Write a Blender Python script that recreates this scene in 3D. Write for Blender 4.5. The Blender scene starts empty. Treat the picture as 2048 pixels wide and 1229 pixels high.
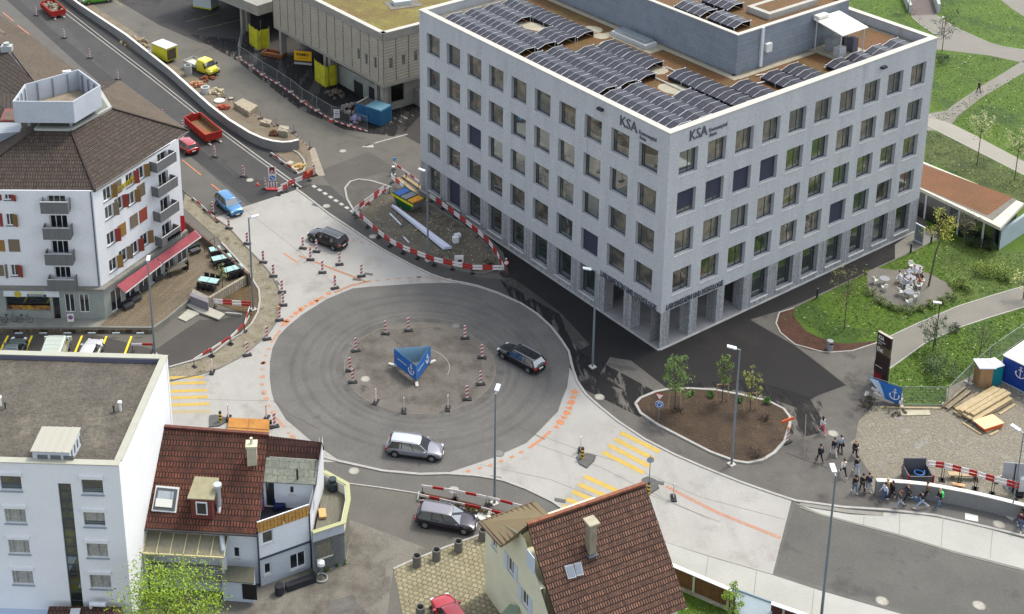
import bpy,bmesh,math,random
from mathutils import Vector,Matrix
R=math.radians
PI=math.pi
rnd=random.Random(7)
scene=bpy.context.scene
COL=scene.collection
CH,PITCH,ROLL,FPX,CX,CY=79.2097,0.3156093,-0.0304305,2772.854,659.706,-121.959
fw=Vector((0,math.cos(PITCH),-math.sin(PITCH)))
up=Vector((0,math.sin(PITCH),math.cos(PITCH)))
rt=Vector((1,0,0))
rt2=rt*math.cos(ROLL)+up*math.sin(ROLL)
up2=up*math.cos(ROLL)-rt*math.sin(ROLL)
cd=bpy.data.cameras.new("camera");cam=bpy.data.objects.new("camera",cd);COL.objects.link(cam)
cam.matrix_world=Matrix(((rt2 .x,up2 .x,-fw.x,0),(rt2 .y,up2 .y,-fw.y,0),(rt2 .z,up2 .z,-fw.z,CH),(0,0,0,1)))
cd.sensor_width=36.0;cd.lens=36.0*FPX/2048.0
cd.shift_x=(1024-CX)/2048.0;cd.shift_y=(CY-614.5)/2048.0
cd.clip_start=1.0;cd.clip_end=2000.0
scene.camera=cam
SUN_EL,SUN_AZ=R(57),R(55)
SUN_STR,SUN_ANG,SKY_STR,EXPO=1.1,10.0,0.15,1.35
w=bpy.data.worlds.new("World");scene.world=w;w.use_nodes=True
nt=w.node_tree;nt.nodes.clear()
sky=nt.nodes.new("ShaderNodeTexSky");sky.sky_type='NISHITA';sky.sun_disc=False
sky.sun_elevation=SUN_EL;sky.sun_rotation=SUN_AZ;sky.dust_density=2.5;sky.air_density=1.0;sky.ozone_density=1.0
bg=nt.nodes.new("ShaderNodeBackground");bg.inputs[1].default_value=SKY_STR
wo=nt.nodes.new("ShaderNodeOutputWorld")
hs=nt.nodes.new("ShaderNodeHueSaturation");hs.inputs["Saturation"].default_value=0.42
nt.links.new(sky.outputs[0],hs.inputs["Color"]);nt.links.new(hs.outputs[0],bg.inputs[0]);nt.links.new(bg.outputs[0],wo.inputs[0])
sl=bpy.data.lights.new("sun",'SUN');sl.energy=SUN_STR;sl.angle=R(SUN_ANG);sl.color=(1.0,0.92,0.79)
so=bpy.data.objects.new("sun",sl);COL.objects.link(so)
sd=Vector((math.sin(SUN_AZ)*math.cos(SUN_EL),math.cos(SUN_AZ)*math.cos(SUN_EL),math.sin(SUN_EL)))
so.rotation_euler=sd.to_track_quat('Z','Y').to_euler();so.location=(60,150,120)
scene.view_settings.view_transform='Standard';scene.view_settings.look='None'
scene.view_settings.exposure=EXPO;scene.view_settings.gamma=1.0
scene.view_settings.use_curve_mapping=False
def G(px,py,z=0.0):
 d=fw*FPX+rt2*(px-CX)-up2*(py-CY)
 t=(z-CH)/d.z
 return Vector((d.x*t,d.y*t,z))
def GP(pts,z=0.0):return[G(p[0],p[1],p[2]if len(p)>2 else z)for p in pts]
def FP(A,B,px,py):
 """photo point on the vertical plane through A and B -> (distance from A along AB, height)"""
 d=fw*FPX+rt2*(px-CX)-up2*(py-CY)
 u=Vector((B.x-A.x,B.y-A.y,0)).normalized();n=Vector((u.y,-u.x,0))
 t=(A.x*n.x+A.y*n.y)/(d.x*n.x+d.y*n.y)
 P=Vector((0,0,CH))+d*t
 return((P.x-A.x)*u.x+(P.y-A.y)*u.y,P.z)
def zc(s,ox,oy,pts):return[(ox+p[0]/s,oy+p[1]/s)for p in pts]
def lin(c):
 return tuple((x/255/12.92)if x/255<=0.04045 else((x/255+0.055)/1.055)**2.4 for x in c)
MATS={}
KM={}
for _k,_n in((.60,"concrete_road concrete_pavement joint_soft joint_soft2 kerb_stone kerb_weathered"),(.66,"asphalt_ring asphalt_centre asphalt_south faint_line"),(.52,"asphalt_old asphalt_patch asphalt_plaza asphalt_pale asphalt_isl dusty_boards asphalt_worn asphalt_carpark"),(.58,"asphalt_new asphalt_lane"),(.5,"asphalt_dark_band asphalt_side asphalt_se path_asphalt path_beige patio_gravel gravel gravel_island dirt_strip dusty_gravel_strip"),(.40,"asphalt_yard"),(.06,"asphalt_fresh_shade"),(.46,"mulch bark_mulch dry_bed"),(.47,"grass_ground grass_rough grass_rough2 tuft"),(.42,"roof_pebbles"),(.40,"hotel_tiles hotel_tiles_tan ridge_tiles"),(.36,"red_tiles red_tiles_old"),(.52,"gable_tiles ridge_orange ridge_red standing_seam"),(.60,"pavers deck_planks road_marking_yellow road_marking_orange road_marking_faded orange_mid orange_pale orange_worn yellow_faded"),(.62,"road_marking_white sedum_roof sedum_brown moss_roof roof_slabs roof_gravel_edge parapet_cap edge_cream dormer_roof fibre_slates veranda_roof deck_weathered timber_new timber_old plank_ochre form_ply lid_cream platform_white"),(.8,"awning_red platform_conc ledge pale_plate wing_wall wingwall wall_grey coping_white")):
 for _q in _n.split():KM[_q]=_k
def alb(c,k=0.8):return tuple(min(0.88,x*k)for x in lin(c))
def nd(nt,t,**kw):
 n=nt.nodes.new(t)
 for k,v in kw.items():setattr(n,k,v)
 return n
def mat(name,c,c2=None,sc=0.4,rough=0.85,bump=0.0,bsc=8.0,metal=0.0,spec=0.4,k=0.8,grain=0.0,gsc=6.0,stain=None,ssc=0.12,sth=0.55,coat=0.0,stretch=None):
 """noise-mottled surface: c mixed with c2 at scale sc, fine grain, optional dark or light stains"""
 if name in MATS:return MATS[name]
 k*=KM.get(name,1)
 m=bpy.data.materials.new(name);m.use_nodes=True;MATS[name]=m
 t=m.node_tree;b=t.nodes["Principled BSDF"]
 b.inputs["Roughness"].default_value=rough;b.inputs["Metallic"].default_value=metal
 b.inputs["Specular IOR Level"].default_value=spec
 if coat:b.inputs["Coat Weight"].default_value=coat;b.inputs["Coat Roughness"].default_value=0.05
 A=alb(c,k);
 if c2 is None and not grain and not stain and not bump:
  b.inputs["Base Color"].default_value=(*A,1);return m
 geo=nd(t,"ShaderNodeTexCoord");vec=geo.outputs["Object"]
 if stretch:
  mp=nd(t,"ShaderNodeMapping");mp.inputs["Rotation"].default_value=(0,0,stretch[0]);mp.inputs["Scale"].default_value=stretch[1]
  t.links.new(vec,mp.inputs[0]);vec=mp.outputs[0]
 cur=None
 B=alb(c2,k)if c2 else A
 n1=nd(t,"ShaderNodeTexNoise");n1 .inputs["Scale"].default_value=sc;n1 .inputs["Detail"].default_value=6;n1 .inputs["Roughness"].default_value=0.6
 t.links.new(vec,n1 .inputs["Vector"])
 r1=nd(t,"ShaderNodeValToRGB");r1 .color_ramp.elements[0].position=0.35;r1 .color_ramp.elements[1].position=0.65
 r1 .color_ramp.elements[0].color=(*A,1);r1 .color_ramp.elements[1].color=(*B,1)
 t.links.new(n1 .outputs["Fac"],r1 .inputs[0]);cur=r1 .outputs[0]
 if stain:
  n2=nd(t,"ShaderNodeTexNoise");n2 .inputs["Scale"].default_value=ssc;n2 .inputs["Detail"].default_value=8;n2 .inputs["Roughness"].default_value=0.68
  t.links.new(vec,n2 .inputs["Vector"])
  r2=nd(t,"ShaderNodeValToRGB");r2 .color_ramp.elements[0].position=sth;r2 .color_ramp.elements[1].position=sth+0.1
  t.links.new(n2 .outputs["Fac"],r2 .inputs[0])
  mx=nd(t,"ShaderNodeMixRGB");mx.inputs[2].default_value=(*alb(stain,k),1)
  t.links.new(r2 .outputs[0],mx.inputs[0]);t.links.new(cur,mx.inputs[1]);cur=mx.outputs[0]
 if grain:
  n3=nd(t,"ShaderNodeTexNoise");n3 .inputs["Scale"].default_value=gsc;n3 .inputs["Detail"].default_value=3;n3 .inputs["Roughness"].default_value=0.8
  t.links.new(geo.outputs["Object"],n3 .inputs["Vector"])
  r3=nd(t,"ShaderNodeMapRange");r3 .inputs[1].default_value=0.3;r3 .inputs[2].default_value=0.7
  r3 .inputs[3].default_value=1-grain;r3 .inputs[4].default_value=1+grain
  t.links.new(n3 .outputs["Fac"],r3 .inputs[0])
  mx=nd(t,"ShaderNodeMixRGB",blend_type='MULTIPLY');mx.inputs[0].default_value=1
  t.links.new(cur,mx.inputs[1]);t.links.new(r3 .outputs[0],mx.inputs[2]);cur=mx.outputs[0]
 t.links.new(cur,b.inputs["Base Color"])
 if bump:
  n4=nd(t,"ShaderNodeTexNoise");n4 .inputs["Scale"].default_value=bsc;n4 .inputs["Detail"].default_value=4
  t.links.new(geo.outputs["Object"],n4 .inputs["Vector"])
  bp=nd(t,"ShaderNodeBump");bp.inputs["Strength"].default_value=bump;bp.inputs["Distance"].default_value=0.1
  t.links.new(n4 .outputs["Fac"],bp.inputs["Height"]);t.links.new(bp.outputs[0],b.inputs["Normal"])
 return m
def brickmat(name,c1,c2,mortar,bw,bh,msz=0.02,rot=0.0,rough=0.8,k=0.8,uv=False,bump=0.3,moss=None,msc=0.5,mth=0.5,offset=0.5,spec=0.3):
 if name in MATS:return MATS[name]
 k*=KM.get(name,1)
 m=bpy.data.materials.new(name);m.use_nodes=True;MATS[name]=m
 t=m.node_tree;b=t.nodes["Principled BSDF"];b.inputs["Roughness"].default_value=rough;b.inputs["Specular IOR Level"].default_value=spec
 if uv:vec=nd(t,"ShaderNodeUVMap").outputs[0];tc=nd(t,"ShaderNodeTexCoord")
 else:
  tc=nd(t,"ShaderNodeTexCoord");mp=nd(t,"ShaderNodeMapping");mp.inputs["Rotation"].default_value=(0,0,rot)
  t.links.new(tc.outputs["Object"],mp.inputs[0]);vec=mp.outputs[0]
 br=nd(t,"ShaderNodeTexBrick");br.offset=offset
 br.inputs["Color1"].default_value=(*alb(c1,k),1);br.inputs["Color2"].default_value=(*alb(c2,k),1);br.inputs["Mortar"].default_value=(*alb(mortar,k),1)
 br.inputs["Scale"].default_value=1.0;br.inputs["Mortar Size"].default_value=msz;br.inputs["Brick Width"].default_value=bw;br.inputs["Row Height"].default_value=bh
 br.inputs["Bias"].default_value=0.0
 t.links.new(vec,br.inputs["Vector"]);cur=br.outputs["Color"]
 n2=nd(t,"ShaderNodeTexNoise");n2 .inputs["Scale"].default_value=msc;n2 .inputs["Detail"].default_value=7;n2 .inputs["Roughness"].default_value=0.7
 t.links.new(tc.outputs["Object"],n2 .inputs["Vector"])
 if moss:
  r2=nd(t,"ShaderNodeValToRGB");r2 .color_ramp.elements[0].position=mth;r2 .color_ramp.elements[1].position=mth+0.15
  t.links.new(n2 .outputs["Fac"],r2 .inputs[0])
  mx=nd(t,"ShaderNodeMixRGB",blend_type='MULTIPLY');mx.inputs[2].default_value=(*[min(1,x)for x in moss],1)
  t.links.new(r2 .outputs[0],mx.inputs[0]);t.links.new(cur,mx.inputs[1]);cur=mx.outputs[0]
 n3=nd(t,"ShaderNodeTexNoise");n3 .inputs["Scale"].default_value=5;n3 .inputs["Detail"].default_value=3
 t.links.new(tc.outputs["Object"],n3 .inputs["Vector"])
 r3=nd(t,"ShaderNodeMapRange");r3 .inputs[1].default_value=0.3;r3 .inputs[2].default_value=0.7;r3 .inputs[3].default_value=0.75;r3 .inputs[4].default_value=1.25
 t.links.new(n3 .outputs["Fac"],r3 .inputs[0])
 mx=nd(t,"ShaderNodeMixRGB",blend_type='MULTIPLY');mx.inputs[0].default_value=1
 t.links.new(cur,mx.inputs[1]);t.links.new(r3 .outputs[0],mx.inputs[2]);t.links.new(mx.outputs[0],b.inputs["Base Color"])
 bp=nd(t,"ShaderNodeBump");bp.inputs["Strength"].default_value=bump;bp.inputs["Distance"].default_value=0.05;bp.invert=True
 t.links.new(br.outputs["Fac"],bp.inputs["Height"]);t.links.new(bp.outputs[0],b.inputs["Normal"])
 return m
def tilemat(name,c1,c2,dark,bw=0.3,bh=0.36,k=0.8,moss=None,msc=0.35,mth=0.48):
 """roof tiles: rows step in height (saw-tooth bump and a dark line under each row), columns slightly rounded"""
 m=brickmat(name,c1,c2,dark,bw,bh,0.035,uv=True,k=k,moss=moss,msc=msc,mth=mth,bump=0.6)
 t=m.node_tree;b=t.nodes["Principled BSDF"]
 uv=nd(t,"ShaderNodeUVMap");sp=nd(t,"ShaderNodeSeparateXYZ");t.links.new(uv.outputs[0],sp.inputs[0])
 def mth_(op,a,v=None):
  n=nd(t,"ShaderNodeMath",operation=op);t.links.new(a,n.inputs[0])
  if v is not None:n.inputs[1].default_value=v
  return n.outputs[0]
 fr=mth_('FRACT',mth_('DIVIDE',sp.outputs[1],bh))
 sn=mth_('SINE',mth_('MULTIPLY',sp.outputs[0],2*PI/bw));sn=mth_('MULTIPLY',sn,0.35)
 sm=nd(t,"ShaderNodeMath",operation='SUBTRACT');t.links.new(sn,sm.inputs[0]);t.links.new(fr,sm.inputs[1])
 bp=nd(t,"ShaderNodeBump");bp.inputs["Strength"].default_value=0.9;bp.inputs["Distance"].default_value=0.06
 t.links.new(sm.outputs[0],bp.inputs["Height"]);t.links.new(bp.outputs[0],b.inputs["Normal"])
 return m
def glassmat(name,c=(38,44,44),refl=0.35,rough=0.03,c2=None):
 if name in MATS:return MATS[name]
 m=bpy.data.materials.new(name);m.use_nodes=True;MATS[name]=m
 t=m.node_tree;b=t.nodes["Principled BSDF"];b.inputs["Base Color"].default_value=(*alb(c),1);b.inputs["Roughness"].default_value=0.3
 if c2:
  tc=nd(t,"ShaderNodeTexCoord");n=nd(t,"ShaderNodeTexNoise");n.inputs["Scale"].default_value=0.9;n.inputs["Detail"].default_value=5
  r=nd(t,"ShaderNodeValToRGB");r.color_ramp.elements[0].position=0.45;r.color_ramp.elements[1].position=0.62
  r.color_ramp.elements[0].color=(*alb(c),1);r.color_ramp.elements[1].color=(*alb(c2),1)
  t.links.new(tc.outputs["Object"],n.inputs["Vector"]);t.links.new(n.outputs["Fac"],r.inputs[0]);t.links.new(r.outputs[0],b.inputs["Base Color"])
 g=nd(t,"ShaderNodeBsdfGlossy");g.inputs["Roughness"].default_value=rough;g.inputs["Color"].default_value=(0.8,0.85,0.85,1)
 mx=nd(t,"ShaderNodeMixShader");mx.inputs[0].default_value=refl
 t.links.new(b.outputs[0],mx.inputs[1]);t.links.new(g.outputs[0],mx.inputs[2]);t.links.new(mx.outputs[0],t.nodes["Material Output"].inputs[0])
 return m
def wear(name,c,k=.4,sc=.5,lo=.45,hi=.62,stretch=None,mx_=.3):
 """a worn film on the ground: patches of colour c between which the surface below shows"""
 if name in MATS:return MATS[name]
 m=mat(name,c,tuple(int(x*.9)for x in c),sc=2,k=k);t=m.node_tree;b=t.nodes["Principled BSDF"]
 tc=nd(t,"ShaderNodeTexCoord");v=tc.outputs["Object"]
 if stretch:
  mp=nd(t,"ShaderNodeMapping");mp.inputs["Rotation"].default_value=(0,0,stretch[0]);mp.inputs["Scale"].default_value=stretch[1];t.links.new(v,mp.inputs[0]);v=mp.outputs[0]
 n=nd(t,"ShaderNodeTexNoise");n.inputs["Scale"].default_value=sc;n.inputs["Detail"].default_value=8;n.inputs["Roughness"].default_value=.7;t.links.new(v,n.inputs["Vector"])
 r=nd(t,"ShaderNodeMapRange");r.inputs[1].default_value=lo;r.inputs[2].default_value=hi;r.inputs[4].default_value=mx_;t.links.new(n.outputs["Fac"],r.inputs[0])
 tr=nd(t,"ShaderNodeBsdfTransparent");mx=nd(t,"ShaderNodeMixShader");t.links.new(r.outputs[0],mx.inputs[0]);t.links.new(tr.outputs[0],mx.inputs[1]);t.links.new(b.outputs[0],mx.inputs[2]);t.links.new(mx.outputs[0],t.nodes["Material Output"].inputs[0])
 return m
def leafmat(name,c,c2):
 if name in MATS:return MATS[name]
 m=mat(name,c,c2,sc=1.1,rough=0.6,k=0.8,grain=0.25,gsc=9)
 m.node_tree.nodes["Principled BSDF"].inputs["Transmission Weight"].default_value=0.0
 return m
def P(name,r,g,b,rough=0.5,metal=0.0,coat=0.0):return mat(name,(r,g,b),rough=rough,metal=metal,coat=coat)
def tag(o,label=None,cat=None,group=None,kind=None):
 if label:o["label"]=label
 if cat:o["category"]=cat
 if group:o["group"]=group
 if kind:o["kind"]=kind
 return o
def thing(name,loc,rz=0.0,label=None,cat=None,group=None):
 o=bpy.data.objects.new(name,None);o.empty_display_size=0.2;COL.objects.link(o)
 o.location=loc;o.rotation_euler=(0,0,rz);return tag(o,label,cat,group)
def copy_tree(o,parent=None):
 c=o.copy();COL.objects.link(c);c.parent=parent
 for ch in list(o.children):copy_tree(ch,c)
 return c
def org(o):return o.location.copy()if o is not None and o.parent is None else(org(o.parent)+o.location if o is not None else Vector((0,0,0)))
class MB:
 """collects faces; build() links them as ONE mesh object"""
 def __init__(s):s.v=[];s.f=[];s.uv={}
 def face(s,pts,uv=None):
  i=len(s.v);s.v+=[Vector(p)for p in pts];s.f.append(tuple(range(i,i+len(pts))))
  if uv:s.uv[len(s.f)-1]=uv
  return s
 def box(s,c,size,rz=0.0,M=None):
  x,y,z=size[0]/2,size[1]/2,size[2]/2;c=Vector(c)
  Rm=M if M is not None else Matrix.Rotation(rz,3,'Z')
  p=[c+Rm@Vector(q)for q in((-x,-y,-z),(x,-y,-z),(x,y,-z),(-x,y,-z),(-x,-y,z),(x,-y,z),(x,y,z),(-x,y,z))]
  i=len(s.v);s.v+=p
  s.f+=[tuple(i+k for k in q)for q in((3,2,1,0),(4,5,6,7),(0,1,5,4),(1,2,6,5),(2,3,7,6),(3,0,4,7))];return s
 def taper(s,c,sb,st,h,rz=0.0,off=(0,0)):
  Rm=Matrix.Rotation(rz,3,'Z');c=Vector(c);p=[]
  for sz,z,o in((sb,0,(0,0)),(st,h,off)):
   x,y=sz[0]/2,sz[1]/2
   p+=[c+Rm@Vector((a+o[0],b_+o[1],z))for a,b_ in((-x,-y),(x,-y),(x,y),(-x,y))]
  i=len(s.v);s.v+=p
  s.f+=[tuple(i+k for k in q)for q in((3,2,1,0),(4,5,6,7),(0,1,5,4),(1,2,6,5),(2,3,7,6),(3,0,4,7))];return s
 def prism(s,poly,z0,z1,bottom=True):
  n=len(poly);i=len(s.v)
  z0s=z0 if isinstance(z0,(list,tuple))else[z0]*n;z1s=z1 if isinstance(z1,(list,tuple))else[z1]*n
  a=sum(poly[k][0]*poly[(k+1)%n][1]-poly[(k+1)%n][0]*poly[k][1]for k in range(n))
  idx=list(range(n))if a>0 else list(range(n-1,-1,-1))
  s.v+=[Vector((poly[k][0],poly[k][1],z0s[k]))for k in idx]+[Vector((poly[k][0],poly[k][1],z1s[k]))for k in idx]
  if bottom:s.f.append(tuple(i+k for k in range(n-1,-1,-1)))
  s.f.append(tuple(i+n+k for k in range(n)))
  for k in range(n):s.f.append((i+k,i+(k+1)%n,i+n+(k+1)%n,i+n+k))
  return s
 def bar(s,a,b,w,h=None,upv=(0,0,1)):
  a=Vector(a);b=Vector(b);h=w if h is None else h;d=b-a;L=d.length
  if L<1e-6:return s
  d.normalize();u=Vector(upv)
  if abs(d.dot(u))>0.98:u=Vector((0,1,0))
  sx=d.cross(u).normalized();uu=sx.cross(d).normalized()
  M=Matrix((d,sx,uu)).transposed();return s.box((a+b)/2,(L,w,h),M=M)
 def tube(s,pts,r,n=8,caps=True):
  rs=r if isinstance(r,(list,tuple))else[r]*len(pts);pts=[Vector(p)for p in pts];i0=len(s.v);prev=None
  for k,p in enumerate(pts):
   d=(pts[min(k+1,len(pts)-1)]-pts[max(k-1,0)]).normalized()
   a=Vector((0,0,1))if abs(d.z)<0.9 else Vector((1,0,0))
   if prev is not None:a=prev
   sx=(a-d*a.dot(d)).normalized();prev=sx;sy=d.cross(sx)
   for j in range(n):
    t=2*PI*j/n;s.v.append(p+(sx*math.cos(t)+sy*math.sin(t))*rs[k])
  for k in range(len(pts)-1):
   for j in range(n):
    a=i0+k*n+j;b=i0+k*n+(j+1)%n;s.f.append((a,b,b+n,a+n))
  if caps:
   s.f.append(tuple(i0+j for j in range(n-1,-1,-1)));e=i0+(len(pts)-1)*n;s.f.append(tuple(e+j for j in range(n)))
  return s
 def cyl(s,c,r,h,n=16,r2=None):return s.tube([c,(c[0],c[1],c[2]+h)],[r,r if r2 is None else r2],n)
 def disc(s,c,r,n=24,sx=1.0,sy=1.0,rz=0.0):
  return s.face([(c[0]+r*(sx*math.cos(2*PI*k/n)*math.cos(rz)-sy*math.sin(2*PI*k/n)*math.sin(rz)),c[1]+r*(sx*math.cos(2*PI*k/n)*math.sin(rz)+sy*math.sin(2*PI*k/n)*math.cos(rz)),c[2])for k in range(n)])
 def ribbon(s,pts,w,z=None,th=None):
  """a band of width w along a line; th gives it real thickness"""
  pts=[Vector((p[0],p[1],z if z is not None else p[2]))for p in pts];L=[];Rr=[]
  for k,p in enumerate(pts):
   d=(pts[min(k+1,len(pts)-1)]-pts[max(k-1,0)]);d.z=0;d.normalize();n=Vector((-d.y,d.x,0))
   L.append(p+n*w/2);Rr.append(p-n*w/2)
  for k in range(len(pts)-1):
   if th is None:s.face([Rr[k],Rr[k+1],L[k+1],L[k]])
   else:
    t=Vector((0,0,th));i=len(s.v)
    s.v+=[Rr[k],Rr[k+1],L[k+1],L[k],Rr[k]+t,Rr[k+1]+t,L[k+1]+t,L[k]+t]
    s.f+=[(i+4,i+5,i+6,i+7),(i,i+1,i+5,i+4),(i+2,i+3,i+7,i+6)]
    if k==0:s.f.append((i+3,i,i+4,i+7))
    if k==len(pts)-2:s.f.append((i+1,i+2,i+6,i+5))
  return s
 def slope(s,pts,th=0.12):
  """roof plane a,b (eave) c,d (ridge): uv in metres, with thickness"""
  p=[Vector(q)for q in pts];u=(p[1]-p[0]).normalized();n=(p[1]-p[0]).cross(p[2]-p[0]).normalized()
  if n.z<0:n=-n
  v=n.cross(u).normalized();
  if v.z<0:v=-v
  uv=[((q-p[0]).dot(u),(q-p[0]).dot(v))for q in p]
  s.face(p,uv);lo=[q-n*th for q in p]
  for k in range(len(p)):
   j=(k+1)%len(p);s.face([p[k],lo[k],lo[j],p[j]])
  s.face(lo[::-1]);return s
 def build(s,name,m,parent=None,smooth=False,local=False):
  me=bpy.data.meshes.new(name);o=org(parent)if(parent is not None and not local)else Vector((0,0,0))
  me.from_pydata([v-o for v in s.v],[],s.f);me.materials.append(m)
  if s.uv:
   ul=me.uv_layers.new(name="UVMap")
   for fi,uv in s.uv.items():
    pl=me.polygons[fi]
    for k,li in enumerate(pl.loop_indices):ul.data[li].uv=uv[k]
  if smooth:
   for pl in me.polygons:pl.use_smooth=True
  ob=bpy.data.objects.new(name,me);COL.objects.link(ob)
  if parent is not None:ob.parent=parent
  return ob
def _parts(s,name,m,parent=None,local=False,smooth=False):
 """every connected piece becomes an object of its own"""
 p=list(range(len(s.v)))
 def f(a):
  while p[a]!=a:p[a]=p[p[a]];a=p[a]
  return a
 for q in s.f:
  for k in q[1:]:p[f(k)]=f(q[0])
 g={}
 for q in s.f:g.setdefault(f(q[0]),[]).append(q)
 out=[]
 for fs in g.values():
  m2=MB();ids=sorted({k for q in fs for k in q});mp={k:i for i,k in enumerate(ids)}
  m2 .v=[s.v[k]for k in ids];m2 .f=[tuple(mp[k]for k in q)for q in fs];out.append(m2 .build(name,m,parent,smooth=smooth,local=local))
 return out
MB.parts=_parts
def solo(mb,name,m,label,cat,group=None,loc=None):
 """a thing that is one mesh, with its origin at its base"""
 loc=Vector(loc)if loc is not None else Vector((sum(v.x for v in mb.v)/len(mb.v),sum(v.y for v in mb.v)/len(mb.v),min(v.z for v in mb.v)))
 mb.v=[v-loc for v in mb.v];o=mb.build(name,m);o.location=loc;return tag(o,label,cat,group)
def struct(name,mb,m):return tag(mb.build(name,m),kind='structure')
def text_mesh(txt,size,m,name,parent,M,extrude=0.03,font_shear=0.0,spacing=1.0,bold=0.0,width=None):
 cu=bpy.data.curves.new(name,'FONT');cu.body=txt;cu.size=size;cu.extrude=extrude;cu.shear=font_shear;cu.space_character=spacing;cu.offset=bold
 cu.resolution_u=2
 ob=bpy.data.objects.new(name+"_tmp",cu);COL.objects.link(ob)
 dg=bpy.context.evaluated_depsgraph_get();me=bpy.data.meshes.new_from_object(ob.evaluated_get(dg));me.name=name
 bpy.data.objects.remove(ob);bpy.data.curves.remove(cu)
 if width:
  xs=[v.co.x for v in me.vertices];f=width/(max(xs)-min(xs));x0=min(xs)
  for v in me.vertices:v.co.x=(v.co.x-x0)*f
 o0=org(parent)
 me.transform(Matrix.Translation(-o0)@M);me.materials.clear();me.materials.append(m)
 o=bpy.data.objects.new(name,me);COL.objects.link(o);o.parent=parent;return o
def planeM(A,B,u,z,out=0.02):
 """matrix that puts text on the vertical plane A->B, reading along AB, standing out by `out` to the right of AB"""
 d=Vector((B.x-A.x,B.y-A.y,0)).normalized();n=Vector((d.y,-d.x,0));p=Vector((A.x,A.y,0))+d*u+n*out;p.z=z
 return Matrix(((d.x,0,n.x,p.x),(d.y,0,n.y,p.y),(0,1,0,p.z),(0,0,0,1)))
def wall(mb,A,B,z0,z1,holes=(),th=0.4,top=None):
 """wall slab A->B (outside to the right of AB) with rectangular holes (u0,u1,za,zb)"""
 d=Vector((B.x-A.x,B.y-A.y,0));L=d.length;d.normalize();n=Vector((d.y,-d.x,0));A=Vector((A.x,A.y,0))
 us=sorted(set([0,L]+[min(max(h[k],0),L)for h in holes for k in(0,1)]));zs=sorted(set([z0,z1]+[h[k]for h in holes for k in(2,3)if z0<h[k]<z1]))
 def solid(u,z):return not any(h[0]<u<h[1]and h[2]<z<h[3]for h in holes)
 nu,nz=len(us)-1,len(zs)-1
 S=[[solid((us[i]+us[i+1])/2,(zs[j]+zs[j+1])/2)for j in range(nz)]for i in range(nu)]
 def pt(u,z,o):p=A+d*u-n*o;return(p.x,p.y,z)
 def sol(i,j):return 0<=i<nu and 0<=j<nz and S[i][j]
 for i in range(nu):
  for j in range(nz):
   if not S[i][j]:continue
   a,b,c,e=us[i],us[i+1],zs[j],zs[j+1]
   mb.face([pt(a,c,0),pt(b,c,0),pt(b,e,0),pt(a,e,0)]);mb.face([pt(b,c,th),pt(a,c,th),pt(a,e,th),pt(b,e,th)])
   if i>0 and not sol(i-1,j):mb.face([pt(a,c,th),pt(a,c,0),pt(a,e,0),pt(a,e,th)])
   if i<nu-1 and not sol(i+1,j):mb.face([pt(b,c,0),pt(b,c,th),pt(b,e,th),pt(b,e,0)])
   if not sol(i,j-1):mb.face([pt(a,c,th),pt(b,c,th),pt(b,c,0),pt(a,c,0)])
   if not sol(i,j+1):mb.face([pt(a,e,0),pt(b,e,0),pt(b,e,th),pt(a,e,th)])
 return mb
def wbox(mb,A,B,u0,u1,z0,z1,o0,o1):
 """box on wall plane A->B between distances u0,u1 and heights z0,z1, from o0 to o1 outwards (negative = inwards)"""
 d=Vector((B.x-A.x,B.y-A.y,0)).normalized();n=Vector((d.y,-d.x,0))
 c=Vector((A.x,A.y,0))+d*(u0+u1)/2+n*(o0+o1)/2;c.z=(z0+z1)/2
 M=Matrix((d,n,Vector((0,0,1)))).transposed();return mb.box(c,(abs(u1-u0),abs(o1-o0),abs(z1-z0)),M=M)
def window(root,A,B,h,frame,glass,inset=0.25,fw_=0.07,mull=(),sill=None,blind=None,bfrac=1.0,rails=(),sill_out=0.06,name="window",label=None):
 """window part with frame, its pane as a sub-part, optional sill and blind"""
 u0,u1,z0,z1=h;m=MB();o0,o1=-inset-0.06,-inset
 wbox(m,A,B,u0,u0+fw_,z0,z1,o0,o1);wbox(m,A,B,u1-fw_,u1,z0,z1,o0,o1)
 wbox(m,A,B,u0+fw_,u1-fw_,z0,z0+fw_,o0,o1);wbox(m,A,B,u0+fw_,u1-fw_,z1-fw_,z1,o0,o1)
 for q in mull:wbox(m,A,B,u0+q*(u1-u0)-fw_/2,u0+q*(u1-u0)+fw_/2,z0+fw_,z1-fw_,o0,o1-0.005)
 for q in rails:wbox(m,A,B,u0+fw_,u1-fw_,z0+q*(z1-z0)-fw_/2,z0+q*(z1-z0)+fw_/2,o0,o1-0.008)
 w=m.build(name,frame,root)
 if label:w["label"]=label
 wbox(MB(),A,B,0,1,0,1,0,1)
 g=MB();wbox(g,A,B,u0+fw_*0.5,u1-fw_*0.5,z0+fw_*0.5,z1-fw_*0.5,o0+0.012,o0+0.03);g.build("pane",glass,w)
 if sill is not None:
  s=MB();wbox(s,A,B,u0-0.08,u1+0.08,z0-0.09,z0-0.003,-inset,sill_out);s.build("sill",sill,w)
 if blind is not None:
  s=MB();wbox(s,A,B,u0+0.02,u1-0.02,z1-(z1-z0)*bfrac+0.02,z1-0.01,o1+0.02,o1+0.05);s.build("blind",blind,w)
 return w
def hole(A,B,tl,br):
 a=FP(A,B,*tl);b=FP(A,B,*br);return(min(a[0],b[0]),max(a[0],b[0]),min(a[1],b[1]),max(a[1],b[1]))
def ordinal(n):return['first','second','third','fourth','fifth','sixth','seventh','eighth','ninth','tenth','eleventh','twelfth','thirteenth','fourteenth'][n]
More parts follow.
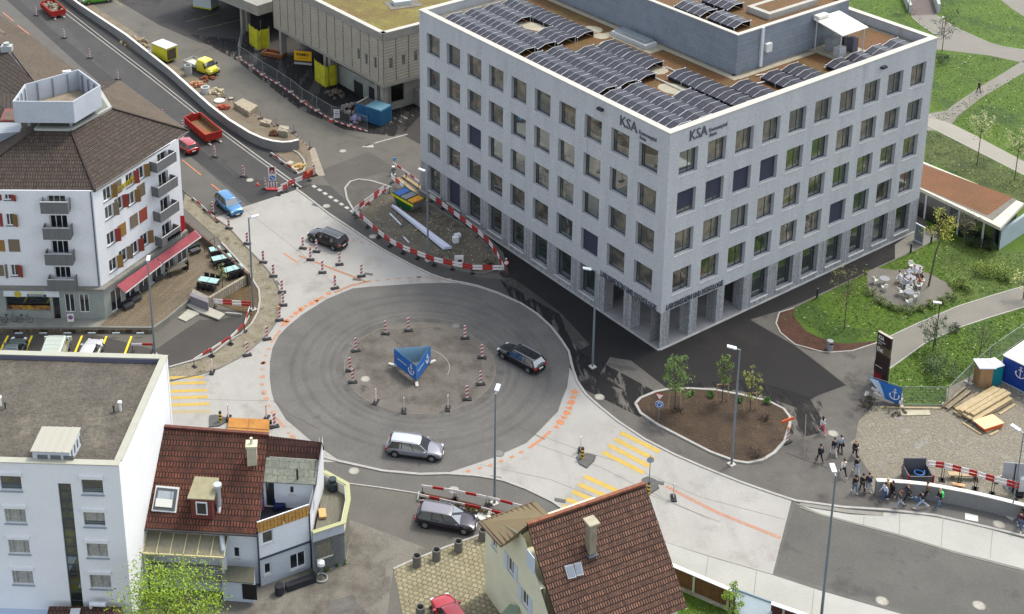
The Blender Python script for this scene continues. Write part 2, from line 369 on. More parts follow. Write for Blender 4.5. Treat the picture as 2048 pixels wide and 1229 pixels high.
# GROUND
asph=mat("asphalt_old",(124,121,112),(136,132,122),sc=0.25,grain=0.22,gsc=7,stain=(100,97,90),ssc=0.18,sth=0.6)
asph_ring=mat("asphalt_ring",(112,110,106),(126,124,119),sc=0.3,grain=0.2,gsc=7,stain=(92,90,87),ssc=0.3,sth=0.66)
asph_ctr=mat("asphalt_centre",(118,111,103),(132,127,118),sc=0.35,grain=0.2,gsc=7,stain=(88,80,72),ssc=0.4,sth=0.58)
asph_new=mat("asphalt_new",(88,87,86),(98,97,94),sc=0.4,grain=0.25,gsc=8,stain=(76,75,74),ssc=0.3,sth=0.6)
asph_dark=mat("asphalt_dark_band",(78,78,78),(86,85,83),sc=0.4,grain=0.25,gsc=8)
asph_black=mat("asphalt_fresh_shade",(92,88,90),(112,106,108),sc=0.35,grain=0.3,gsc=8,stain=(150,144,138),ssc=0.16,sth=0.56)  # fresh asphalt, its near-black colour also holding part of the lab's shade
asph_plaza=mat("asphalt_plaza",(112,108,103),(134,130,122),sc=0.25,grain=0.2,gsc=7,stain=(74,72,70),ssc=0.16,sth=0.56)
asph_yard=mat("asphalt_yard",(80,78,76),(94,90,86),sc=0.3,grain=0.25,gsc=7,stain=(52,51,50),ssc=0.2,sth=0.55)
conc=mat("concrete_road",(196,194,187),(206,204,197),sc=0.3,grain=0.09,gsc=7,stain=(184,181,172),ssc=0.25,sth=0.55)
conc_se=mat("concrete_pavement",(203,203,193),(213,213,204),sc=0.3,grain=0.07,gsc=7)
kerbm=mat("kerb_stone",(214,212,204),(196,194,186),sc=2,grain=0.1,gsc=12)
kerb_gray=mat("kerb_weathered",(150,147,140),(132,130,124),sc=2,grain=0.15,gsc=12)
gravel=mat("gravel",(176,168,148),(160,153,134),sc=0.5,grain=0.4,gsc=5,stain=(188,184,172),ssc=0.5,sth=0.55,bump=0.6,bsc=6)
gravel_isl=mat("gravel_island",(142,134,116),(122,114,97),sc=0.5,grain=0.4,gsc=5,stain=(92,82,66),ssc=0.3,sth=0.55,bump=0.6,bsc=6)
dirt=mat("dirt_strip",(172,160,136),(148,132,108),sc=0.5,grain=0.35,gsc=5,bump=0.5,bsc=5)
strip_stone=mat("dusty_gravel_strip",(188,180,158),(160,150,122),sc=0.9,grain=0.35,gsc=6,stain=(118,105,76),ssc=0.7,sth=0.56,bump=0.5,bsc=6)
mulch=mat("mulch",(104,82,58),(80,62,44),sc=0.8,grain=0.5,gsc=6,bump=0.9,bsc=5,stain=(126,108,84),ssc=1.2,sth=0.58)
mulch_red=mat("bark_mulch",(112,68,42),(84,50,32),sc=1.2,grain=0.5,gsc=6,bump=0.9,bsc=5)
grassm=mat("grass_ground",(92,128,12),(108,144,20),sc=0.25,grain=0.35,gsc=3.5,bump=0.7,bsc=3,stain=(74,110,20),ssc=0.12,sth=0.52,rough=0.9)
grass_rough=mat("grass_rough",(96,112,48),(112,128,58),sc=0.4,grain=0.4,gsc=3.5,bump=0.8,bsc=3,stain=(74,92,36),ssc=0.3,sth=0.5,rough=0.9)
pathm=mat("path_asphalt",(166,162,150),(174,170,158),sc=0.4,grain=0.12,gsc=7)
path_beige=mat("path_beige",(196,190,174),(203,198,184),sc=0.4,grain=0.08,gsc=7)
patiom=mat("patio_gravel",(148,143,132),(160,155,144),sc=0.6,grain=0.25,gsc=7)
whitem=mat("road_marking_white",(226,224,214),(206,204,196),sc=3,rough=0.7)
yellowm=mat("road_marking_yellow",(238,200,84),(226,196,104),sc=1.5,rough=0.7,grain=0.12,gsc=4)
orangem=mat("road_marking_orange",(238,142,84),(226,160,116),sc=2.0,rough=0.7,grain=0.15,gsc=5)
oldor=mat("road_marking_faded",(214,158,122),(208,172,142),sc=2.0,rough=0.7,grain=0.15,gsc=5)
paverm=brickmat("pavers",(192,182,146),(170,162,130),(138,130,104),0.42,0.42,0.05,rot=0.45,bump=0.4,moss=(0.82,0.8,0.76),msc=0.4)
g=MB();g.face([(-450,-200,0),(450,-200,0),(450,700,0),(-450,700,0)]);struct("ground",g,asph)
LV=0.004
def sheet(name,pts,m,lv,zz=None):
 b=MB();b.face([Vector((p.x,p.y,(zz if zz is not None else lv*LV)))for p in GP(pts)])
 if b.f and(b.v[1]-b.v[0]).cross(b.v[2]-b.v[1]).z<0:pass
 a=sum(b.v[k].x*b.v[(k+1)%len(b.v)].y-b.v[(k+1)%len(b.v)].x*b.v[k].y for k in range(len(b.v)))
 if a<0:b.f=[tuple(reversed(b.f[0]))]
 return struct(name,b,m)
sheet("road",[(-120,-60),(100,-60),(385,205),(470,268),(575,345),(625,369),(593,380),(486,415),(400,424),(300,350),(150,190),(-60,20)],asph_new,1)
sheet("old_lane",[(-200,-60),(-10,-20),(180,150),(400,330),(495,412),(440,432),(400,408),(340,352),(150,210),(-100,40)],mat("asphalt_lane",(112,109,103),(122,119,112),sc=0.3,grain=0.2,gsc=7),2)
sheet("dark_lane_band",[(-40,-60),(30,-8),(106,61),(228,159),(400,298),(486,354),(560,368),(626,370),(592,381),(505,409),(400,328),(180,150),(-10,-20)],asph_dark,3)
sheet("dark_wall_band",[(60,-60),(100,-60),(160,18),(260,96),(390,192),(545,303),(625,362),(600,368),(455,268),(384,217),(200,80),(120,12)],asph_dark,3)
sheet("yard",[(200,-80),(233,0),(317,50),(400,86),(473,105),(587,204),(679,256),(740,268),(805,270),(860,300),(900,300),(1100,-80)],asph_yard,1)
sheet("repair_patch",[(637,343),(690,322),(737,304),(787,334),(860,398),(845,405),(800,378),(744,363),(716,359),(690,372),(660,372)],mat("asphalt_patch",(108,105,99),(118,114,107),sc=0.3,grain=0.2,gsc=7),1)
sheet("dirt_strip",[(150,12),(178,4),(208,26),(258,58),(300,88),(322,118),(390,152),(470,206),(545,246),(600,280),(622,300),(640,345),(618,352),(604,345),(595,350),(540,310),(570,300),(520,285),(430,235),(260,110)],dirt,2)
sheet("board_lane",[(617,296),(630,296),(650,352),(634,352)],mat("dusty_boards",(206,196,172),(190,180,158),sc=1,grain=0.15),3)
kl=[(593,379),(620,399),(655.6,427),(700.7,457),(765,500),(820,529.7),(862,549.8),(894,561),(926,566.5),(955,573),(995.6,586.9),(1042,608),(1074,629),(1101,653.5),(1122.6,681),(1137.4,704),(1145.9,740),(1155,765),(1172,790),(1200,815),(1236,844),(1290,880),(1350,911),(1410,937),(1480,965),(1545,988),(1595,1004)]
sheet("pavement",kl+[(1640,1010),(1700,1017),(1764,1024),(1764,990),(1745,985),(1738,944),(1715,900),(1714,860),(1740,820),(1800,812),(1800,760),(1779,738),(1760,690),(1700,705),(1640,705),(1590,690),(1555,650),(1620,599),(1755,536),(1880,470),(1870,420),(1700,400),(1300,400),(860,340),(790,340),(720,358),(670,372),(626,370)],asph_plaza,2)
sheet("side_pavement",kl[:14]+[(1120,640),(1090,600),(1020,560),(960,556),(870,530),(800,495),(745,460),(708,430),(690,400),(660,372),(626,370)],mat("asphalt_side",(92,90,87),(102,100,96),sc=0.4,grain=0.2,gsc=7),3)
sheet("fresh_shaded_pavement",[(850,385),(905,420),(960,458),(1006,505),(1018,550),(1060,585),(1120,632),(1150,690),(1165,735),(1215,770),(1280,790),(1340,775),(1440,775),(1520,790),(1590,815),(1640,790),(1692,771),(1640,730),(1590,692),(1548,668),(1500,640),(1560,622),(1640,590),(1755,534),(1821,505),(1874,478),(1840,455),(1500,420),(1300,420),(860,340)],asph_black,4)
sheet("worn_strip",[(1010,560),(1040,566),(1120,625),(1180,690),(1160,700),(1110,655),(1060,610)],mat("asphalt_worn",(92,88,84),(76,73,70),sc=0.9,grain=0.25,stain=(116,112,104),ssc=0.5,sth=0.55),5)
sheet("worn_strip",[(1220,715),(1262,722),(1350,790),(1280,800),(1200,750)],asph_plaza,5)
sheet("concrete_road",[(593,380),(486,415),(430,436),(458,455),(479.5,480),(503,505.8),(520,523),(539.6,546.6),(554.7,570),(561,591.7),(561,617.5),(552.5,645.4),(537.5,667),(507.4,694.8),(475,718.5),(438.7,737.8),(400,750),(338,765),(250,780),(250,900),(420,915),(640,925),(700,925),(840,952),(894,948.5),(947,951.7),(989,958),(1010,963),(1053,979),(1104.5,1003.8),(1150,1024),(1329,1085),(1417,1113),(1545,1150),(1583,1002)]+kl[::-1][1:],conc,6)
ring=[(602,631.5),(573,656),(556.8,673.3),(545,697),(539.6,725),(539.6,758.7),(543,785),(548,801.6),(572,840),(615,876.8),(650,902.6),(677,921),(720,932),(765,941),(800,946),(840,949),(894,947),(940,932),(989,915.7),(1008,907),(1052.8,887),(1077,863.9),(1116,823.7),(1124.7,798),(1134,777),(1138,750),(1139.5,726),(1134,704),(1122.6,683),(1101,655),(1074,631),(1042,610),(995.6,589),(955,575.5),(915,567),(880,566.5),(840,567.6),(750,573.4),(705,577.7),(653.5,599)]
sheet("roundabout",ring,asph_ring,7)
RC=Vector((7.24,111.85,0))
b=MB();b.disc((RC.x,RC.y,8*LV),7.0,64);struct("roundabout_island",b,asph_ctr)
b=MB();b.ribbon([(RC.x+7.1*math.cos(2*PI*k/72),RC.y+7.1*math.sin(2*PI*k/72))for k in range(73)],0.1,9*LV);struct("island_edge_line",b,mat("faint_line",(150,146,132),(122,118,108),sc=1.2))
b=MB();b.ribbon([(RC.x-0.3+3.1*math.cos(R(a)),RC.y-0.2+3.1*math.sin(R(a)))for a in range(-25,75,6)],0.07,10*LV);struct("chalk_line",b,mat("chalk",(170,164,152),(134,128,118),sc=2))
crk=mat("joint_dark",(96,93,86),(82,80,76),sc=3)
b=MB()
for L in([(470,405),(600,505),(700,600)],[(520,540),(560,560)],[(300,790),(420,800),(548,803)],[(1084,873),(1170,905),(1240,925),(1400,995),(1570,1040)],[(1075,890),(1200,935),(1300,985),(1420,1040)],[(1297,990),(1350,1010),(1440,1045)],[(600,380),(700,470)],[(960,930),(1100,960),(1240,1015)],[(1329,1085),(1417,1113),(1545,1150),(1636,1180)]):
 b.ribbon(GP(L),0.05,7.4*LV)
struct("concrete_joints",b,mat("joint_soft",(158,155,146),(140,137,130),sc=2))
b=MB()
for L in([(920,584),(960,600),(1000,625),(1035,655),(1070,690),(1090,720),(1095,740)],[(740,655),(790,680),(810,700)],[(745,740),(790,790)],[(850,745),(930,790),(985,815)],[(548,803),(580,830),(640,860)],[(1000,845),(1050,860),(1090,880)],[(120,70),(232,162),(400,298),(470,350)],[(1300,810),(1420,850)],[(1570,905),(1660,938)],[(1612,830),(1608,930)]):
 P_=GP(L);b.ribbon(P_,0.09,9.4*LV)
struct("asphalt_cracks",b,crk)
sheet("south_pavement",[(640,908),(680,925),(720,934),(765,944),(840,951),(894,949),(947,952),(989,959),(1053,980),(1126,1020),(1200,1052),(1329,1087),(1345,1135),(1200,1080),(1000,1020),(840,985),(690,966),(640,940)],mat("asphalt_south",(112,110,105),(120,118,112),sc=0.3,grain=0.18,gsc=7),3)
sheet("se_road",[(1583,1002),(1545,1150),(1636,1180),(1810,1230),(2250,1350),(2250,1215),(2048,1143),(1904.6,1106),(1795,1072),(1642,1031)],mat("asphalt_se",(124,123,116),(136,135,127),sc=0.3,grain=0.18,gsc=7,stain=(108,107,102),ssc=0.25,sth=0.55),5)
sheet("se_pavement",[(1300,1076),(1417,1114),(1545,1151),(1636,1181),(1810,1231),(2250,1352),(2250,1480),(1700,1300),(1548,1212),(1465,1186),(1342,1140),(1290,1120)],conc_se,8)
sheet("bus_platform",[(1585,1005),(1620,1017),(1700,1030),(1764.5,1033),(1767,1026),(1839,1031),(1904.6,1041),(1948,1051),(2048,1079),(2250,1140),(2250,1200),(2048,1139),(1904.6,1102),(1795,1069),(1642,1029)],conc_se,9)
sheet("footway",[(1764,1024),(1773,1021),(1870,1032),(1948,1049),(2048,1073),(2250,1130),(2250,1090),(2048,1035),(1948,1013),(1883,1000),(1817,991),(1751,988),(1745,1000)],asph_ring,10)
b=MB()
for L in([(1728,1032),(1727,1052)],[(1800,1026),(1798,1070)],[(1886,1040),(1882,1096)],[(1985,1062),(1980,1118)],[(1417,1113),(1411,1152)],[(1513,1142),(1507,1198)],[(1628,1180),(1622,1240)]):
 b.ribbon(GP(L),0.04,10.4*LV)
struct("pavement_joints",b,mat("joint_soft2",(168,166,156),(158,156,146),sc=2))
sheet("car_park",[(-60,640),(180,668),(230,680),(310,700),(400,640),(440,640),(500,620),(505,660),(430,706),(338,736),(338,765),(-60,780)],mat("asphalt_carpark",(88,84,80),(98,94,88),sc=0.3,grain=0.2,gsc=7),3)
sheet("driveway",[(640,1120),(700,1040),(780,1070),(860,1100),(820,1124),(787,1140),(770,1260),(500,1300),(500,1180)],mat("asphalt_pale",(160,155,142),(148,142,130),sc=0.4,grain=0.2,gsc=6,stain=(128,122,112),ssc=0.3,sth=0.52),3)
sheet("drive_patch",[(656,1205),(706.5,1190),(721.8,1218),(667,1234)],asph_ring,5)
sheet("paved_yard",[(787,1139),(820,1124),(890,1096),(960,1071),(1100,1060),(1100,1300),(820,1300)],paverm,6)
sheet("gravel_strip",[(370,388),(395,405),(430,436),(458,455),(479.5,480),(503,505.8),(520,523),(539.6,546.6),(554.7,570),(561,591.7),(561,617.5),(552.5,645.4),(537.5,667),(507.4,694.8),(475,718.5),(438.7,737.8),(400,750),(338,763),(338,738),(400,720),(428,707.5),(453.7,687),(481.6,670),(503,650),(516,626),(520,602),(518,581),(506,561),(490,535),(471,514),(440,482),(365,415)],strip_stone,7)
sheet("planting_bed",[(412,600),(440,578),(497,552),(507,562),(518,582),(520,602),(516,626),(503,650),(481,670),(453,687),(428,706),(418,700),(432,694),(464,676),(492,648),(498,632),(470,622),(430,606)],mat("dry_bed",(136,112,74),(112,92,58),sc=0.8,grain=0.4,gsc=5,bump=0.6,bsc=5),8)
sheet("gravel_yard",[(1700,885),(1711,878.7),(1717,842.7),(1738.5,821.6),(1747,813),(1800,815),(1893,813),(1893,775),(1960,735),(2048,690),(2300,560),(2300,1080),(2048,1012),(1978,993),(1900,978),(1810,966),(1754,962),(1747,990),(1738,944),(1712,905)],gravel,5)
sheet("lawn",[(1874,480),(1821,505),(1755,536),(1640,592),(1587,617),(1556,630),(1552,647),(1560.7,666),(1590,689.5),(1640,703),(1704.6,702),(1751,687),(1831.6,649),(1916,613),(1980,593),(2041,575),(2300,490),(2300,-250),(1500,-250),(1600,0),(1700,200),(1820,400)],grassm,3)
sheet("lawn",[(1779,739),(1853,685.5),(1916,657),(1980,636),(2048,616),(2300,540),(2300,600),(2048,700),(1960,742),(1893,778),(1893,812),(1805,811),(1778,790),(1765,765)],grassm,6)
sheet("rough_grass",[(1850,330),(1853,260),(1900,275),(1980,318),(2048,356),(2200,440),(2200,520),(2048,420),(1950,365),(1880,330)],grass_rough,4)
sheet("rough_grass",[(1900,560),(1870,520),(1880,480),(1990,500),(2048,505),(2120,540),(2041,572),(1980,590),(1905,612),(1880,610)],mat("grass_rough2",(96,128,34),(116,142,48),sc=0.4,grain=0.4,gsc=3.5,bump=0.8,bsc=3),4)
sheet("mulch_bed",[(1558.5,627),(1587,617.5),(1588,634),(1611,662),(1640,676.8),(1673,687),(1700,688),(1751,683),(1751,687),(1704.6,702),(1662,705),(1620,701),(1590,689.5),(1560.7,666),(1552,647)],mulch_red,8)
sheet("path",[(1760,690),(1751,687),(1831.6,649),(1916,613),(1980,593),(2041,575),(2300,490),(2300,540),(2048,615),(1980,635.5),(1916,656.7),(1853,685),(1779,739),(1770,760),(1750,740)],pathm,7)
sheet("path",[(1815,10),(1823,34),(1842,51),(1874,72),(1872,100),(1884.5,100.5),(1979.7,112),(2041,125),(2001,150),(1958.5,175.6),(1905.6,211.6),(1893,222),(1859,227.5),(1850,262),(1903,262),(1903.5,248.6),(1916,232.8),(1958.5,199),(2048,146),(2200,70),(2200,120),(2048,100.5),(2011.5,95),(1979.7,86.8),(1927,63.5),(1895,46.5),(1874,32),(1862,10)],pathm,7)
sheet("path",[(1840,218),(1878,240),(1908,250.6),(1958.5,276),(2048,323.6),(2250,430),(2250,465),(2048,351),(1855,252.7),(1840,246)],path_beige,9)
sheet("path",[(1960,-60),(2001,0),(2022,17),(2048,34),(2200,110),(2200,-60)],pathm,7)
sheet("access_path",[(1831,462),(1875,462),(1874,480),(1821,507),(1790,520),(1790,490)],pathm,5)
patio_px=[(1734,543.5),(1755,537),(1789,541),(1831.6,538),(1863,550),(1893,566.8),(1905.6,581.6),(1899,594),(1874,607),(1831.6,617.5),(1800,619.7),(1768,611),(1742.7,590),(1734,571)]
sheet("patio",patio_px,patiom,8)
sheet("garden",[(1290,1120),(1342,1142),(1465,1188),(1548,1214),(1700,1310),(1500,1400),(1200,1400),(1100,1250)],grassm,9)
isl=[(709,425),(717,430),(753.7,461.8),(800,488.6),(852,519),(897,535),(941.7,546),(968.6,547.7),(993.6,540.5),(999,529.8),(986.5,506.5),(950.7,469),(906,438.5),(861,409.8),(830,391),(784.5,376),(743.7,363.5),(718,360),(700.7,364.6),(690,377.5),(694,399)]
b=MB();b.prism([(p.x,p.y)for p in GP(isl)],0.0,0.08,bottom=False);struct("gravel_island",b,gravel_isl)
b=MB();b.face([(p.x,p.y,0.085)for p in GP([(690,378),(701,365.5),(718,361),(744,364.5),(784,377),(800,384),(770,392),(735,412),(713,425),(709,424),(695,399)][::-1])]);struct("island_asphalt",b,mat("asphalt_isl",(122,118,110),(104,100,92),sc=0.5,grain=0.2))
def kerb(name,pts,w,h,m,closed=False,z=0.0):
 P_=GP(pts+([pts[0]]if closed else[]));b=MB();b.ribbon(P_,w,z,th=h);return struct(name,b,m)
kerb("island_kerb",isl[:16],0.18,0.12,kerb_gray);kerb("island_kerb",isl[15:]+isl[:1],0.22,0.12,kerbm)
bed=[(1270.8,808.9),(1281,798),(1311,785.6),(1338.5,780),(1378.7,779),(1431.6,782),(1484.5,792),(1537,804.6),(1567,819.5),(1579.7,836),(1579.7,851),(1569,885),(1548,908),(1524.7,922),(1495,928),(1469.7,924),(1421,906),(1368,878.7),(1315,851),(1281,828)]
bp_=GP(bed);cb=sum(bp_,Vector())/len(bp_)
b=MB();n=len(bp_)
rings_=[[Vector((cb.x+(p.x-cb.x)*f,cb.y+(p.y-cb.y)*f,h))for p in bp_]for f,h in((1,0.10),(0.85,0.16),(0.6,0.3),(0.3,0.36))]
for a in range(3):
 for k in range(n):b.face([rings_[a][k],rings_[a+1][k],rings_[a+1][(k+1)%n],rings_[a][(k+1)%n]][::-1]if False else[rings_[a][(k+1)%n],rings_[a][k],rings_[a+1][k],rings_[a+1][(k+1)%n]][::-1])
b.face(rings_[3]);o=struct("mulch_island",b,mulch)
bm=bmesh.new();bm.from_mesh(o.data);bmesh.ops.recalc_face_normals(bm,faces=bm.faces);bm.normal_update()
if bm.faces[0].normal.z<0:bmesh.ops.reverse_faces(bm,faces=bm.faces)
bm.to_mesh(o.data);bm.free()
kerb("island_kerb",bed,0.24,0.14,kerbm,closed=True)
kerb("kerb",kl,0.22,0.1,kerbm)
kerb("kerb",[(640,914),(679,924),(720,933),(765,943),(840,950),(894,948.5),(947,951.7),(989,958),(1010,963),(1053,979),(1104.5,1003.8),(1126.4,1019),(1200,1045),(1329,1085)],0.25,0.1,kerbm)
kerb("kerb",[(690,967),(760,976),(838,988)],0.12,0.06,kerbm)
kerb("kerb",[(360,375),(400,410),(430,437),(458,456),(479.5,480),(503,505.8),(520,523),(539.6,546.6),(554.7,570),(561,591.7),(561,617.5),(552.5,645.4),(537.5,667),(507.4,694.8),(475,718.5),(438.7,737.8),(400,750),(338,763)],0.13,0.08,kerb_gray)
kerb("kerb",[(443,486.4),(471,516.5),(492,540),(506,561.6),(518,581),(520,602),(516,626),(503,649.7),(481.6,669),(453.7,686),(428,706.6),(400,718.5),(338.6,736)],0.2,0.12,kerbm)
kerb("kerb",[(428,706),(418,700),(432,694),(464,676),(492,648),(499,632)],0.1,0.12,kerbm)
kerb("kerb",[(1595,1004),(1620,1007),(1685.7,1016),(1773,1021.5),(1869.6,1032.5),(1948,1050),(2048,1074),(2250,1135)],0.22,0.12,kerbm)
kerb("kerb",[(1600,1015),(1642,1030.5),(1795,1070.5),(1904.6,1104.5),(2048,1141.7),(2250,1205)],0.22,0.05,mat("kerb_dark",(128,127,118),(118,117,108),sc=2))
kerb("kerb",[(1600,1009),(1690,1023),(1766,1030)],0.42,0.05,mat("kerb_grey_band",(140,137,128),(126,124,116),sc=2))
kerb("kerb",[(1587,617),(1558.5,626),(1552,647),(1560.7,666),(1590,689.5),(1640,703.5),(1662,705.5),(1704.6,702.5),(1751,687.5),(1831.6,649.5),(1916,613.5),(1980,593.5),(2041,575.5),(2300,491)],0.13,0.06,kerbm)
kerb("kerb",[(1779,738.5),(1853,685),(1916,656.7),(1980,635.5),(2048,615),(2300,540)],0.13,0.06,kerbm)
kerb("kerb",[(1587,617),(1620,599),(1755,536),(1821,505),(1874,479)],0.1,0.04,kerb_gray)
kerb("kerb",[(1855,252.7),(2048,351),(2250,465)],0.12,0.05,kerbm)
kerb("kerb",[(1823,34),(1842,51),(1874,72)],0.12,0.05,kerbm);kerb("kerb",[(1874,32),(1895,46.5),(1927,63.5),(1979.7,86.8),(2011.5,95),(2048,100.5)],0.12,0.05,kerbm)
kerb("kerb",[(787,1139),(820,1124),(890,1096),(965,1069)],0.18,0.07,kerbm)
kerb("kerb",[(580,298),(597,308),(607,320),(612,333),(606,344),(595,349)],0.2,0.12,kerbm)
kerb("kerb",[(542,306.6),(570,327),(597,347)],0.2,0.12,kerbm)
def dashes(name,segs,w,m,lv):
 b=MB()
 for L in segs:b.ribbon(GP(L),w,lv*LV)
 return struct(name,b,m)
dashes("lane_lines",[[(85,-8),(200,80),(300,156),(385,224),(445,268),(520,323),(596,377)],[(92,-12),(206,77),(306,153),(391,221),(451,265),(526,320),(603,375)]],0.14,whitem,5)
dashes("give_way_dashes",[[(625.5+k*10.9,371.5+k*7.1),(631.5+k*10.9,375.5+k*7.1)]for k in range(8)],0.42,whitem,5)
dashes("arrow_marking",[[(815,269),(770,281),(730,293)]],0.22,whitem,5)
b=MB();b.face([Vector((p.x,p.y,5*LV))for p in GP([(722,295),(745,287),(758,283),(746,289),(748,295.5)])]);struct("arrow_head_marking",b,whitem)
dashes("parking_lines",[[(777,241),(789,249)],[(786,235),(804,246)],[(801,231),(820,241)],[(816,226),(834,237)],[(829,222),(845,231)]],0.16,whitem,5)
dashes("yard_lines",[[(372,44),(425,30),(440,25)],[(396,60),(440,50),(480,40)],[(230,3),(245,12)]],0.12,mat("old_yellow_line",(170,160,110),(130,122,90),sc=2),5)
dashes("parking_lines",[[(16,672),(2,700)],[(64,672),(52,700)],[(164,672),(150,706)],[(213,673),(199,708)],[(263,673),(249,710)]],0.2,mat("marking_parking",(240,214,40),rough=0.7),5)
dashes("lane_dashes",[[(5,25),(27,43)],[(35,51),(59,70)],[(365,321),(402,351)],[(422.6,369),(441,383)],[(566.5,507),(596.6,527)]],0.18,orangem,8)
dashes("crossing_stripes",[[(310,757),(408,755)],[(310,769),(411,766)],[(310,784.5),(414,781.5)],[(310,798),(416,794.5)],[(310,812),(419,808.5)]],0.42,yellowm,8)
dashes("crossing_stripe_faded",[[(310,826),(421,823)]],0.4,mat("yellow_faded",(214,196,140),(204,190,150),sc=1.5),8)
dashes("crossing_stripes",[[(1241,866),(1320,905)],[(1229.5,878.5),(1309,920)],[(1217,891),(1299,934)],[(1205,905),(1288,947)],[(1169,953.5),(1255,992)],[(1157,969),(1240,1006)],[(1145,983.5),(1225,1019)],[(1133,998.5),(1215,1035)],[(1124,1012.5),(1195,1045)]],0.5,yellowm,8)
def blobs(name,pts,m,lv,s=0.36):
 b=MB()
 for k,p in enumerate(pts):
  c=G(*p);a=k*1.7
  n_=3 if k%2 else 5
  b.face([(c.x+s*(0.8+0.4*((j*7+k)%3)/2)*math.cos(a+2*PI*j/n_),c.y+s*(0.8+0.3*((j*5+k)%2))*math.sin(a+2*PI*j/n_),lv*LV)for j in range(n_)])
 return struct(name,b,m)
cA=lambda L:zc(4.655,400,480,L)
blobs("give_way_triangles",cA([(1200,505),(1140,540),(1090,560),(1085,575),(1035,595),(985,620),(940,645),(930,660),(895,685),(850,720),(810,755),(770,795),(800,770)]),orangem,8)
cB=lambda L:zc(4.655,400,720,L)
blobs("give_way_triangles",cB([(585,30),(580,90),(580,160),(582,230),(595,300),(598,325),(615,365),(640,430),(680,490),(820,685),(865,720)]),oldor,8,0.3)
blobs("give_way_triangles",cA([(640,1020),(612,1080),(595,1150)]),oldor,8,0.28)
dashes("kerb_dabs",[cA([(745,845),(705,900),(660,960)]),cB([(705,540),(745,585),(790,630)])],0.3,oldor,8)
dashes("kerb_dabs",[cA([(1630+98*k,382-8*k),(1670+98*k,378-8*k)])for k in range(5)]+[[(833+20*k,555+1.2*k),(843+20*k,555.6+1.2*k)]for k in range(4)]+[[(703,480),(709,482.5)],[(720,484.5),(727,487.5)],[(737,489),(743,491)]],0.22,oldor,8)
dashes("splitter_lines",[cA([(1250,495),(1400,430),(1590,385)]),cA([(920,150),(1050,200),(1250,280),(1400,335),(1540,392)])],0.3,mat("orange_worn",(206,146,104),(196,158,128),sc=2,grain=0.2),8)
cC=lambda L:zc(4.726,820,720,L)
blobs("give_way_triangles",cC([(1560,310),(1545,360),(1525,405),(1510,455),(1480,505),(1455,550),(1415,595),(1380,635)]),orangem,8,0.4)
dashes("kerb_dabs",[cC([(1330,675),(1240,755),(1120,840)])]+[cC([(x-18,y+10),(x+18,y-8)])for x,y in[(1050,875),(965,920),(860,960),(760,995),(660,1025),(550,1055)]],0.28,mat("orange_mid",(230,150,106),(216,164,130),sc=2),8)
dashes("splitter_lines",[zc(4.569,1220,960,[(510,60),(720,170),(1000,310),(1250,410),(1560,535)])],0.34,mat("orange_pale",(222,160,130),(206,170,150),sc=3,grain=0.2),8)
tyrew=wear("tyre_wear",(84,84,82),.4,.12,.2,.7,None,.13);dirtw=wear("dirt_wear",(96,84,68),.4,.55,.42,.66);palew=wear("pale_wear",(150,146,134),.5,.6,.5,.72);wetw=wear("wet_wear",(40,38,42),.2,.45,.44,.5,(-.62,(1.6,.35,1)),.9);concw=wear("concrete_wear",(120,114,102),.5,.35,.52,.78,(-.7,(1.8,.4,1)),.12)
def arc(r,a0,a1,w,m,lv,nm,c=RC):
 b=MB();b.ribbon([(c.x+r*math.cos(R(a)),c.y+r*math.sin(R(a)))for a in range(a0,a1+1,4)],w,lv*LV);return struct(nm,b,m)
for r_,w_ in((9.2,.5),(10.9,.5),(12.1,.45),(8.4,.35)):arc(r_,0,360,w_,tyrew,8.6,"tyre_marks")
arc(7.5,0,360,.8,dirtw,8.8,"tyre_marks");arc(10.0,0,360,.7,palew,8.7,"tyre_marks")
def film(nm,pts,m,lv):return sheet(nm,pts,m,lv)
film("dirt_film",[(700,690),(760,660),(880,655),(960,700),(968,780),(900,820),(760,800)],dirtw,9.8)
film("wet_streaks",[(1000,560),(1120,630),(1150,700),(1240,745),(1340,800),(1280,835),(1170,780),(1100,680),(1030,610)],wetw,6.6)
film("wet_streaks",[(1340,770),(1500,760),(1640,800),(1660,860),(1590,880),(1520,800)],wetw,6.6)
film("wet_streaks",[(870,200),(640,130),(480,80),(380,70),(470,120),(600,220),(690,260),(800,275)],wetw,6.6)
film("worn_film",[(480,130),(620,200),(720,270),(840,320),(840,380),(700,350),(600,260),(420,150)],palew,6.8)
film("dirt_film",[(640,1120),(700,1040),(780,1080),(760,1229),(560,1229)],dirtw,6.8)
film("dirt_film",[(1600,800),(1740,820),(1710,900),(1750,980),(1600,990),(1500,950)],palew,6.8)
film("tyre_marks",[(1590,1010),(1640,1035),(2048,1150),(2250,1220),(2250,1330),(1810,1225),(1550,1145)],tyrew,6.2)
film("tyre_marks",[(60,-30),(90,-20),(590,375),(500,405),(300,250)],tyrew,6.2)
for P_ in([(600,385),(690,460),(800,530),(880,560),(700,560),(560,460),(500,415)],[(1150,800),(1240,860),(1420,945),(1580,1010),(1550,1140),(1330,1080),(1120,1010),(1000,950),(1100,870)],[(345,770),(430,745),(530,700),(535,800),(640,900),(430,860),(345,850)]):film("concrete_stains",P_,concw,9.6)
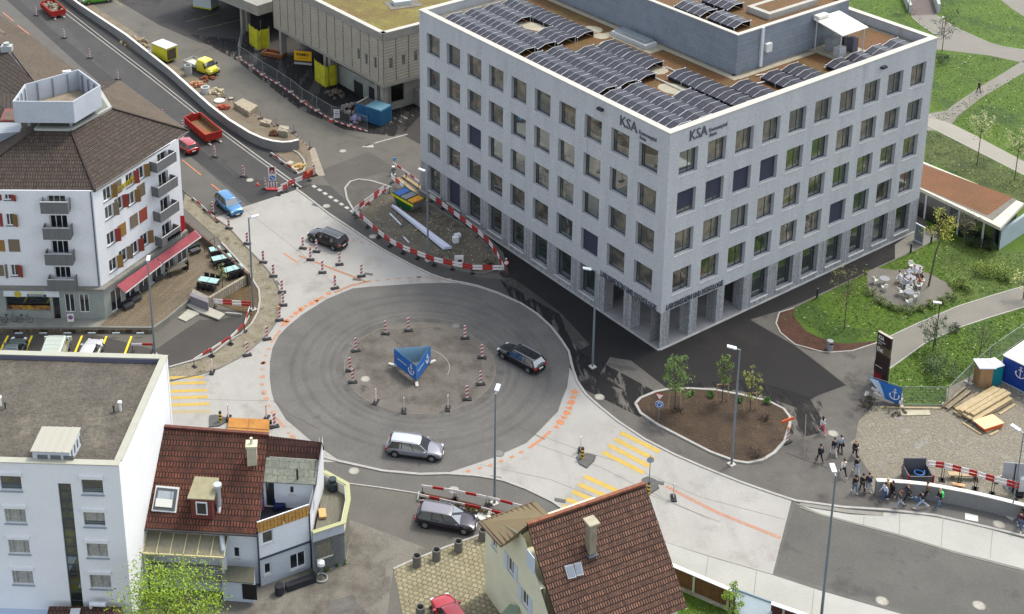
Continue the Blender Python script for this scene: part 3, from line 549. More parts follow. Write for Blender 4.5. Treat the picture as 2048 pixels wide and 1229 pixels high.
# LABORATORY BUILDING
LC=Vector((30.19,113.26,0));LA=PI/2-1.016780358
dR=Vector((math.cos(LA),math.sin(LA),0));dL=Vector((-math.sin(LA),math.cos(LA),0))
def lab(x,y,z=0.0):p=LC+dR*x+dL*y;return Vector((p.x,p.y,z))
WX,WY,ZR,ZS=38.6,38.7,22.73,3.95
lab_wall=mat("lab_brick_painted",(188,191,193),(178,181,184),sc=0.7,grain=0.15,gsc=5,bump=0.3,bsc=9,stretch=(0,(1,1,.12)),stain=(168,171,173),ssc=.5,sth=.58)
lab_stone=brickmat("lab_brick_base",(176,178,180),(146,147,150),(130,130,132),0.3,0.1,0.012,bump=0.5,moss=(0.85,0.85,0.85),msc=2.0)
capm=mat("parapet_cap",(232,229,216),(224,221,208),sc=1,rough=0.6)
darkfr=P("frame_dark",44,48,52,0.5)
glassL=glassmat("glass_lab",(46,47,42),0.26,c2=(112,102,84));glassG=glassmat("glass_green_reflection",(30,42,38),0.28,c2=(52,70,64))  # brown and green mottling in the base colour stands in for reflections
blindm=mat("blind_navy",(56,58,76),rough=0.8)
sillm=mat("sill_light",(206,206,200),(196,196,190),sc=2)
root=thing("laboratory_building",lab(0,0),0,"five storey pale grey laboratory block with square windows and solar panels on its roof","building")
PR0,PR1=lab(0,0),lab(WX,0)
PL0,PL1=lab(0,WY),lab(0,0)
def ucol(face,c):
 if face=='R':b_=3.757+3.711*c;return(b_-2.42,b_)
 b_=3.764+3.722*c;return(WY-b_,WY-b_+2.42)
tops=[20.45,16.30,12.14,7.99]
holesU={'R':[],'L':[]}
for f in 'RL':
 for c in range(10):
  for r in range(4):holesU[f].append((*ucol(f,c),tops[r]-2.52,tops[r]))
m=MB()
wall(m,PR0,PR1,ZS,ZR,holesU['R'],0.62);wall(m,PL0,PL1,ZS,ZR,holesU['L'],0.62)
wall(m,lab(WX,0),lab(WX,WY),0,ZR,[],0.62);wall(m,lab(WX,WY),lab(0,WY),0,ZR,[],0.62)
m.build("upper_wall",lab_wall,root)
def gcol(f,c):
 u=ucol(f,c);return(u[0]-0.15,u[1]+0.12)if c<(3 if f=='R' else 2)else(u[0]+0.05,u[1]-0.05)
hs={f:[(*gcol(f,c),0.12 if c<(3 if f=='R' else 2)else 0.7,ZS-0.02)for c in range(10)]for f in 'RL'}
for f in 'RL':hs[f]=[(a,b_,(-1 if z<0.5 else z),9)for a,b_,z,t_ in hs[f]]
m=MB();wall(m,lab(0.004,0.004),lab(WX,0.004),0,ZS,hs['R'],1.25)
m2=MB();wall(m2,lab(0.004,WY),lab(0.004,1.26),0,ZS,[h for h in hs['L']],1.25)
m.v+=m2 .v;k0=len(m.v)-len(m2 .v);m.f+=[tuple(i+k0 for i in f_)for f_ in m2 .f]
m.build("brick_base",lab_stone,root)
m=MB();m.prism([lab(x,y)[:2]for x,y in((0.63,0.63),(WX-0.63,0.63),(WX-0.63,WY-0.63),(0.63,WY-0.63))],ZS-0.02,ZS+0.3);m.build("ceiling_slab",lab_wall,root)
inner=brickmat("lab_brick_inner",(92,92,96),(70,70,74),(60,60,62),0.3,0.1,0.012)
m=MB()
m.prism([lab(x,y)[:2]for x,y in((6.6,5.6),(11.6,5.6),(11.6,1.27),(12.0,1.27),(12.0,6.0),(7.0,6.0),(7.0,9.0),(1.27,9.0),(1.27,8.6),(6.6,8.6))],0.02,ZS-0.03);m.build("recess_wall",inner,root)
m=MB();m.prism([lab(x,y)[:2]for x,y in((0.05,0.05),(12,0.05),(12,9),(0.05,9))],0.0,0.1);m.build("entrance_floor",mat("entrance_floor",(158,156,156),(146,144,144),sc=1),root)
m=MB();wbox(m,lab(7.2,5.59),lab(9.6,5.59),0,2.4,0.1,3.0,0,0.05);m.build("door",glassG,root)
m=MB();m.prism([lab(x,y)[:2]for x,y in((2.6,9.4),(2.6,12.5),(12.4,12.5),(12.4,2.6),(WX-2.6,2.6),(WX-2.6,WY-2.6),(2.6,WY-2.6))],0.02,ZS-0.03)
m.build("inner_core",mat("interior_dark",(58,58,56),(70,68,62),sc=1),root)
m=MB();m.prism([lab(x,y)[:2]for x,y in((2.9,2.9),(WX-2.9,2.9),(WX-2.9,WY-2.9),(2.9,WY-2.9))],ZS+0.32,21.2);m.build("inner_core",MATS["interior_dark"],root)
m=MB()
for z in(8.3,12.5,16.6):m.prism([lab(x,y)[:2]for x,y in((0.63,0.63),(2.88,0.63),(2.88,WY-0.7),(0.63,WY-0.7))],z-3.45+0.001+0.0,z-3.15)
m.build("floor_slab",MATS["interior_dark"],root)
blindsR={(0,1):.82,(1,1):.85,(2,1):1.0,(3,1):1.0,(6,3):1.0}
blindsL={(7,2):1.0,(2,3):1.0}
for f,A,B in(('R',PR0,PR1),('L',PL0,PL1)):
 for c in range(10):
  for r in range(4):
   h=(*ucol(f,c),tops[r]-2.52,tops[r]);bl=(blindsR if f=='R' else blindsL).get((c,r))
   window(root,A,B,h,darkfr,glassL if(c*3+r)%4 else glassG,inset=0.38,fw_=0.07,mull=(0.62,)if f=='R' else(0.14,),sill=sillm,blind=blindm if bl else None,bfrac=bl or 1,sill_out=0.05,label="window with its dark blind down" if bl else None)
  if c>=(3 if f=='R' else 2):
   a,b_,z0,z1=[h for h in hs[f]][c]
   bl=blindm if(f,c)==('L',8)else None
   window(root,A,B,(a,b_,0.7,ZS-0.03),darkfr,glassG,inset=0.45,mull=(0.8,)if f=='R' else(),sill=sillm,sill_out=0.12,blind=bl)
m=MB();m.ribbon([lab(-0.12,WY),lab(-0.12,-0.12)],0.22,0.0,th=0.1);m.ribbon([lab(0.0,-0.12),lab(WX,-0.12)],0.22,0.0,th=0.1);m.build("plinth_strip",mat("plinth",(176,176,172),(160,160,156),sc=1),root)
m=MB()
for a,b_,c,d in((-0.06,-0.06,WX+0.06,0.66),(-0.06,WY-0.66,WX+0.06,WY+0.06),(-0.06,0.66,0.66,WY-0.66),(WX-0.66,0.66,WX+0.06,WY-0.66)):
 m.prism([lab(x,y)[:2]for x,y in((a,b_),(c,b_),(c,d),(a,d))],ZR-0.03,ZR+0.05)
m.build("parapet_cap",capm,root)
roof_sed=mat("sedum_roof",(132,88,46),(112,88,42),sc=0.35,grain=0.4,gsc=6,bump=0.5,bsc=6,stain=(122,116,56),ssc=0.2,sth=0.6)
m=MB();m.prism([lab(x,y)[:2]for x,y in((0.62,0.62),(WX-0.62,0.62),(WX-0.62,WY-0.62),(0.62,WY-0.62))],21.3,21.75);m.build("roof",roof_sed,root)
slabm=mat("roof_slabs",(206,198,172),(186,180,158),sc=1.5,grain=0.12);gravr=mat("roof_gravel_edge",(150,146,134),(128,124,114),sc=1,grain=0.3,gsc=7)
m=MB()
for a,b_,c,d in((0.63,0.63,1.3,WY-0.63),(WX-1.4,0.63,WX-0.63,WY-0.63),(1.3,WY-1.6,WX-1.4,WY-0.63)):m.face([lab(x,y,21.76)for x,y in((a,b_),(c,b_),(c,d),(a,d))])
for a,b_,c,d in((15.9,7.0,16.5,WY-1.7),(15.9,6.7,31.0,7.3)):m.face([lab(x,y,21.764)for x,y in((a,b_),(c,b_),(c,d),(a,d))])
m.build("roof_gravel",gravr,root)
m=MB()
for a,b_,c,d in((15.2,6.2,15.9,WY-1.7),(15.9,6.1,30.5,6.7),(13.3,16.0,15.2,23.0),(30.6,6.2,33.6,9.2)):m.face([lab(x,y,21.772)for x,y in((a,b_),(c,b_),(c,d),(a,d))])
for x,y,sx,sy in((8.6,29.0,1.1,2.4),(11.0,12.4,1.2,1.0),(8.9,8.2,1.3,1.7),(11.6,20.6,0.8,0.8),(13.2,24.6,1.0,1.2),(23.2,4.6,0.7,0.5),(12.6,22.6,.9,.9)):m.disc((*lab(x,y)[:2],21.776),1.0,9,sx,sy,LA+0.4)
m.build("roof_slabs",slabm,root)
pipew=P("pipe_white",206,206,198,0.5)
m=MB()
for L in(((10.8,29.6),(10.8,24.4)),((9.2,12.4),(9.2,6.6)),((12.0,12.4),(12.0,10.4)),((17.6,5.6),(22.0,4.2)),((8.0,5.6),(20.0,3.6)),((28.2,1.6),(24.6,3.0))):m.tube([lab(*L[0],21.9),lab(*L[1],21.9)],0.07,6)
m.parts("roof_pipe",pipew,root)
pent=mat("penthouse_panels",(132,140,150),(122,130,140),sc=0.6,grain=0.2,gsc=7)
pm=brickmat("penthouse_clad",(134,142,152),(126,133,143),(154,160,166),1.25,1.0,0.012,rot=-LA,bump=0.1,offset=0.0)
px0,py0,px1=16.35,7.1,33.2;PZ=26.0
m=MB();wall(m,lab(px0,py0),lab(px1,py0),21.76,PZ,[],0.35);wall(m,lab(px0,WY-0.7),lab(px0,py0),21.76,PZ,[],0.35);wall(m,lab(px1,py0),lab(px1,WY-2),21.76,PZ,[],0.35);m.build("penthouse_wall",pent,root)
m=MB()
for k in range(1,24):
 u=k*1.3
 if u<WY-0.8-py0:wbox(m,lab(px0,WY-0.7),lab(px0,py0),WY-0.7-py0-u-0.012,WY-0.7-py0-u+0.012,21.9,PZ-0.06,0.0,0.015)
 if u<px1-px0:wbox(m,lab(px0,py0),lab(px1,py0),u-0.012,u+0.012,21.9,PZ-0.06,0.0,0.015)
for z in(22.9,24.0,25.0):
 wbox(m,lab(px0,py0),lab(px1,py0),0,px1-px0,z-0.01,z+0.01,0.0,0.018);wbox(m,lab(px0,WY-0.7),lab(px0,py0),0,WY-0.7-py0,z-0.01,z+0.01,0.0,0.018)
m.build("cladding_joint",mat("joint_light",(156,164,172)),root)
m=MB()
for a,b_,c,d in((px0-0.05,py0-0.05,px1+0.05,py0+0.42),(px0-0.05,py0+0.42,px0+0.42,WY-0.7),(px1-0.42,py0+0.42,px1+0.05,WY-2)):m.prism([lab(x,y)[:2]for x,y in((a,b_),(c,b_),(c,d),(a,d))],PZ-0.02,PZ+0.08)
m.build("penthouse_cap",capm,root)
m=MB();m.prism([lab(x,y)[:2]for x,y in((px0+0.36,py0+0.36),(px1-0.36,py0+0.36),(px1-0.36,WY-2),(px0+0.36,WY-2))],PZ-0.6,PZ-0.3);m.build("penthouse_roof",roof_sed,root)
m=MB();wbox(m,lab(px0,py0),lab(px1,py0),3.3,3.65,21.8,PZ+0.12,0.02,0.22);m.build("downpipe",P("downpipe_white",214,218,220),root)
m=MB();wbox(m,lab(px0,py0),lab(px1,py0),3.95,4.75,23.3,24.2,0.02,0.4);m.build("wall_box",P("box_white",222,222,218),root)
m=MB();m.prism([lab(x,y)[:2]for x,y in((22.6,8.6),(30.0,8.6),(30.0,11.6),(22.6,11.6))],PZ-0.3,PZ+0.35);m.build("roof_upstand",mat("upstand",(176,174,164),(164,162,152),sc=1),root)
m=MB();m.prism([lab(x,y)[:2]for x,y in((23.2,9.1),(29.4,9.1),(29.4,11.1),(23.2,11.1))],PZ+0.3,PZ+0.36);m.build("upstand_roof",roof_sed,root)
letm=P("letters_grey",112,116,124,0.6);letd=P("letters_dark",88,92,100,0.6)
def lettering(A,B,txt,tl,br,m_,nm,h=None,bold=0.0,ext=0.04):
 a=FP(A,B,*tl);b_=FP(A,B,*br)
 text_mesh(txt,h,m_,nm,root,planeM(A,B,a[0],a[1],0.05),extrude=ext,bold=bold,width=b_[0]-a[0])
lettering(PL0,PL1,"KSA",(1241,250),(1275,265),letd,"lettering",1.5)
lettering(PL0,PL1,"Kantonsspital",(1279,267),(1313,284),letm,"lettering",0.55)
lettering(PL0,PL1,"Aarau",(1279.5,277),(1292,284),letm,"lettering",0.55)
lettering(PR0,PR1,"KSA",(1379,282),(1414,268),letd,"lettering",1.5)
lettering(PR0,PR1,"Kantonsspital",(1418,264),(1453,253),letm,"lettering",0.55)
lettering(PR0,PR1,"Aarau",(1418,274),(1432,270),letm,"lettering",0.55)
lettering(PL0,PL1,"LABORMEDIZIN UND PATHOLOGIE",(1202,551),(1313,623),letd,"lettering",0.85,bold=0.01)
lettering(PR0,PR1,"LABORMEDIZIN UND PATHOLOGIE",(1332,621),(1445,575),letd,"lettering",0.85,bold=0.01)
m=MB()
for A,B,p in((PL0,PL1,(1203,218)),(PR0,PR1,(1765,134))):
 u,z=FP(A,B,*p);wbox(m,A,B,u-0.35,u+0.35,z-0.12,z+0.12,0.0,0.35)
m.parts("floodlight",darkfr,root)
solar=brickmat("solar_cells",(50,51,60),(44,45,54),(60,61,70),0.9,0.16,0.012,rot=-LA,rough=0.4,bump=0.0,spec=0.2)
alu=P("aluminium",214,216,218,0.35,0.3)
dark=P("wind_panel_dark",30,30,32,0.8)  # near-black colour of the wind panels under the solar modules
def solar_unit():
 t=thing("solar_module",(0,0,0),0,"x","solar panel")
 W,L,zl,zm,zh=2.5,1.78,0.42,0.66,0.70
 prof=[(0.0,0.40),(1.15,0.74),(2.35,0.66)]
 for k in range(2):
  (x0,z0),(x1,z1)=prof[k],prof[k+1]
  for y0,y1 in((0.02,L/2-0.01),(L/2+0.01,L-0.02)):
   mb=MB();mb.face([(x0,y0,z0),(x1,y0,z1),(x1,y1,z1),(x0,y1,z0)]);mb.face([(x0,y1,z0-0.04),(x1,y1,z1-0.04),(x1,y0,z1-0.04),(x0,y0,z0-0.04)])
   mb.build("panel",solar,t,local=True)
 mb=MB()
 for y in(-0.02,L/2,L+0.02):
  r_=0.03 if y==L/2 else 0.05
  mb.bar((-0.03,y,0.41),(1.15,y,0.76),r_,0.03);mb.bar((1.15,y,0.76),(2.4,y,0.68),r_,0.03)
  if y!=L/2:mb.bar((0,y,0.0),(0,y,0.42),0.05);mb.bar((2.38,y,0.0),(2.38,y,0.68),0.05);mb.box((-0.03,y,0.44),(0.12,0.12,0.08));mb.box((2.4,y,0.7),(0.12,0.12,0.08))
 mb.build("frame",alu,t,local=True)
 mb=MB();mb.face([(0.05,0,0),(0.05,L,0),(0.05,L,0.36),(0.05,0,0.36)]);mb.face([(2.3,0,0.02),(2.3,L,0.02),(2.3,L,0.6),(2.3,0,0.6)]);mb.build("wind_panel",dark,t,local=True)
 return t
rows=[]
def addrow(desc,x,y1,n,step=1.83,z=21.77):rows.append((desc,x,[y1-(k+1)*step for k in range(n)],z))
addrow("far block, row along the left parapet",1.4,36.0,7);addrow("far block, second row from the left parapet",4.1,35.9,7)
addrow("far block, third row, beyond the gap",6.8,35.8,3);addrow("far block, third row, pair after the gap",6.8,26.6,2);addrow("far block, fourth row, nearest the penthouse",9.55,35.8,7)
addrow("middle block, row along the left parapet",1.4,22.0,6);addrow("middle block, second row from the left parapet",4.0,21.9,6)
addrow("middle block, third row",6.75,20.1,5);addrow("middle block, row nearest the penthouse",9.5,20.0,4)
addrow("near corner block, row along the left parapet",1.4,10.4,5);addrow("corner block, second row from the left parapet",4.0,10.3,5)
addrow("corner block, third row by the slab patch",6.8,6.4,3);addrow("corner block, long pinkish row beyond the pipe",10.0,10.2,5)
addrow("pair in front of the penthouse corner",12.95,4.7,2);addrow("pair before the penthouse downpipe",17.1,4.6,2);addrow("pair right of the penthouse downpipe",20.1,4.6,2)
for q,x in enumerate((24.6,27.6,30.6,33.5)):rows.append((["single one by the white sheet, first of four before the roof corner","single one, second of four before the roof corner","single one, third of four before the roof corner","single one closest to the far roof corner, beside the parapet"][q],x,[1.0],21.77))
rows.append(("penthouse roof, at the photo's top edge",17.0,[14.6,12.8],PZ-0.29));rows.append(("on the penthouse roof, pair alone near its corner",17.3,[10.3,8.5],PZ-0.29));rows.append(("penthouse roof, second column at the top edge",20.6,[14.2,12.4],PZ-0.29))
su=solar_unit();first=True
for desc,x,ys,z in rows:
 for k,y in enumerate(ys):
  o=su if first else copy_tree(su);first=False
  o.location=lab(x,y,z);o.rotation_euler.z=LA
  o["label"]=("solar module, "+desc if len(ys)==1 else "solar module %s from far end, %s"%(ordinal(k),desc));o["group"]="solar modules on the laboratory roof"
m=MB();
for x in(2.6+1.35,5.3+1.35,8.0+1.35):pass
t=thing("skylight",lab(13.6,17.0,21.76),0,"low stepped metal skylight beside the penthouse wall on the lab roof","skylight")
m=MB();m.prism([lab(x,y)[:2]for x,y in((13.7,17.0),(15.3,17.0),(15.3,22.2),(13.7,22.2))],21.76,22.25);m.build("curb",mat("curb_white",(196,198,196)),t)
m=MB();m.prism([lab(x,y)[:2]for x,y in((13.9,17.3),(15.1,17.3),(15.1,21.9),(13.9,21.9))],22.25,22.5);m.build("glazing",glassmat("skylight_glass",(120,132,138),0.3),t)
t=thing("cooling_shelter",lab(27.6,3.4,21.76),0,"white roofed open shelter over grey machines on the lab roof","shelter")
m=MB();m.prism([lab(x,y)[:2]for x,y in((27.2,3.1),(31.6,3.1),(31.6,6.9),(27.2,6.9))],21.77,21.9);m.build("base",slabm,t)
m=MB();m.slope([lab(27.4,3.2,24.6),lab(31.4,3.2,24.6),lab(31.4,6.9,25.3),lab(27.4,6.9,25.3)],0.12);m.box(lab(28.4,6.8,25.45),(1.6,0.9,0.3),LA);m.build("canopy_roof",P("canopy_white",226,224,212),t)
m=MB()
for x,y,h in((27.6,3.5,24.62),(31.2,3.5,24.62),(27.6,6.6,25.2),(31.2,6.6,25.2)):m.bar(lab(x,y,21.9),lab(x,y,h),0.09)
m.parts("post",alu,t)
for k,(x,y,sx,sy,sz)in enumerate(((28.2,4.0,1.1,0.7,1.0),(30.3,4.1,0.8,0.8,1.5),(29.2,5.6,1.6,0.9,1.3),(30.8,5.6,0.6,0.7,1.1))):
 solo(MB().box(lab(x,y,21.92+sz/2),(sx,sy,sz),LA).cyl(lab(x,y,21.92+sz),min(sx,sy)*0.35,0.06,12),"cooling_unit",mat("unit_grey%d"%k,((176,178,178),(96,92,104),(150,152,154),(72,74,78))[k]),("pale grey cooling box at the near left post of the rooftop shelter","dark upright cooling cabinet at the shelter's near right","long grey cooling machine at the back of the shelter","small black cooling box in the shelter's rear right corner")[k],"cooling unit",loc=lab(x,y,21.9))
# CONCRETE HALL (top centre)
conc_hall=mat("hall_concrete",(168,162,148),(154,148,134),sc=0.4,grain=0.15,gsc=5,stretch=(0,(1,1,0.3)))
conc_plain=mat("hall_concrete_plain",(150,147,138),(134,132,124),sc=0.5,grain=0.15,gsc=5)
HZ,HB=12.0,4.7
H0=G(765,68,HZ);Hl=G(515,-57,HZ);Hr=G(850,46,HZ)
H0 .z=0;Hl.z=0;Hr.z=0
hu=(Hl-H0).normalized();hv=(Hr-H0).normalized();Hl=H0+hu*27.0;Hr=H0+hv*34.0;Hb=Hl+hv*34
root=thing("concrete_hall",H0,0,"ribbed concrete hall with a mossy flat roof and overhanging upper storey behind the yard","building")
def slit(A,B,px,w=0.55,h=1.5):
 u,z=FP(A,B,*px);return(u-w/2,u+w/2,z-h/2,z+h/2)
sl_=[slit(Hl,H0,p)for p in((717.5,108),(733,119),(751,126))];sr_=[slit(H0,Hr,p)for p in((782,127),(807,120),(831.5,112))]
m=MB();wall(m,Hl,H0,HB,HZ,sl_,0.5);wall(m,H0,Hr,HB,HZ,sr_,0.5);wall(m,Hb,Hl,HB,HZ,[],0.5);m.build("upper_wall",conc_hall,root)
ribm=mat("hall_ribs",(176,170,152),(162,156,138),sc=0.6)
m=MB();L_=(Hl-H0).length
for k in range(int((HZ-HB-1.3)/0.42)):
 z=HB+0.35+k*0.42
 for A,B,hs_ in((Hl,H0,sl_),(H0,Hr,sr_)):
  LL=(B-A).length;us=[0.15]
  for h in sorted(hs_):
   if h[2]-0.1<z<h[3]+0.1:us+=[h[0]-0.1,h[1]+0.1]
  us.append(LL-0.15)
  for q in range(0,len(us),2):wbox(m,A,B,us[q],us[q+1],z,z+0.16,0.0,0.05)
m.build("horizontal_ribs",ribm,root)
m=MB()
for A,B in((Hl,H0),(H0,Hr)):
 LL=(B-A).length;u=0.0 if A is Hl else 0.0
 k=0
 while u<LL:
  wbox(m,A,B,max(0,u-0.03),min(LL,u+0.03),HB+0.2,HZ-1.1,0.0,0.07);u+=2.0
m.build("panel_joint",mat("joint_hall",(98,94,86)),root)
m=MB()
for A,B in((Hl,H0),(H0,Hr)):wbox(m,A,B,0,(B-A).length,HZ-1.05,HZ-0.02,0.0,0.12)
m.build("parapet_band",conc_plain,root)
for h,A,B in[(h,Hl,H0)for h in sl_]+[(h,H0,Hr)for h in sr_]:window(root,A,B,h,P("slit_frame",128,142,160),glassL,inset=0.1,fw_=0.06)
m=MB();m.prism([p[:2]for p in(H0+(hu+hv)*0.5,Hr+hu*0.5,Hb-hu*0.5,Hl+hv*0.5-hu*0.5)],HZ-0.9,HZ-0.35);m.build("roof",mat("moss_roof",(140,130,58),(128,104,56),sc=0.22,grain=0.35,gsc=5,bump=0.6,bsc=5,stain=(150,142,66),ssc=0.3,sth=0.5),root)
m=MB()
for A,B in((Hl,H0),(H0,Hr)):wbox(m,A,B,-0.1,(B-A).length+0.14,HZ-0.02,HZ+0.08,-0.55,0.14)
m.build("parapet_cap",capm,root)
m=MB();m.prism([p[:2]for p in(H0,Hr,Hb,Hl)],HB-0.35,HB-0.001);m.build("floor_slab",conc_plain,root)
G0=H0+hu*1.6+hv*1.4;S0=Hl+hv*3.5
m=MB();wall(m,G0-hv*0.0,G0+hv*34,0,HB-0.36,[(0.9,3.0,1.0,9)],0.3);m.build("lower_wall_right",conc_plain,root)
Ar,Br=G0+hv*5.0,G0+hv*34
m=MB();wbox(m,G0,G0+hv*30,4.5,30,0.02,2.3,0.0,1.3);m.build("ramp_parapet",conc_plain,root)
W0=H0+hv*1.7+hu*1.6;W1=W0+hu*13.2;W2=W1+hv*6;W3=W2+hu*14
m=MB();wall(m,W1,W0,0,HB-0.36,[(1.6,12.7,2.9,4.2)],0.3);wall(m,W3,W2,0,HB-0.36,[],0.3);wall(m,W2,W1,0,HB-0.36,[],0.3);m.build("lower_wall_left",mat("lower_wall_mint",(152,158,146),(128,132,124),sc=0.5,grain=0.15),root)
window(root,W1,W0,(1.6,12.7,2.9,4.2),darkfr,glassL,inset=0.1,mull=tuple(k/7 for k in range(1,7)),name="strip_window")
m=MB();wbox(m,W1,W0,5.5,7.6,0.02,1.9,0.0,0.03);wbox(m,W1,W0,9.0,12.4,0.3,2.2,0.0,0.03);m.parts("dark_opening",P("opening_dark",26,28,34,0.8),root)
m=MB()
for d_ in(1.0,2.3,13.2,14.4,26.0):m.box(H0+hu*d_+hv*0.8+Vector((0,0,(HB-0.36)/2)),(0.55,0.9,HB-0.37),math.atan2(hu.y,hu.x))
m.parts("pillar",conc_plain,root)
t=thing("hall_skylight",H0+hu*2+hv*15,0,"flat white skylight on gravel surround on the mossy hall roof","skylight")
m=MB();c_=G(806,8,11.7);m.box((c_.x,c_.y,11.68),(4.6,3.2,0.05),0.3);m.build("surround",gravr,t)
m=MB();m.box((c_.x-0.2,c_.y+0.2,11.95),(2.4,1.3,0.5),0.3);m.build("dome",P("dome_pale",196,206,206,0.2),t)
root=thing("canopy_hall",G(480,68),0,"dark open loading canopy on concrete pillars at the photo's top edge","canopy")
C0,C1=G(515,20,6.0),G(350,-48,6.0);C0 .z=C1 .z=0
du=(C1-C0).normalized();dv=Vector((-du.y,du.x,0));dv=dv if dv.y>0 else-dv
m=MB();m.prism([p[:2]for p in(C0,C1,C1+dv*14,C0+dv*14)],5.0,6.6);m.build("roof_slab",conc_plain,root)
m=MB();wall(m,C1+dv*10,C0+dv*10,0,5.0,[],0.3);m.build("back_wall",mat("dark_wall",(70,66,62),(58,54,52),sc=1),root)
m=MB()
for px in((487,68),(497,62)):p=G(*px);m.box((p.x,p.y,2.5),(0.5,0.6,5.0),math.atan2(du.y,du.x))
m.parts("pillar",conc_plain,root)
t=thing("kiosk_cabin",G(412,14),0,"small white and yellow site cabin under the canopy at the photo's top edge","cabin")
p=G(412,13);m=MB();m.box((p.x,p.y,1.35),(3.4,2.2,2.3),-0.5);m.build("body",P("cabin_white",196,204,206),t);m=MB();m.box((p.x,p.y,0.12),(3.5,2.3,0.2),-0.5);m.build("base_frame",P("cabin_yellow",190,190,50),t)
m=MB();m.box((p.x,p.y,2.55),(3.6,2.4,0.12),-0.5);m.build("roof",P("cabin_roof",160,168,170),t)
# LOW PAVILION (right)
Z=3.5
A1,A2,A3,A4=[G(*p,Z)for p in((1846,323.6),(2048,407),(2001,456),(1840,377.5))]
e=(A2-A1).normalized();A1=A1-e*8;A4=A4-(A3-A4).normalized()*8;A2=A2+(A2-A3)*0.0
root=thing("low_pavilion",(A3 .x,A3 .y,0),0,"long low pavilion with brown sedum roof and dark glass wall right of the laboratory","building")
m=MB();pp=[A4,A3,A2,A1];m.prism([p[:2]for p in pp],Z-0.35,Z);m.build("roof_slab",mat("pav_edge",(206,202,186),(194,190,174),sc=1),root)
cc=sum(pp,Vector())/4
m=MB();m.face([Vector((cc.x+(p.x-cc.x)*(0.95),cc.y+(p.y-cc.y)*0.86,Z+0.006))for p in pp]);m.build("roof_gravel_edge",gravr,root)
m=MB();m.face([Vector((cc.x+(p.x-cc.x)*(0.93),cc.y+(p.y-cc.y)*0.76,Z+0.02))for p in pp]);m.build("sedum",mat("sedum_brown",(142,92,52),(126,84,46),sc=0.4,grain=0.4,gsc=6),root)
q=[Vector((cc.x+(p.x-cc.x)*0.96,cc.y+(p.y-cc.y)*0.9,0))for p in pp]
m=MB();m.prism([p[:2]for p in q],0.02,Z-0.36);m.build("glass_wall",glassmat("glass_dark",(26,26,30),0.18),root)
m=MB()
for f in(0.3,0.5,0.75,0.93):
 p=q[0].lerp(q[1],f);m.box((p.x,p.y,1.6),(0.12,0.2,3.1),LA)
m.parts("mullion",alu,root)
t=solo(MB().prism([p[:2]for p in(G(1995,497),G(1998,501),G(2100,432),G(2097,428))],0,2.3),"garden_wall",mat("wall_blue_grey",(168,182,186),(158,172,176),sc=0.6),"pale blue grey garden wall at the near end of the low pavilion","wall")
t=thing("underpass_walls",G(1845,28),0,"two pale concrete wing walls either side of a ramp in the upper right park","wall")
m=MB();m.prism([p[:2]for p in(G(1797,-22),G(1802,-24),G(1823,26),G(1817,27))],0,1.3);m.build("wing_wall",mat("wingwall",(190,196,190),(176,182,176),sc=0.6),t)
m=MB();m.prism([p[:2]for p in(G(1858,-22),G(1863,-24),G(1880,26),G(1874,28))],0,1.5);m.build("wing_wall",MATS["wingwall"],t)
sheet("ramp",[(1802,-22),(1858,-22),(1873,30),(1823,32)],mat("ramp_dark",(104,92,88),(92,82,78),sc=1),9)
def thickwall(name,tops_px,H_,th,m_,capm_,label,z0=0.0):
 P_=GP(tops_px,H_);t=thing(name,(P_[0].x,P_[0].y,z0),0,label,"wall")
 b=MB();b.ribbon([(p.x,p.y)for p in P_],th,z0,th=H_-0.06-z0);b.build("wall_body",m_,t)
 b=MB();b.ribbon([(p.x,p.y)for p in P_],th+0.04,H_-0.058,th=0.06);b.build("coping",capm_,t);return t
wallgrey=mat("wall_grey",(148,148,146),(136,136,134),sc=0.7,grain=0.12,gsc=6);cop=mat("coping_white",(240,238,228))
thickwall("retaining_wall",[(1753,960),(1770,960.5),(1811,963.5),(1855,968),(1900,976),(1937,983),(1973,991),(2010,1000),(2045,1009),(2120,1030),(2250,1070)],1.45,0.35,wallgrey,cop,"curved grey retaining wall with a white coping behind the walking group on the right")
thickwall("retaining_wall",[(120,-22),(158.7,7.5),(252,69),(340,138),(420,210),(458,239),(500,265),(525,276),(545,281.5),(565,284),(581,283),(597,279)],1.3,0.32,wallgrey,cop,"long straight concrete retaining wall with white coping beside the upper left road")
b=MB();
solo(MB().prism([p[:2]for p in(G(128,-30),G(158,4),G(162,2),G(134,-32))],0,2.4),"site_hoarding",mat("hoarding",(148,146,140)),"short grey hoarding at the far end of the upper left retaining wall","hoarding")
# HOTEL (left)
white=mat("render_white",(226,228,230),(218,221,224),sc=0.5,grain=0.05,gsc=5)
gfgrey=mat("render_grey",(150,156,150),(138,144,140),sc=0.6,grain=0.1,gsc=5)
hot_tile=tilemat("hotel_tiles",(128,112,98),(102,88,78),(58,50,46),0.26,0.42,moss=(1.35,1.2,0.85),msc=0.5,mth=0.52)
hot_tile2=tilemat("hotel_tiles_tan",(156,138,116),(140,122,102),(110,96,80),0.33,0.3,moss=(0.85,0.85,0.85))
wfr=P("frame_white",232,234,234,0.5);glassH=glassmat("glass_house",(28,34,40),0.14)
shr={'r':P("shutter_red",132,52,44,0.7),'b':P("shutter_brown",120,92,52,0.7),'g':P("shutter_greybrown",116,104,86,0.7),'o':P("shutter_ochre",142,108,54,0.7),'t':P("shutter_brick",152,70,54,0.7)}
PZ0=0.6
U0=G(185,385,14.6);U1=G(357,279,14.6);UL=G(-120,383,14.6);U0 .z=U1 .z=UL.z=0
ud=(U1-U0).normalized();fd=(U0-UL).normalized()
root=thing("hotel",(U0 .x,U0 .y,0),0,"white four storey hotel with dark tiled hip roof, coloured shutters and grey balconies","building")
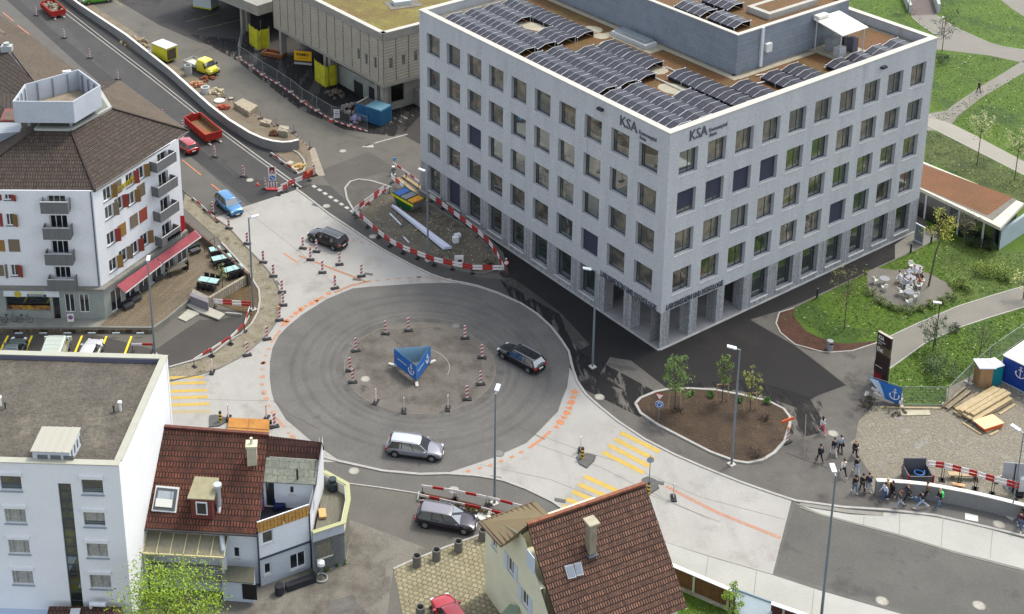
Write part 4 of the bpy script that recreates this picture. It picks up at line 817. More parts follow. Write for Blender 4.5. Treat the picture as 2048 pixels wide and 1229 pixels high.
un=Vector((ud.y,-ud.x,0));fn=Vector((fd.y,-fd.x,0))
front_w=[((6.5,380.5),(23,400.5)),((10.5,428),(27,451.5)),((20.5,530),(37,552.5))]
front_w2=[((-40,380),(4,401)),((-40,480),(11,503)),((16,479),(41,503.5)),((-30,530),(9,552))]
side_w=[((207.5,372),(220,387.5)),((252,339),(265,360)),((275,324),(284,342.5)),((210.5,412),(226,436)),((230.5,398),(243.5,418)),((255,385),(269,410)),((214.5,464),(229.5,489)),((219,519),(234,540)),((240,500),(252,523)),((262,485),(276,508)),((282,470),(295,490))]
side_closed=[((225,360),(243,370),'g'),((273,371),(290.5,391),'g'),((236,450),(251.5,471),'o'),((259,427),(276,457),'g'),((278,418),(294,442),'t')]
sh_side=[(0,'b'),(1,'r'),(2,'b'),(3,'g'),(4,'r'),(5,'b'),(6,'r'),(7,'o'),(8,'g'),(9,'r'),(10,'b')]
bal=[((93,381.5),(131,407)),((98,431),(136,459)),((101.5,482),(138,510)),((108,534),(142,559))]
log=[((317+3.4*k,298+50.3*k),(331+3.4*k,326+50.3*k))for k in range(4)]
def fixrow(hl):
 return hl
hf=[hole(UL,U0,*q)for q in front_w];hb=[hole(UL,U0,*q)for q in bal];hf2=[hole(UL,U0,*q)for q in front_w2]
def sq(h,hh=1.45,w=None):
 zc_=(h[2]+h[3])/2;uc=(h[0]+h[1])/2;w_=(h[1]-h[0])if w is None else w
 return(uc-w_/2,uc+w_/2,zc_-hh/2,zc_+hh/2)
hs_=[sq(hole(U0,U1,*q),1.4,1.15)for q in side_w];hc=[sq(hole(U0,U1,q[0],q[1]),1.4,1.15)for q in side_closed];hl_=[sq(hole(U0,U1,*q),2.0,1.5)for q in log]
hs_=[h if h[3]<14.2 else(h[0],h[1],h[2]-(h[3]-14.2),14.2)for h in hs_];hc=[h if h[3]<14.2 else(h[0],h[1],h[2]-(h[3]-14.2),14.2)for h in hc]
hb=[(h[0],h[1],h[2],min(h[3],14.2))for h in hb];hl_=[(h[0],h[1],h[2],min(h[3],14.3))for h in hl_];hf=[(h[0],h[1],h[2],min(h[3],14.3))for h in hf]
hf2=[(h[0],h[1],h[2],min(h[3],14.3))for h in hf2]
UB=U1+Vector((-ud.y,ud.x,0))*16
m=MB();wall(m,UL,U0,4.1,14.75,hf+hb,0.35);wall(m,U0,U1,4.1,14.75,hs_+hl_,0.35);wall(m,U1,UB,0,14.75,[],0.35);m.build("upper_wall",white,root)
m=MB();m.prism([p[:2]for p in(UL-fn*1.2,U0-fn*1.2-un*1.2,U1-un*1.2-ud*0.6,UB-un*2,UL-fn*12)],4.2,14.3);m.build("inner_core",MATS["interior_dark"],root)
for h in hf:window(root,UL,U0,h,wfr,glassH,inset=0.12,mull=(0.5,),sill=P("sill_slate",96,104,110),rails=())
for i,h in enumerate(hs_):window(root,U0,U1,h,wfr,glassH,inset=0.12,mull=(0.5,),sill=MATS["sill_slate"])
for h in hb:window(root,UL,U0,h,wfr,glassH,inset=0.25,mull=(0.33,0.66),name="balcony_door")
for h in hl_:window(root,U0,U1,h,wfr,glassH,inset=0.25,mull=(0.5,),name="balcony_door")
def shutter(A,B,h,side,c,ang=25):
 m=MB();u=h[1]if side>0 else h[0];wd=0.6
 d=Vector((B.x-A.x,B.y-A.y,0)).normalized();n=Vector((d.y,-d.x,0));a=R(ang)
 p=Vector((A.x,A.y,0))+d*u+n*0.03;q=p+(d*side*math.cos(a)+n*math.sin(a))*wd
 z=(h[2]+h[3])/2;m.bar((p.x,p.y,z),(q.x,q.y,z),0.05,h[3]-h[2]+0.05)
 return m.build("shutter",shr[c],root)
for i,c in sh_side:shutter(U0,U1,hs_[i],1,c,35)
for(tl,br,c),h in zip(side_closed,hc):
 m=MB();wbox(m,U0,U1,h[0],h[1],h[2],h[3],0.005,0.07);m.build("shutter",shr[c],root)["label"]="closed shutter pair"
for h,c in zip(hf,'rbr'):shutter(UL,U0,h,1,c,25)
for h,c in zip(hf2,'rogg'):
 m=MB();wbox(m,UL,U0,h[0],h[1],h[2],h[3],0.005,0.06);m.build("shutter",shr[c],root)
for c,px in(('r',((-2,427),(7,453))),('g',((9.5,529),(17,556)))):
 h=hole(UL,U0,*px);m=MB();wbox(m,UL,U0,h[0],h[1],h[2],h[3],0.02,0.1);m.build("shutter",shr[c],root)
balg=mat("balcony_grey",(110,112,112),(100,102,102),sc=1,stretch=(0,(6,6,0.5)))
FB0,FB1=UL+fn*1.1,U0+fn*1.1
for k,(tl,br)in enumerate((((79,404),(137,430)),((84,456),(142,482)),((88,507.5),(146,533.5)),((93.5,559),(151,584.5)))):
 h=sq(hole(FB0,FB1,tl,br),1.25);A,B=FB0,FB1;t_=MB()
 wbox(t_,A,B,h[0],h[1],h[2],h[3],-0.06,0.0);wbox(t_,A,B,h[0],h[0]+0.06,h[2],h[3],-1.09,-0.062);wbox(t_,A,B,h[1]-0.06,h[1],h[2],h[3],-1.09,-0.062)
 b=t_.build("balcony",balg,root);s_=MB();wbox(s_,A,B,h[0]+0.061,h[1]-0.061,h[2]+0.02,h[2]+0.2,-1.09,-0.061);s_.build("balcony_floor",conc_plain,b)
 s_=MB();wbox(s_,A,B,h[0],h[1],h[3]+0.002,h[3]+0.05,-0.08,0.02);s_.build("handrail",P("rail_pale",190,192,190),b)
SB0,SB1=U0+un*1.0,U1+un*1.0
for k in range(4):
 a=FP(SB0,SB1,313+3.6*k,326+50*k);c=FP(SB0,SB1,354+2.8*k,327+48.5*k);zt=a[1]-0.1;zb=zt-1.1;A,B=SB0,SB1;t_=MB()
 c=(min(c[0],(SB1-SB0).length-0.02),c[1])
 wbox(t_,A,B,a[0],c[0],zb,zt,-0.06,0.0);wbox(t_,A,B,a[0],a[0]+0.06,zb,zt,-0.99,-0.062);wbox(t_,A,B,c[0]-0.06,c[0],zb,zt,-0.99,-0.062)
 b=t_.build("balcony",balg,root);s_=MB();wbox(s_,A,B,a[0]+0.061,c[0]-0.061,zb+0.02,zb+0.2,-0.99,-0.061);s_.build("balcony_floor",conc_plain,b)
 s_=MB();wbox(s_,A,B,a[0],c[0],zt+0.002,zt+0.05,-0.08,0.02);s_.build("handrail",MATS["rail_pale"],b)
m=MB();q=U0-fd*0.18+fn*0.07;m.tube([(q.x,q.y,4.2),(q.x,q.y,14.7)],0.07,8);m.build("downpipe",P("pipe_grey",92,100,108),root)
a=FP(U0,U1,221,402);b_=FP(U0,U1,279,361)
text_mesh("Sonnenhof",1.25,P("sign_gold",176,158,36),"lettering",root,planeM(U0,U1,a[0],a[1]+0.35,0.06)@Matrix.Rotation(R(3),4,'Z'),extrude=0.04,font_shear=0.45,width=b_[0]-a[0])
Ez=14.75
E_=[G(190,381,Ez),G(377,262,Ez),G(239,161,Ez)]
EL=E_[0]-fd*14;Q0,Q1,Q2,Q3=G(143,263,18.2),G(224,218,18.2),G(205,203,18.2)+Vector((-0.5,2.5,0)),G(68,262,18.2)
QB=Q3+Vector((1.2,6.5,0))
m=MB();m.slope([EL,E_[0],Q0,Q3],0.18);m.slope([E_[0],E_[1],Q1,Q0],0.18)
Lf=Q3+(EL-E_[0]).normalized()*0.1
m.build("roof",hot_tile,root)
m=MB();m.slope([E_[1],E_[2],Q2,Q1],0.18);m.build("roof",hot_tile2,root)
EB=E_[2]+Vector((-16,-1,0));ELB=EL+Vector((-1,17,0))
m=MB();m.slope([E_[2],EB,QB,Q2],0.18);m.slope([EB,ELB,Q3,QB],0.18);m.slope([ELB,EL,Q3],0.18);m.build("roof",hot_tile,root)
m=MB()
for a,b_ in((E_[0],Q0),(E_[1],Q1),(EL,Q3)):m.bar(a+Vector((0,0,0.06)),b_+Vector((0,0,0.06)),0.22,0.14)
m.parts("hip_ridge",mat("ridge_tiles",(98,84,74),(80,68,60),sc=3),root)
m=MB()
for a,b_ in((EL,E_[0]),(E_[0],E_[1]),(E_[1],E_[2])):m.tube([a+Vector((0,0,-0.1)),b_+Vector((0,0,-0.1))],0.1,6)
m.build("gutter",P("gutter_dark",70,64,60),root)
m=MB();m.prism([p[:2]for p in(E_[0],E_[1],E_[1]-un*1.0,E_[0]-un*1.0-fn*0.3)],14.5,14.56);m.prism([p[:2]for p in(EL,E_[0],E_[0]-fn*0.8-un*0.1,EL-fn*0.8)],14.49,14.55);m.build("soffit",P("soffit_white",205,205,200),root)
m=MB();m.prism([p[:2]for p in(Q3,Q0,Q1,Q2,QB)],18.0,18.45);m.build("platform",P("platform_white",206,208,200),root)
cc=(Q0+Q1+Q2+Q3+QB)/5
m=MB();m.face([Vector((cc.x+(p.x-cc.x)*0.9,cc.y+(p.y-cc.y)*0.88,18.46))for p in(Q3,Q0,Q1,Q2,QB)]);m.build("platform_deck",mat("deck_grey",(118,124,114),(104,110,102),sc=1),root)
scr_px=[(25,203),(49,169),(157,139),(201,171),(146,204)]
SP=GP(scr_px,21.6);t=thing("antenna_screen",(SP[4].x,SP[4].y,18.46),0,"pale grey many sided screen open at the top on the hotel roof","screen")
scrm=mat("screen_panel",(188,194,202),(180,186,194),sc=0.6,grain=0.1,gsc=6)
m=MB();n=len(SP);c0=sum(SP,Vector())/n
for k in range(n):
 p,q=SP[k],SP[(k+1)%n];pi,qi=c0+(p-c0)*0.965,c0+(q-c0)*0.965
 for zz in(0,):
  a0,b0,a1,b1=[Vector((v.x,v.y,19.25))for v in(p,q,pi,qi)];T=Vector((0,0,2.35))
  m.face([a0,b0,b0+T,a0+T]);m.face([b1,a1,a1+T,b1+T]);m.face([a0+T,b0+T,b1+T,a1+T]);m.face([b0,a0,a1,b1])
o=m.build("screen_wall",scrm,t);bm=bmesh.new();bm.from_mesh(o.data);bmesh.ops.remove_doubles(bm,verts=bm.verts,dist=0.001);bmesh.ops.recalc_face_normals(bm,faces=bm.faces);bm.to_mesh(o.data);bm.free()
m=MB();m.prism([(c0 .x+(p.x-c0 .x)*0.96,c0 .y+(p.y-c0 .y)*0.96)for p in SP],19.3,19.42);m.build("screen_floor",mat("roof_gravel_warm",(150,140,122),(130,120,102),sc=1,grain=0.3),t)
m=MB()
for k in range(n):
 p,q=SP[k],SP[(k+1)%n]
 for f in(0.2,0.5,0.8):
  v=c0+(p.lerp(q,f)-c0)*0.93;m.bar((v.x,v.y,19.42),(v.x,v.y,21.5),0.12)
m.parts("inner_post",P("post_blue_grey",122,134,146),t)
m=MB()
for p in SP:v=c0+(p-c0)*0.7;m.bar((v.x,v.y,18.47),(v.x,v.y,19.29),0.25)
m.parts("support_leg",P("support_grey",150,156,158),t)
v=G(95,186,19.45);solo(MB().box((v.x,v.y,19.8),(1.5,0.8,0.7),0.2).taper((v.x,v.y,20.15),(1.6,0.9),(1.4,0.1),0.2,0.2),"rooftop_unit",P("unit_red",156,68,62),"red box unit standing inside the hotel roof screen","roof unit",loc=(v.x,v.y,19.43))
v=G(136,168,19.45);solo(MB().box((v.x,v.y,20.2),(0.9,0.5,1.5),0.2),"antenna_cabinet",P("cab_pale",196,204,210),"pale cabinet fixed to the far inside of the hotel roof screen","cabinet",loc=(v.x,v.y,19.43))
v=G(18,262,16.5);t=thing("roof_dormer",v,0,"grey dormer with red roof edge left of the hotel roof screen","dormer")
m=MB();m.prism([p[:2]for p in GP([(-10,246),(58,243),(62,262),(-6,268)],17.4)],15.2,17.4);m.build("walls",P("dormer_grey",150,158,164),t)
m=MB();m.prism([p[:2]for p in GP([(0,243),(10,219),(72,221),(64,246)],17.45)],17.42,17.55);m.build("roof",P("dormer_red",120,56,48),t)
m=MB();m.prism([p[:2]for p in GP([(5,240),(13,222),(68,224),(60,243)],17.58)],17.56,17.6);m.build("roof_field",mat("dormer_field",(110,92,80),(96,80,70),sc=1),t)
t=thing("rear_wing",G(80,120),0,"gabled rear wing with tan and dark tiled slopes behind the hotel","building")
R0,R1=G(-40,55,17.5),G(80,180,17.5);e1=[G(68,75,14.6),G(160,150,14.6)];e0=G(-20,30,14.6);w0,w1=G(-120,190,13.5),G(20,300,13.5)
m=MB();m.slope([G(17,95,17.3),G(85,185,17.3),G(150,140,15.0),G(68,76,15.0)],0.2);m.build("roof_tan",hot_tile2,t)
m=MB();m.slope([w0,w1,G(85,185,17.3),G(5,92,17.3)],0.2);m.build("roof_dark",hot_tile,t)
m=MB();m.slope([G(-60,60,16.2),G(17,96,16.6),G(68,76,15.0),G(-20,18,14.8)],0.2);m.build("roof_tan",hot_tile2,t)
pp_=[G(64,78,14.9),G(150,141,14.9),G(140,200,14.9),G(-60,200,14.9),G(-60,100,14.9)]
m=MB();m.prism([p[:2]for p in pp_],0,13.4);m.build("walls",white,t)
m=MB();v=G(14,100,17.4);m.box((v.x,v.y,17.6),(1.3,0.9,0.7));m.cyl((v.x,v.y,17.95),0.35,0.35,12);m.build("roof_vent",P("vent_pale",170,176,174),t)
F0=G(211.6,638,PZ0);F0 .z=0;FL=F0+(UL-U0);F1=F0+(U1-U0);FL.z=F1 .z=0
shop=hole(FL,F0,(9,583),(102,624));dr=hole(FL,F0,(104,592),(121,625));w1_=hole(FL,F0,(128,588),(151,622));w2_=hole(FL,F0,(157,588),(180,622))
shop=(shop[0],shop[1],1.35,3.05)
m=MB();wall(m,FL,F0,0.02,3.85,[shop,(dr[0],dr[1],0.6,3.0),(w1_[0],w1_[1],1.3,3.4),(w2_[0],w2_[1],1.3,3.4)],0.3)
sidew=[(1.0+k*2.1,2.6+k*2.1,0.7,3.1)for k in range(6)]
wall(m,F0,F1,0.02,3.85,sidew,0.3);m.build("lower_wall",gfgrey,root)
for h in sidew:window(root,F0,F1,h,wfr,glassH,inset=0.1,mull=(0.5,),name="terrace_window")
for h in((w1_[0],w1_[1],1.3,3.4),(w2_[0],w2_[1],1.3,3.4)):window(root,FL,F0,h,wfr,glassH,inset=0.08,mull=(0.5,))
window(root,FL,F0,shop,darkfr,glassH,inset=0.5,mull=(0.5,),name="shop_window")
window(root,FL,F0,(dr[0],dr[1],0.6,3.0),P("door_bronze",92,74,50),glassH,inset=0.3,rails=(0.35,),name="shop_door")
m=MB();m.prism([p[:2]for p in(FL+fn*0.1,F0+fn*0.15+un*0.15,F1+un*0.15,U1-un*0.3,U0-un*0.3-fn*0.3,UL-fn*0.3)],3.86,4.09);m.build("ledge_slab",mat("ledge",(150,148,140),(128,126,118),sc=0.8,grain=0.15),root)
m=MB();wbox(m,FL,F0,shop[0]-0.1,dr[1]+0.1,3.1,3.75,0.02,0.12);sg=m.build("shop_sign",P("sign_white",212,220,224),root)
m=MB();uc=(shop[0]+shop[1])/2;wbox(m,FL,F0,uc+0.05,uc+2.0,3.14,3.38,0.13,0.16);m.build("sign_plate",P("sign_plate_dark",58,62,66),sg)
m=MB()
for k in range(6):wbox(m,FL,F0,uc+0.15+k*0.3,uc+0.33+k*0.3,3.45,3.66,0.125,0.14)
m.build("lettering",P("sign_cream",200,200,140),sg)
m=MB()
for k in range(8):wbox(m,FL,F0,uc+0.2+k*0.2,uc+0.32+k*0.2,3.21,3.31,0.162,0.17)
m.build("lettering",P("sign_text_white",210,214,214),sg)
m=MB();c_=FL+fd*(uc-0.9);m.tube([Vector((c_.x,c_.y,3.4))+fn*0.13,Vector((c_.x,c_.y,3.4))+fn*0.15],0.36,20);m.build("sign_disc",P("sign_yellow",190,172,60),sg)
m=MB();wbox(m,FL,F0,shop[0]+0.1,shop[1]-0.1,1.36,1.8,-0.4,-0.3);wd_=m.build("window_display",mat("display_food",(180,140,40),(90,40,60),sc=2.5),root)
plat=[(-150,655),(199,655),(307,656),(330,640),(382,597),(394,606),(414,600),(497,548),(400,470),(345,424),(240,500),(-150,500)]
t=thing("hotel_terrace",G(300,600),0,"raised hotel terrace with timber deck and low stone edge in front of the hotel","terrace")
m=MB();m.prism([p[:2]for p in GP(plat,PZ0)],0.012,PZ0);m.build("platform",mat("platform_conc",(150,152,142),(134,134,126),sc=0.6,grain=0.15),t)
deckm=brickmat("deck_planks",(150,136,112),(134,120,98),(96,86,70),3.5,0.16,0.012,rot=-1.05,bump=0.3,moss=(0.8,0.8,0.8),msc=0.4)
m=MB();m.face([Vector((p.x,p.y,PZ0+0.006))for p in GP([(211,640),(230,622),(368,500),(372,452),(400,472),(494,548),(414,597),(394,603),(382,594),(328,638),(306,653),(200,653)],PZ0)][::-1]);o=m.build("deck",deckm,t)
bm=bmesh.new();bm.from_mesh(o.data);bm.faces.ensure_lookup_table()
bm.normal_update()
if bm.faces[0].normal.z<0:bmesh.ops.reverse_faces(bm,faces=bm.faces)
bm.to_mesh(o.data);bm.free()
stone=brickmat("rubble_stone",(120,108,88),(88,80,68),(60,56,48),0.35,0.16,0.02,bump=0.5)
m=MB();A_,B_=G(-150,655,PZ0),G(307,656,PZ0);A_.z=B_.z=0;wbox(m,A_,B_,0,(B_-A_).length,0.013,0.45,0.004,0.1);m.build("stone_face",stone,t)
m=MB()
for k in range(6):
 p=G(38+k*48.5,664,0.5);m.box((p.x,p.y-0.12,0.42),(0.75,0.1,0.12))
m.parts("edge_lamp",P("edge_lamp_pale",170,186,188),t)
def lowwall(label,px,H_,th,m_,z0,cap=None):
 P_=GP(px,H_);b=MB();b.ribbon([(p.x,p.y)for p in P_],th,z0,th=H_-z0);return solo(b,"low_wall",m_,label,"wall")
lowwall("brown retaining wall between the hotel terrace and the dusty gravel strip",[(338,420),(380,449),(440,500),(498,548)],1.45,0.28,mat("wall_brown",(104,86,74),(88,72,62),sc=0.8),0.02)
lowwall("pale block wall closing the near corner of the hotel terrace",[(498,548),(455,573),(417,596)],1.05,0.25,brickmat("block_wall",(176,168,148),(158,150,132),(120,114,100),0.5,0.2,0.02),0.02)
t=thing("terrace_steps",G(400,600),0,"concrete landing with grey side wall at the terrace corner","steps")
m=MB();m.prism([p[:2]for p in GP([(381,585),(417,600),(416,606),(380,592)],1.2)],0.02,1.2);m.build("side_wall",mat("violet_grey",(128,124,132),(116,112,120),sc=1),t)
m=MB();m.prism([p[:2]for p in GP([(386,577),(420,594),(417,600),(383,586)],1.0)],0.02,0.95);m.build("landing",conc_plain,t)
pl=mat("pale_plate",(196,194,178),(182,180,166),sc=1,grain=0.12)
solo(MB().prism([p[:2]for p in GP([(374,602),(412,612),(450,628),(438,639),(400,625),(372,610)],0.25)],0.1,0.25),"concrete_slab",pl,"large pale concrete slab leading down from the terrace corner","slab")
solo(MB().prism([p[:2]for p in GP([(376,619),(401,626),(372,643),(356,636)],0.12)],0.03,0.12),"concrete_slab",pl,"smaller tilted pale slab lying left of the large slab","slab")
lowwall("short white kerb beam from the slab to the lamp foot",[(451,625),(484,628)],0.25,0.15,kerbm,0.02)
awm=mat("awning_red",(170,84,92),(158,76,86),sc=1)
for k,(a,b_,c,d)in enumerate((((233,571),(312,516),(324,529),(251,586)),((313,515.5),(389,461),(402,474),(326,527)))):
 t=thing("awning",G(*a,3.7),0,("dusky red awning nearer the hotel's front corner","dusky red awning farther along the hotel side, by the flag")[k],"awning",None)
 m=MB();m.slope([G(*d,2.9),G(*c,2.9),G(*b_,3.7),G(*a,3.7)],0.04);m.build("canopy",awm,t)
 m=MB();m.bar(G(*d,2.86),G(*c,2.86),0.1,0.12);m.build("front_bar",wfr,t)
 m=MB()
 for p,q in((a,d),(b_,c)):m.bar(G(*p,3.6),G(*q,2.86),0.05)
 m.parts("arm",alu,t)
# WHITE BLOCK (bottom left)
bl_white=mat("block_white",(236,238,238),(230,233,234),sc=0.4,grain=0.03,gsc=4)
BZ=14.0
B0=G(238,932,BZ);B1=G(335,712,BZ);BLf=B0+(G(0,925,BZ)-B0).normalized()*16;BLb=B1+(G(0,703,BZ)-B1).normalized()*20
for v in(B0,B1,BLf,BLb):v.z=0
root=thing("apartment_block",B0,0,"tall plain white flat roofed block in the bottom left corner with small shuttered windows","building")
bwp=[(((5,955),(38,977))),((170,962),(199,985)),((14,1019),(47,1044)),((173,1026),(204,1051)),((22,1081),(54,1105)),((179,1088),(210,1113)),((30,1142),(61,1167)),((185,1150),(217,1176))]
hw=[sq(hole(BLf,B0,*q),1.35,1.55)for q in bwp]
st_t=FP(BLf,B0,115,967);st_b=FP(BLf,B0,150,1229);strip=(st_t[0],st_t[0]+0.95,1.0,st_t[1])
m=MB();wall(m,BLf,B0,0,BZ,hw+[strip],0.4);wall(m,B0,B1,0,BZ,[],0.4);wall(m,B1,BLb,0,BZ,[],0.4);m.build("walls",bl_white,root)
m=MB();m.prism([p[:2]for p in(BLf+Vector((0,1.2,0)),B0+Vector((-1,1.2,0)),B1+Vector((-1,-1,0)),BLb+Vector((0,-1,0)))],0.1,BZ-1);m.build("inner_core",MATS["interior_dark"],root)
roll=brickmat("roller_blind",(168,168,160),(160,160,152),(140,140,134),8,0.07,0.006,bump=0.2)
fr=[0,0,1,0.72,1,1,1,1]
for h,f in zip(hw,fr):
 w_=window(root,BLf,B0,h,P("frame_steel",96,108,116),glassmat("glass_yel",(40,42,30),0.25,c2=(88,92,40)),inset=0.22,sill=P("sill_steel",150,162,170),blind=MATS["roller_blind"]if f else None,bfrac=f or 1,rails=()if f else(0.25,),sill_out=0.1)
 m=MB();wbox(m,BLf,B0,h[0]-0.1,h[1]+0.1,h[3]+0.01,h[3]+0.26,0.004,0.14);m.build("blind_box",P("blind_box_white",232,234,234),w_)
window(root,BLf,B0,strip,P("frame_steel_dark",70,82,90),glassmat("glass_stair",(34,40,38),0.2,c2=(84,90,36)),inset=0.15,rails=tuple(k/14 for k in range(1,14)),name="stair_window")
def offpoly(ps,f0,f1):
 c=sum(ps,Vector())/len(ps);return[Vector((c.x+(p.x-c.x)*f0,c.y+(p.y-c.y)*f1,0))for p in ps]
m=MB()
for a,b_ in((BLf,B0),(B0,B1),(B1,BLb)):
 L_=(b_-a).length;wbox(m,a,b_,(-0.0 if a is BLf else 0.5),L_-(0.0 if b_ is BLb else 0.0)+0.0,BZ+0.001,BZ+0.07,-0.5,0.06)
m.build("roof_edge",mat("edge_cream",(214,214,196),(204,204,186),sc=1),root)
m=MB();wall(m,BLb+Vector((0,-0.5,0)),B1+Vector((-0.5,-0.55,0)),BZ-0.45,BZ-0.002,[],0.02);m.build("inner_upstand",P("upstand_violet",96,96,116),root)
rg=mat("roof_pebbles",(140,132,118),(118,112,100),sc=0.5,grain=0.45,gsc=4.5,bump=0.8,bsc=5,stain=(156,148,130),ssc=0.3,sth=0.55)
m=MB();m.prism([p[:2]for p in(BLf+Vector((0,0.4,0)),B0+Vector((-0.38,0.4,0)),B1+Vector((-0.4,-0.4,0)),BLb+Vector((0,-0.4,0)))],BZ-0.8,BZ-0.35);m.build("roof",rg,root)
t=thing("roof_hatch",G(112,915,BZ-0.35),0,"cream metal rooftop outlet with seamed sloping lid on the white block","roof hatch")
hq=[G(64,917,14.0),G(141,921,14.0),G(160,870,14.0),G(84,872,14.0)]
zb=BZ-0.35
L0,L1,L2,L3=G(60,903,14.75),G(140,906,14.75),G(162,855,15.15),G(84,853,15.15)
m=MB();m.slope([L0,L1,L2,L3],0.06);m.build("lid",P("lid_cream",214,212,196),t)
m=MB()
for k in range(1,5):m.bar(L0 .lerp(L1,k/5)+Vector((0,0,0.03)),L3 .lerp(L2,k/5)+Vector((0,0,0.03)),0.04,0.04)
m.build("lid_seams",P("seam",186,184,168),t)
c_=(L0+L1+L2+L3)/4;ins=[Vector((c_.x+(p.x-c_.x)*0.93,c_.y+(p.y-c_.y)*0.9,0))for p in(L0,L1,L2,L3)]
m=MB();m.prism([p[:2]for p in ins],zb,[14.69,14.69,15.0,15.0]if True else 14.7);m.build("box",P("hatch_white",196,204,212),t)
m=MB()
for k in range(3):wbox(m,ins[0],ins[1],0.35+k*0.95,1.1+k*0.95,zb+0.35,zb+0.75,0.004,0.03)
for k in range(5):wbox(m,ins[1],ins[2],0.3+k*0.55,0.5+k*0.55,zb+0.3,zb+0.95,0.004,0.03)
m.parts("louvre",P("louvre_dark",104,108,108),t)
for k,(px,py,hh,r_,mm,lb)in enumerate(((241,822,0.7,0.1,'vent_white',"white capped roof pipe near the right edge of the pebble roof"),(228,824,0.45,0.06,'vent_dark',"thin dark roof pipe beside the white capped one"),(1,812,0.7,0.1,'vent_white',"white roof pipe at the left edge of the photo on the pebble roof"),(11,818,0.45,0.06,'vent_dark',"thin dark roof pipe near the left edge of the photo"))):
 v=G(px,py,zb);mm_=P("vent_white",226,228,226)if mm=='vent_white' else P("vent_dark",60,60,60)
 solo(MB().cyl(v,r_,hh,10).cyl((v.x,v.y,v.z+hh),r_*1.7,0.12,10),"roof_pipe_vent",mm_,lb,"roof vent",loc=v)
t=thing("low_annex",G(150,1222,1.5),0,"low dark brown tiled annex roof at the foot of the white block","annex")
m=MB();m.slope([G(80,1290,1.2),G(250,1290,1.2),G(245,1214,2.0),G(98,1213,2.0)],0.15);m.build("roof",tilemat("annex_tiles",(96,66,56),(78,54,48),(46,32,28)),t)
m=MB();v=G(150,1222,2.1);m.box((v.x,v.y,2.0),(0.7,0.6,0.1));m.build("roof_window",P("rw_white",200,206,208),t)
m=MB();v=G(195,1212,2.2);m.tube([(v.x-0.5,v.y+0.2,1.6),(v.x-0.5,v.y+0.1,2.3),(v.x+0.6,v.y,2.3)],0.18,10);m.build("duct",P("duct_white",214,220,224),t)
t=solo(MB().face([G(-200,1206,1.0),G(100,1209,1.0),G(80,1330,1.0),G(-200,1330,1.0)][::-1]).face([G(-200,1206,0.9),G(100,1209,0.9),G(80,1330,0.9),G(-200,1330,0.9)]),"side_canopy",P("canopy_blue",176,194,214),"pale blue flat canopy at the foot of the white block, lower left corner","canopy")
# RED ROOF HOUSE
redt=tilemat("red_tiles",(176,104,76),(150,90,70),(60,36,30),0.24,0.42,moss=(0.5,0.52,0.55),msc=0.3,mth=0.42)
redt2=tilemat("red_tiles_old",(128,76,60),(104,62,52),(56,34,30),0.24,0.42,moss=(0.7,0.65,0.62),msc=0.5)
hw_=mat("house_white",(222,228,234),(212,219,226),sc=0.5,grain=0.06,gsc=5)
hg_=mat("house_grey",(184,192,200),(172,180,188),sc=0.5,grain=0.1,gsc=5,stain=(156,162,168),ssc=0.6,sth=0.6)
root=thing("red_roof_house",G(515,1190),0,"white house with weathered red tiled roof, dormer and wooden screened roof terrace","house")
RL,RR=G(318,853,9.0),G(537,870,9.0);EL_,ER_=G(289,1056,5.0),G(515,1069,5.0)
m=MB();m.slope([EL_,ER_,RR,RL],0.2);m.build("roof",redt,root)
RBk=(RR-RL).cross(Vector((0,0,1))).normalized();bk=Vector((RBk.x,RBk.y,0));bk=bk if bk.y>0 else-bk
m=MB();m.slope([RR+bk*3.0-Vector((0,0,3.0)),RL+bk*3.0-Vector((0,0,3.0)),RL,RR],0.2);m.build("roof",redt,root)
m=MB();m.bar(RL+Vector((0,0,0.05)),RR+Vector((0,0,0.05)),0.28,0.14);m.build("ridge",mat("ridge_red",(150,92,76),(120,72,60),sc=3),root)
m=MB();m.tube([EL_+Vector((0,-0.05,-0.1)),ER_+Vector((0,-0.05,-0.1))],0.1,6);m.build("gutter",P("gutter_d",66,62,60),root)
wA=EL_+Vector((0.1,0.45,0));wB=ER_+Vector((-0.1,0.45,0));wA.z=wB.z=0
lw1=hole(wA,wB,(466,1095),(480,1117));
m=MB();wall(m,wA,wB,0,4.75,[lw1],0.3);m.build("front_wall",hw_,root)
window(root,wA,wB,lw1,wfr,glassH,inset=0.1,sill=sillm)
m=MB();m.prism([(wA.x,wA.y+0.35),(wB.x,wB.y+0.35),(RR.x-0.1,RR.y+2.4),(RL.x+0.1,RL.y+2.4)],0.0,4.6);m.build("core",hw_,root)
gl=[(wA.x+0.05,wA.y+0.1,4.6),(RL.x+0.05,RL.y,8.7),(RL.x+0.2,RL.y+3.3,6.6),(RL.x+0.2,RL.y+3.3,4.6)]
m=MB();m.face(gl);gr=[(wB.x,wB.y+0.1,4.6),(RR.x-0.05,RR.y,8.7),(RR.x-0.05,RR.y+3.3,6.6),(RR.x-0.05,RR.y+3.3,4.6)];m.face(gr[::-1]);m.build("gable_wall",hw_,root)
def on_roof(px,py,lift=0.0):
 n=(ER_-EL_).cross(RL-EL_).normalized();n=n if n.z>0 else-n
 d=fw*FPX+rt2*(px-CX)-up2*(py-CY);o=Vector((0,0,CH));t=(EL_+n*lift-o).dot(n)/d.dot(n);return o+d*t
def roof_quad(px,lift):return[on_roof(x,y,lift)for x,y in px]
def thick(mb,q,th):
 n=(q[1]-q[0]).cross(q[2]-q[0]).normalized();n=n if n.z>0 else-n;lo=[p-n*th for p in q]
 mb.face(q)
 for k in range(len(q)):j=(k+1)%len(q);mb.face([q[k],lo[k],lo[j],q[j]])
 return mb
sk=[(303,1022),(352,1026),(359,975),(312,971)]
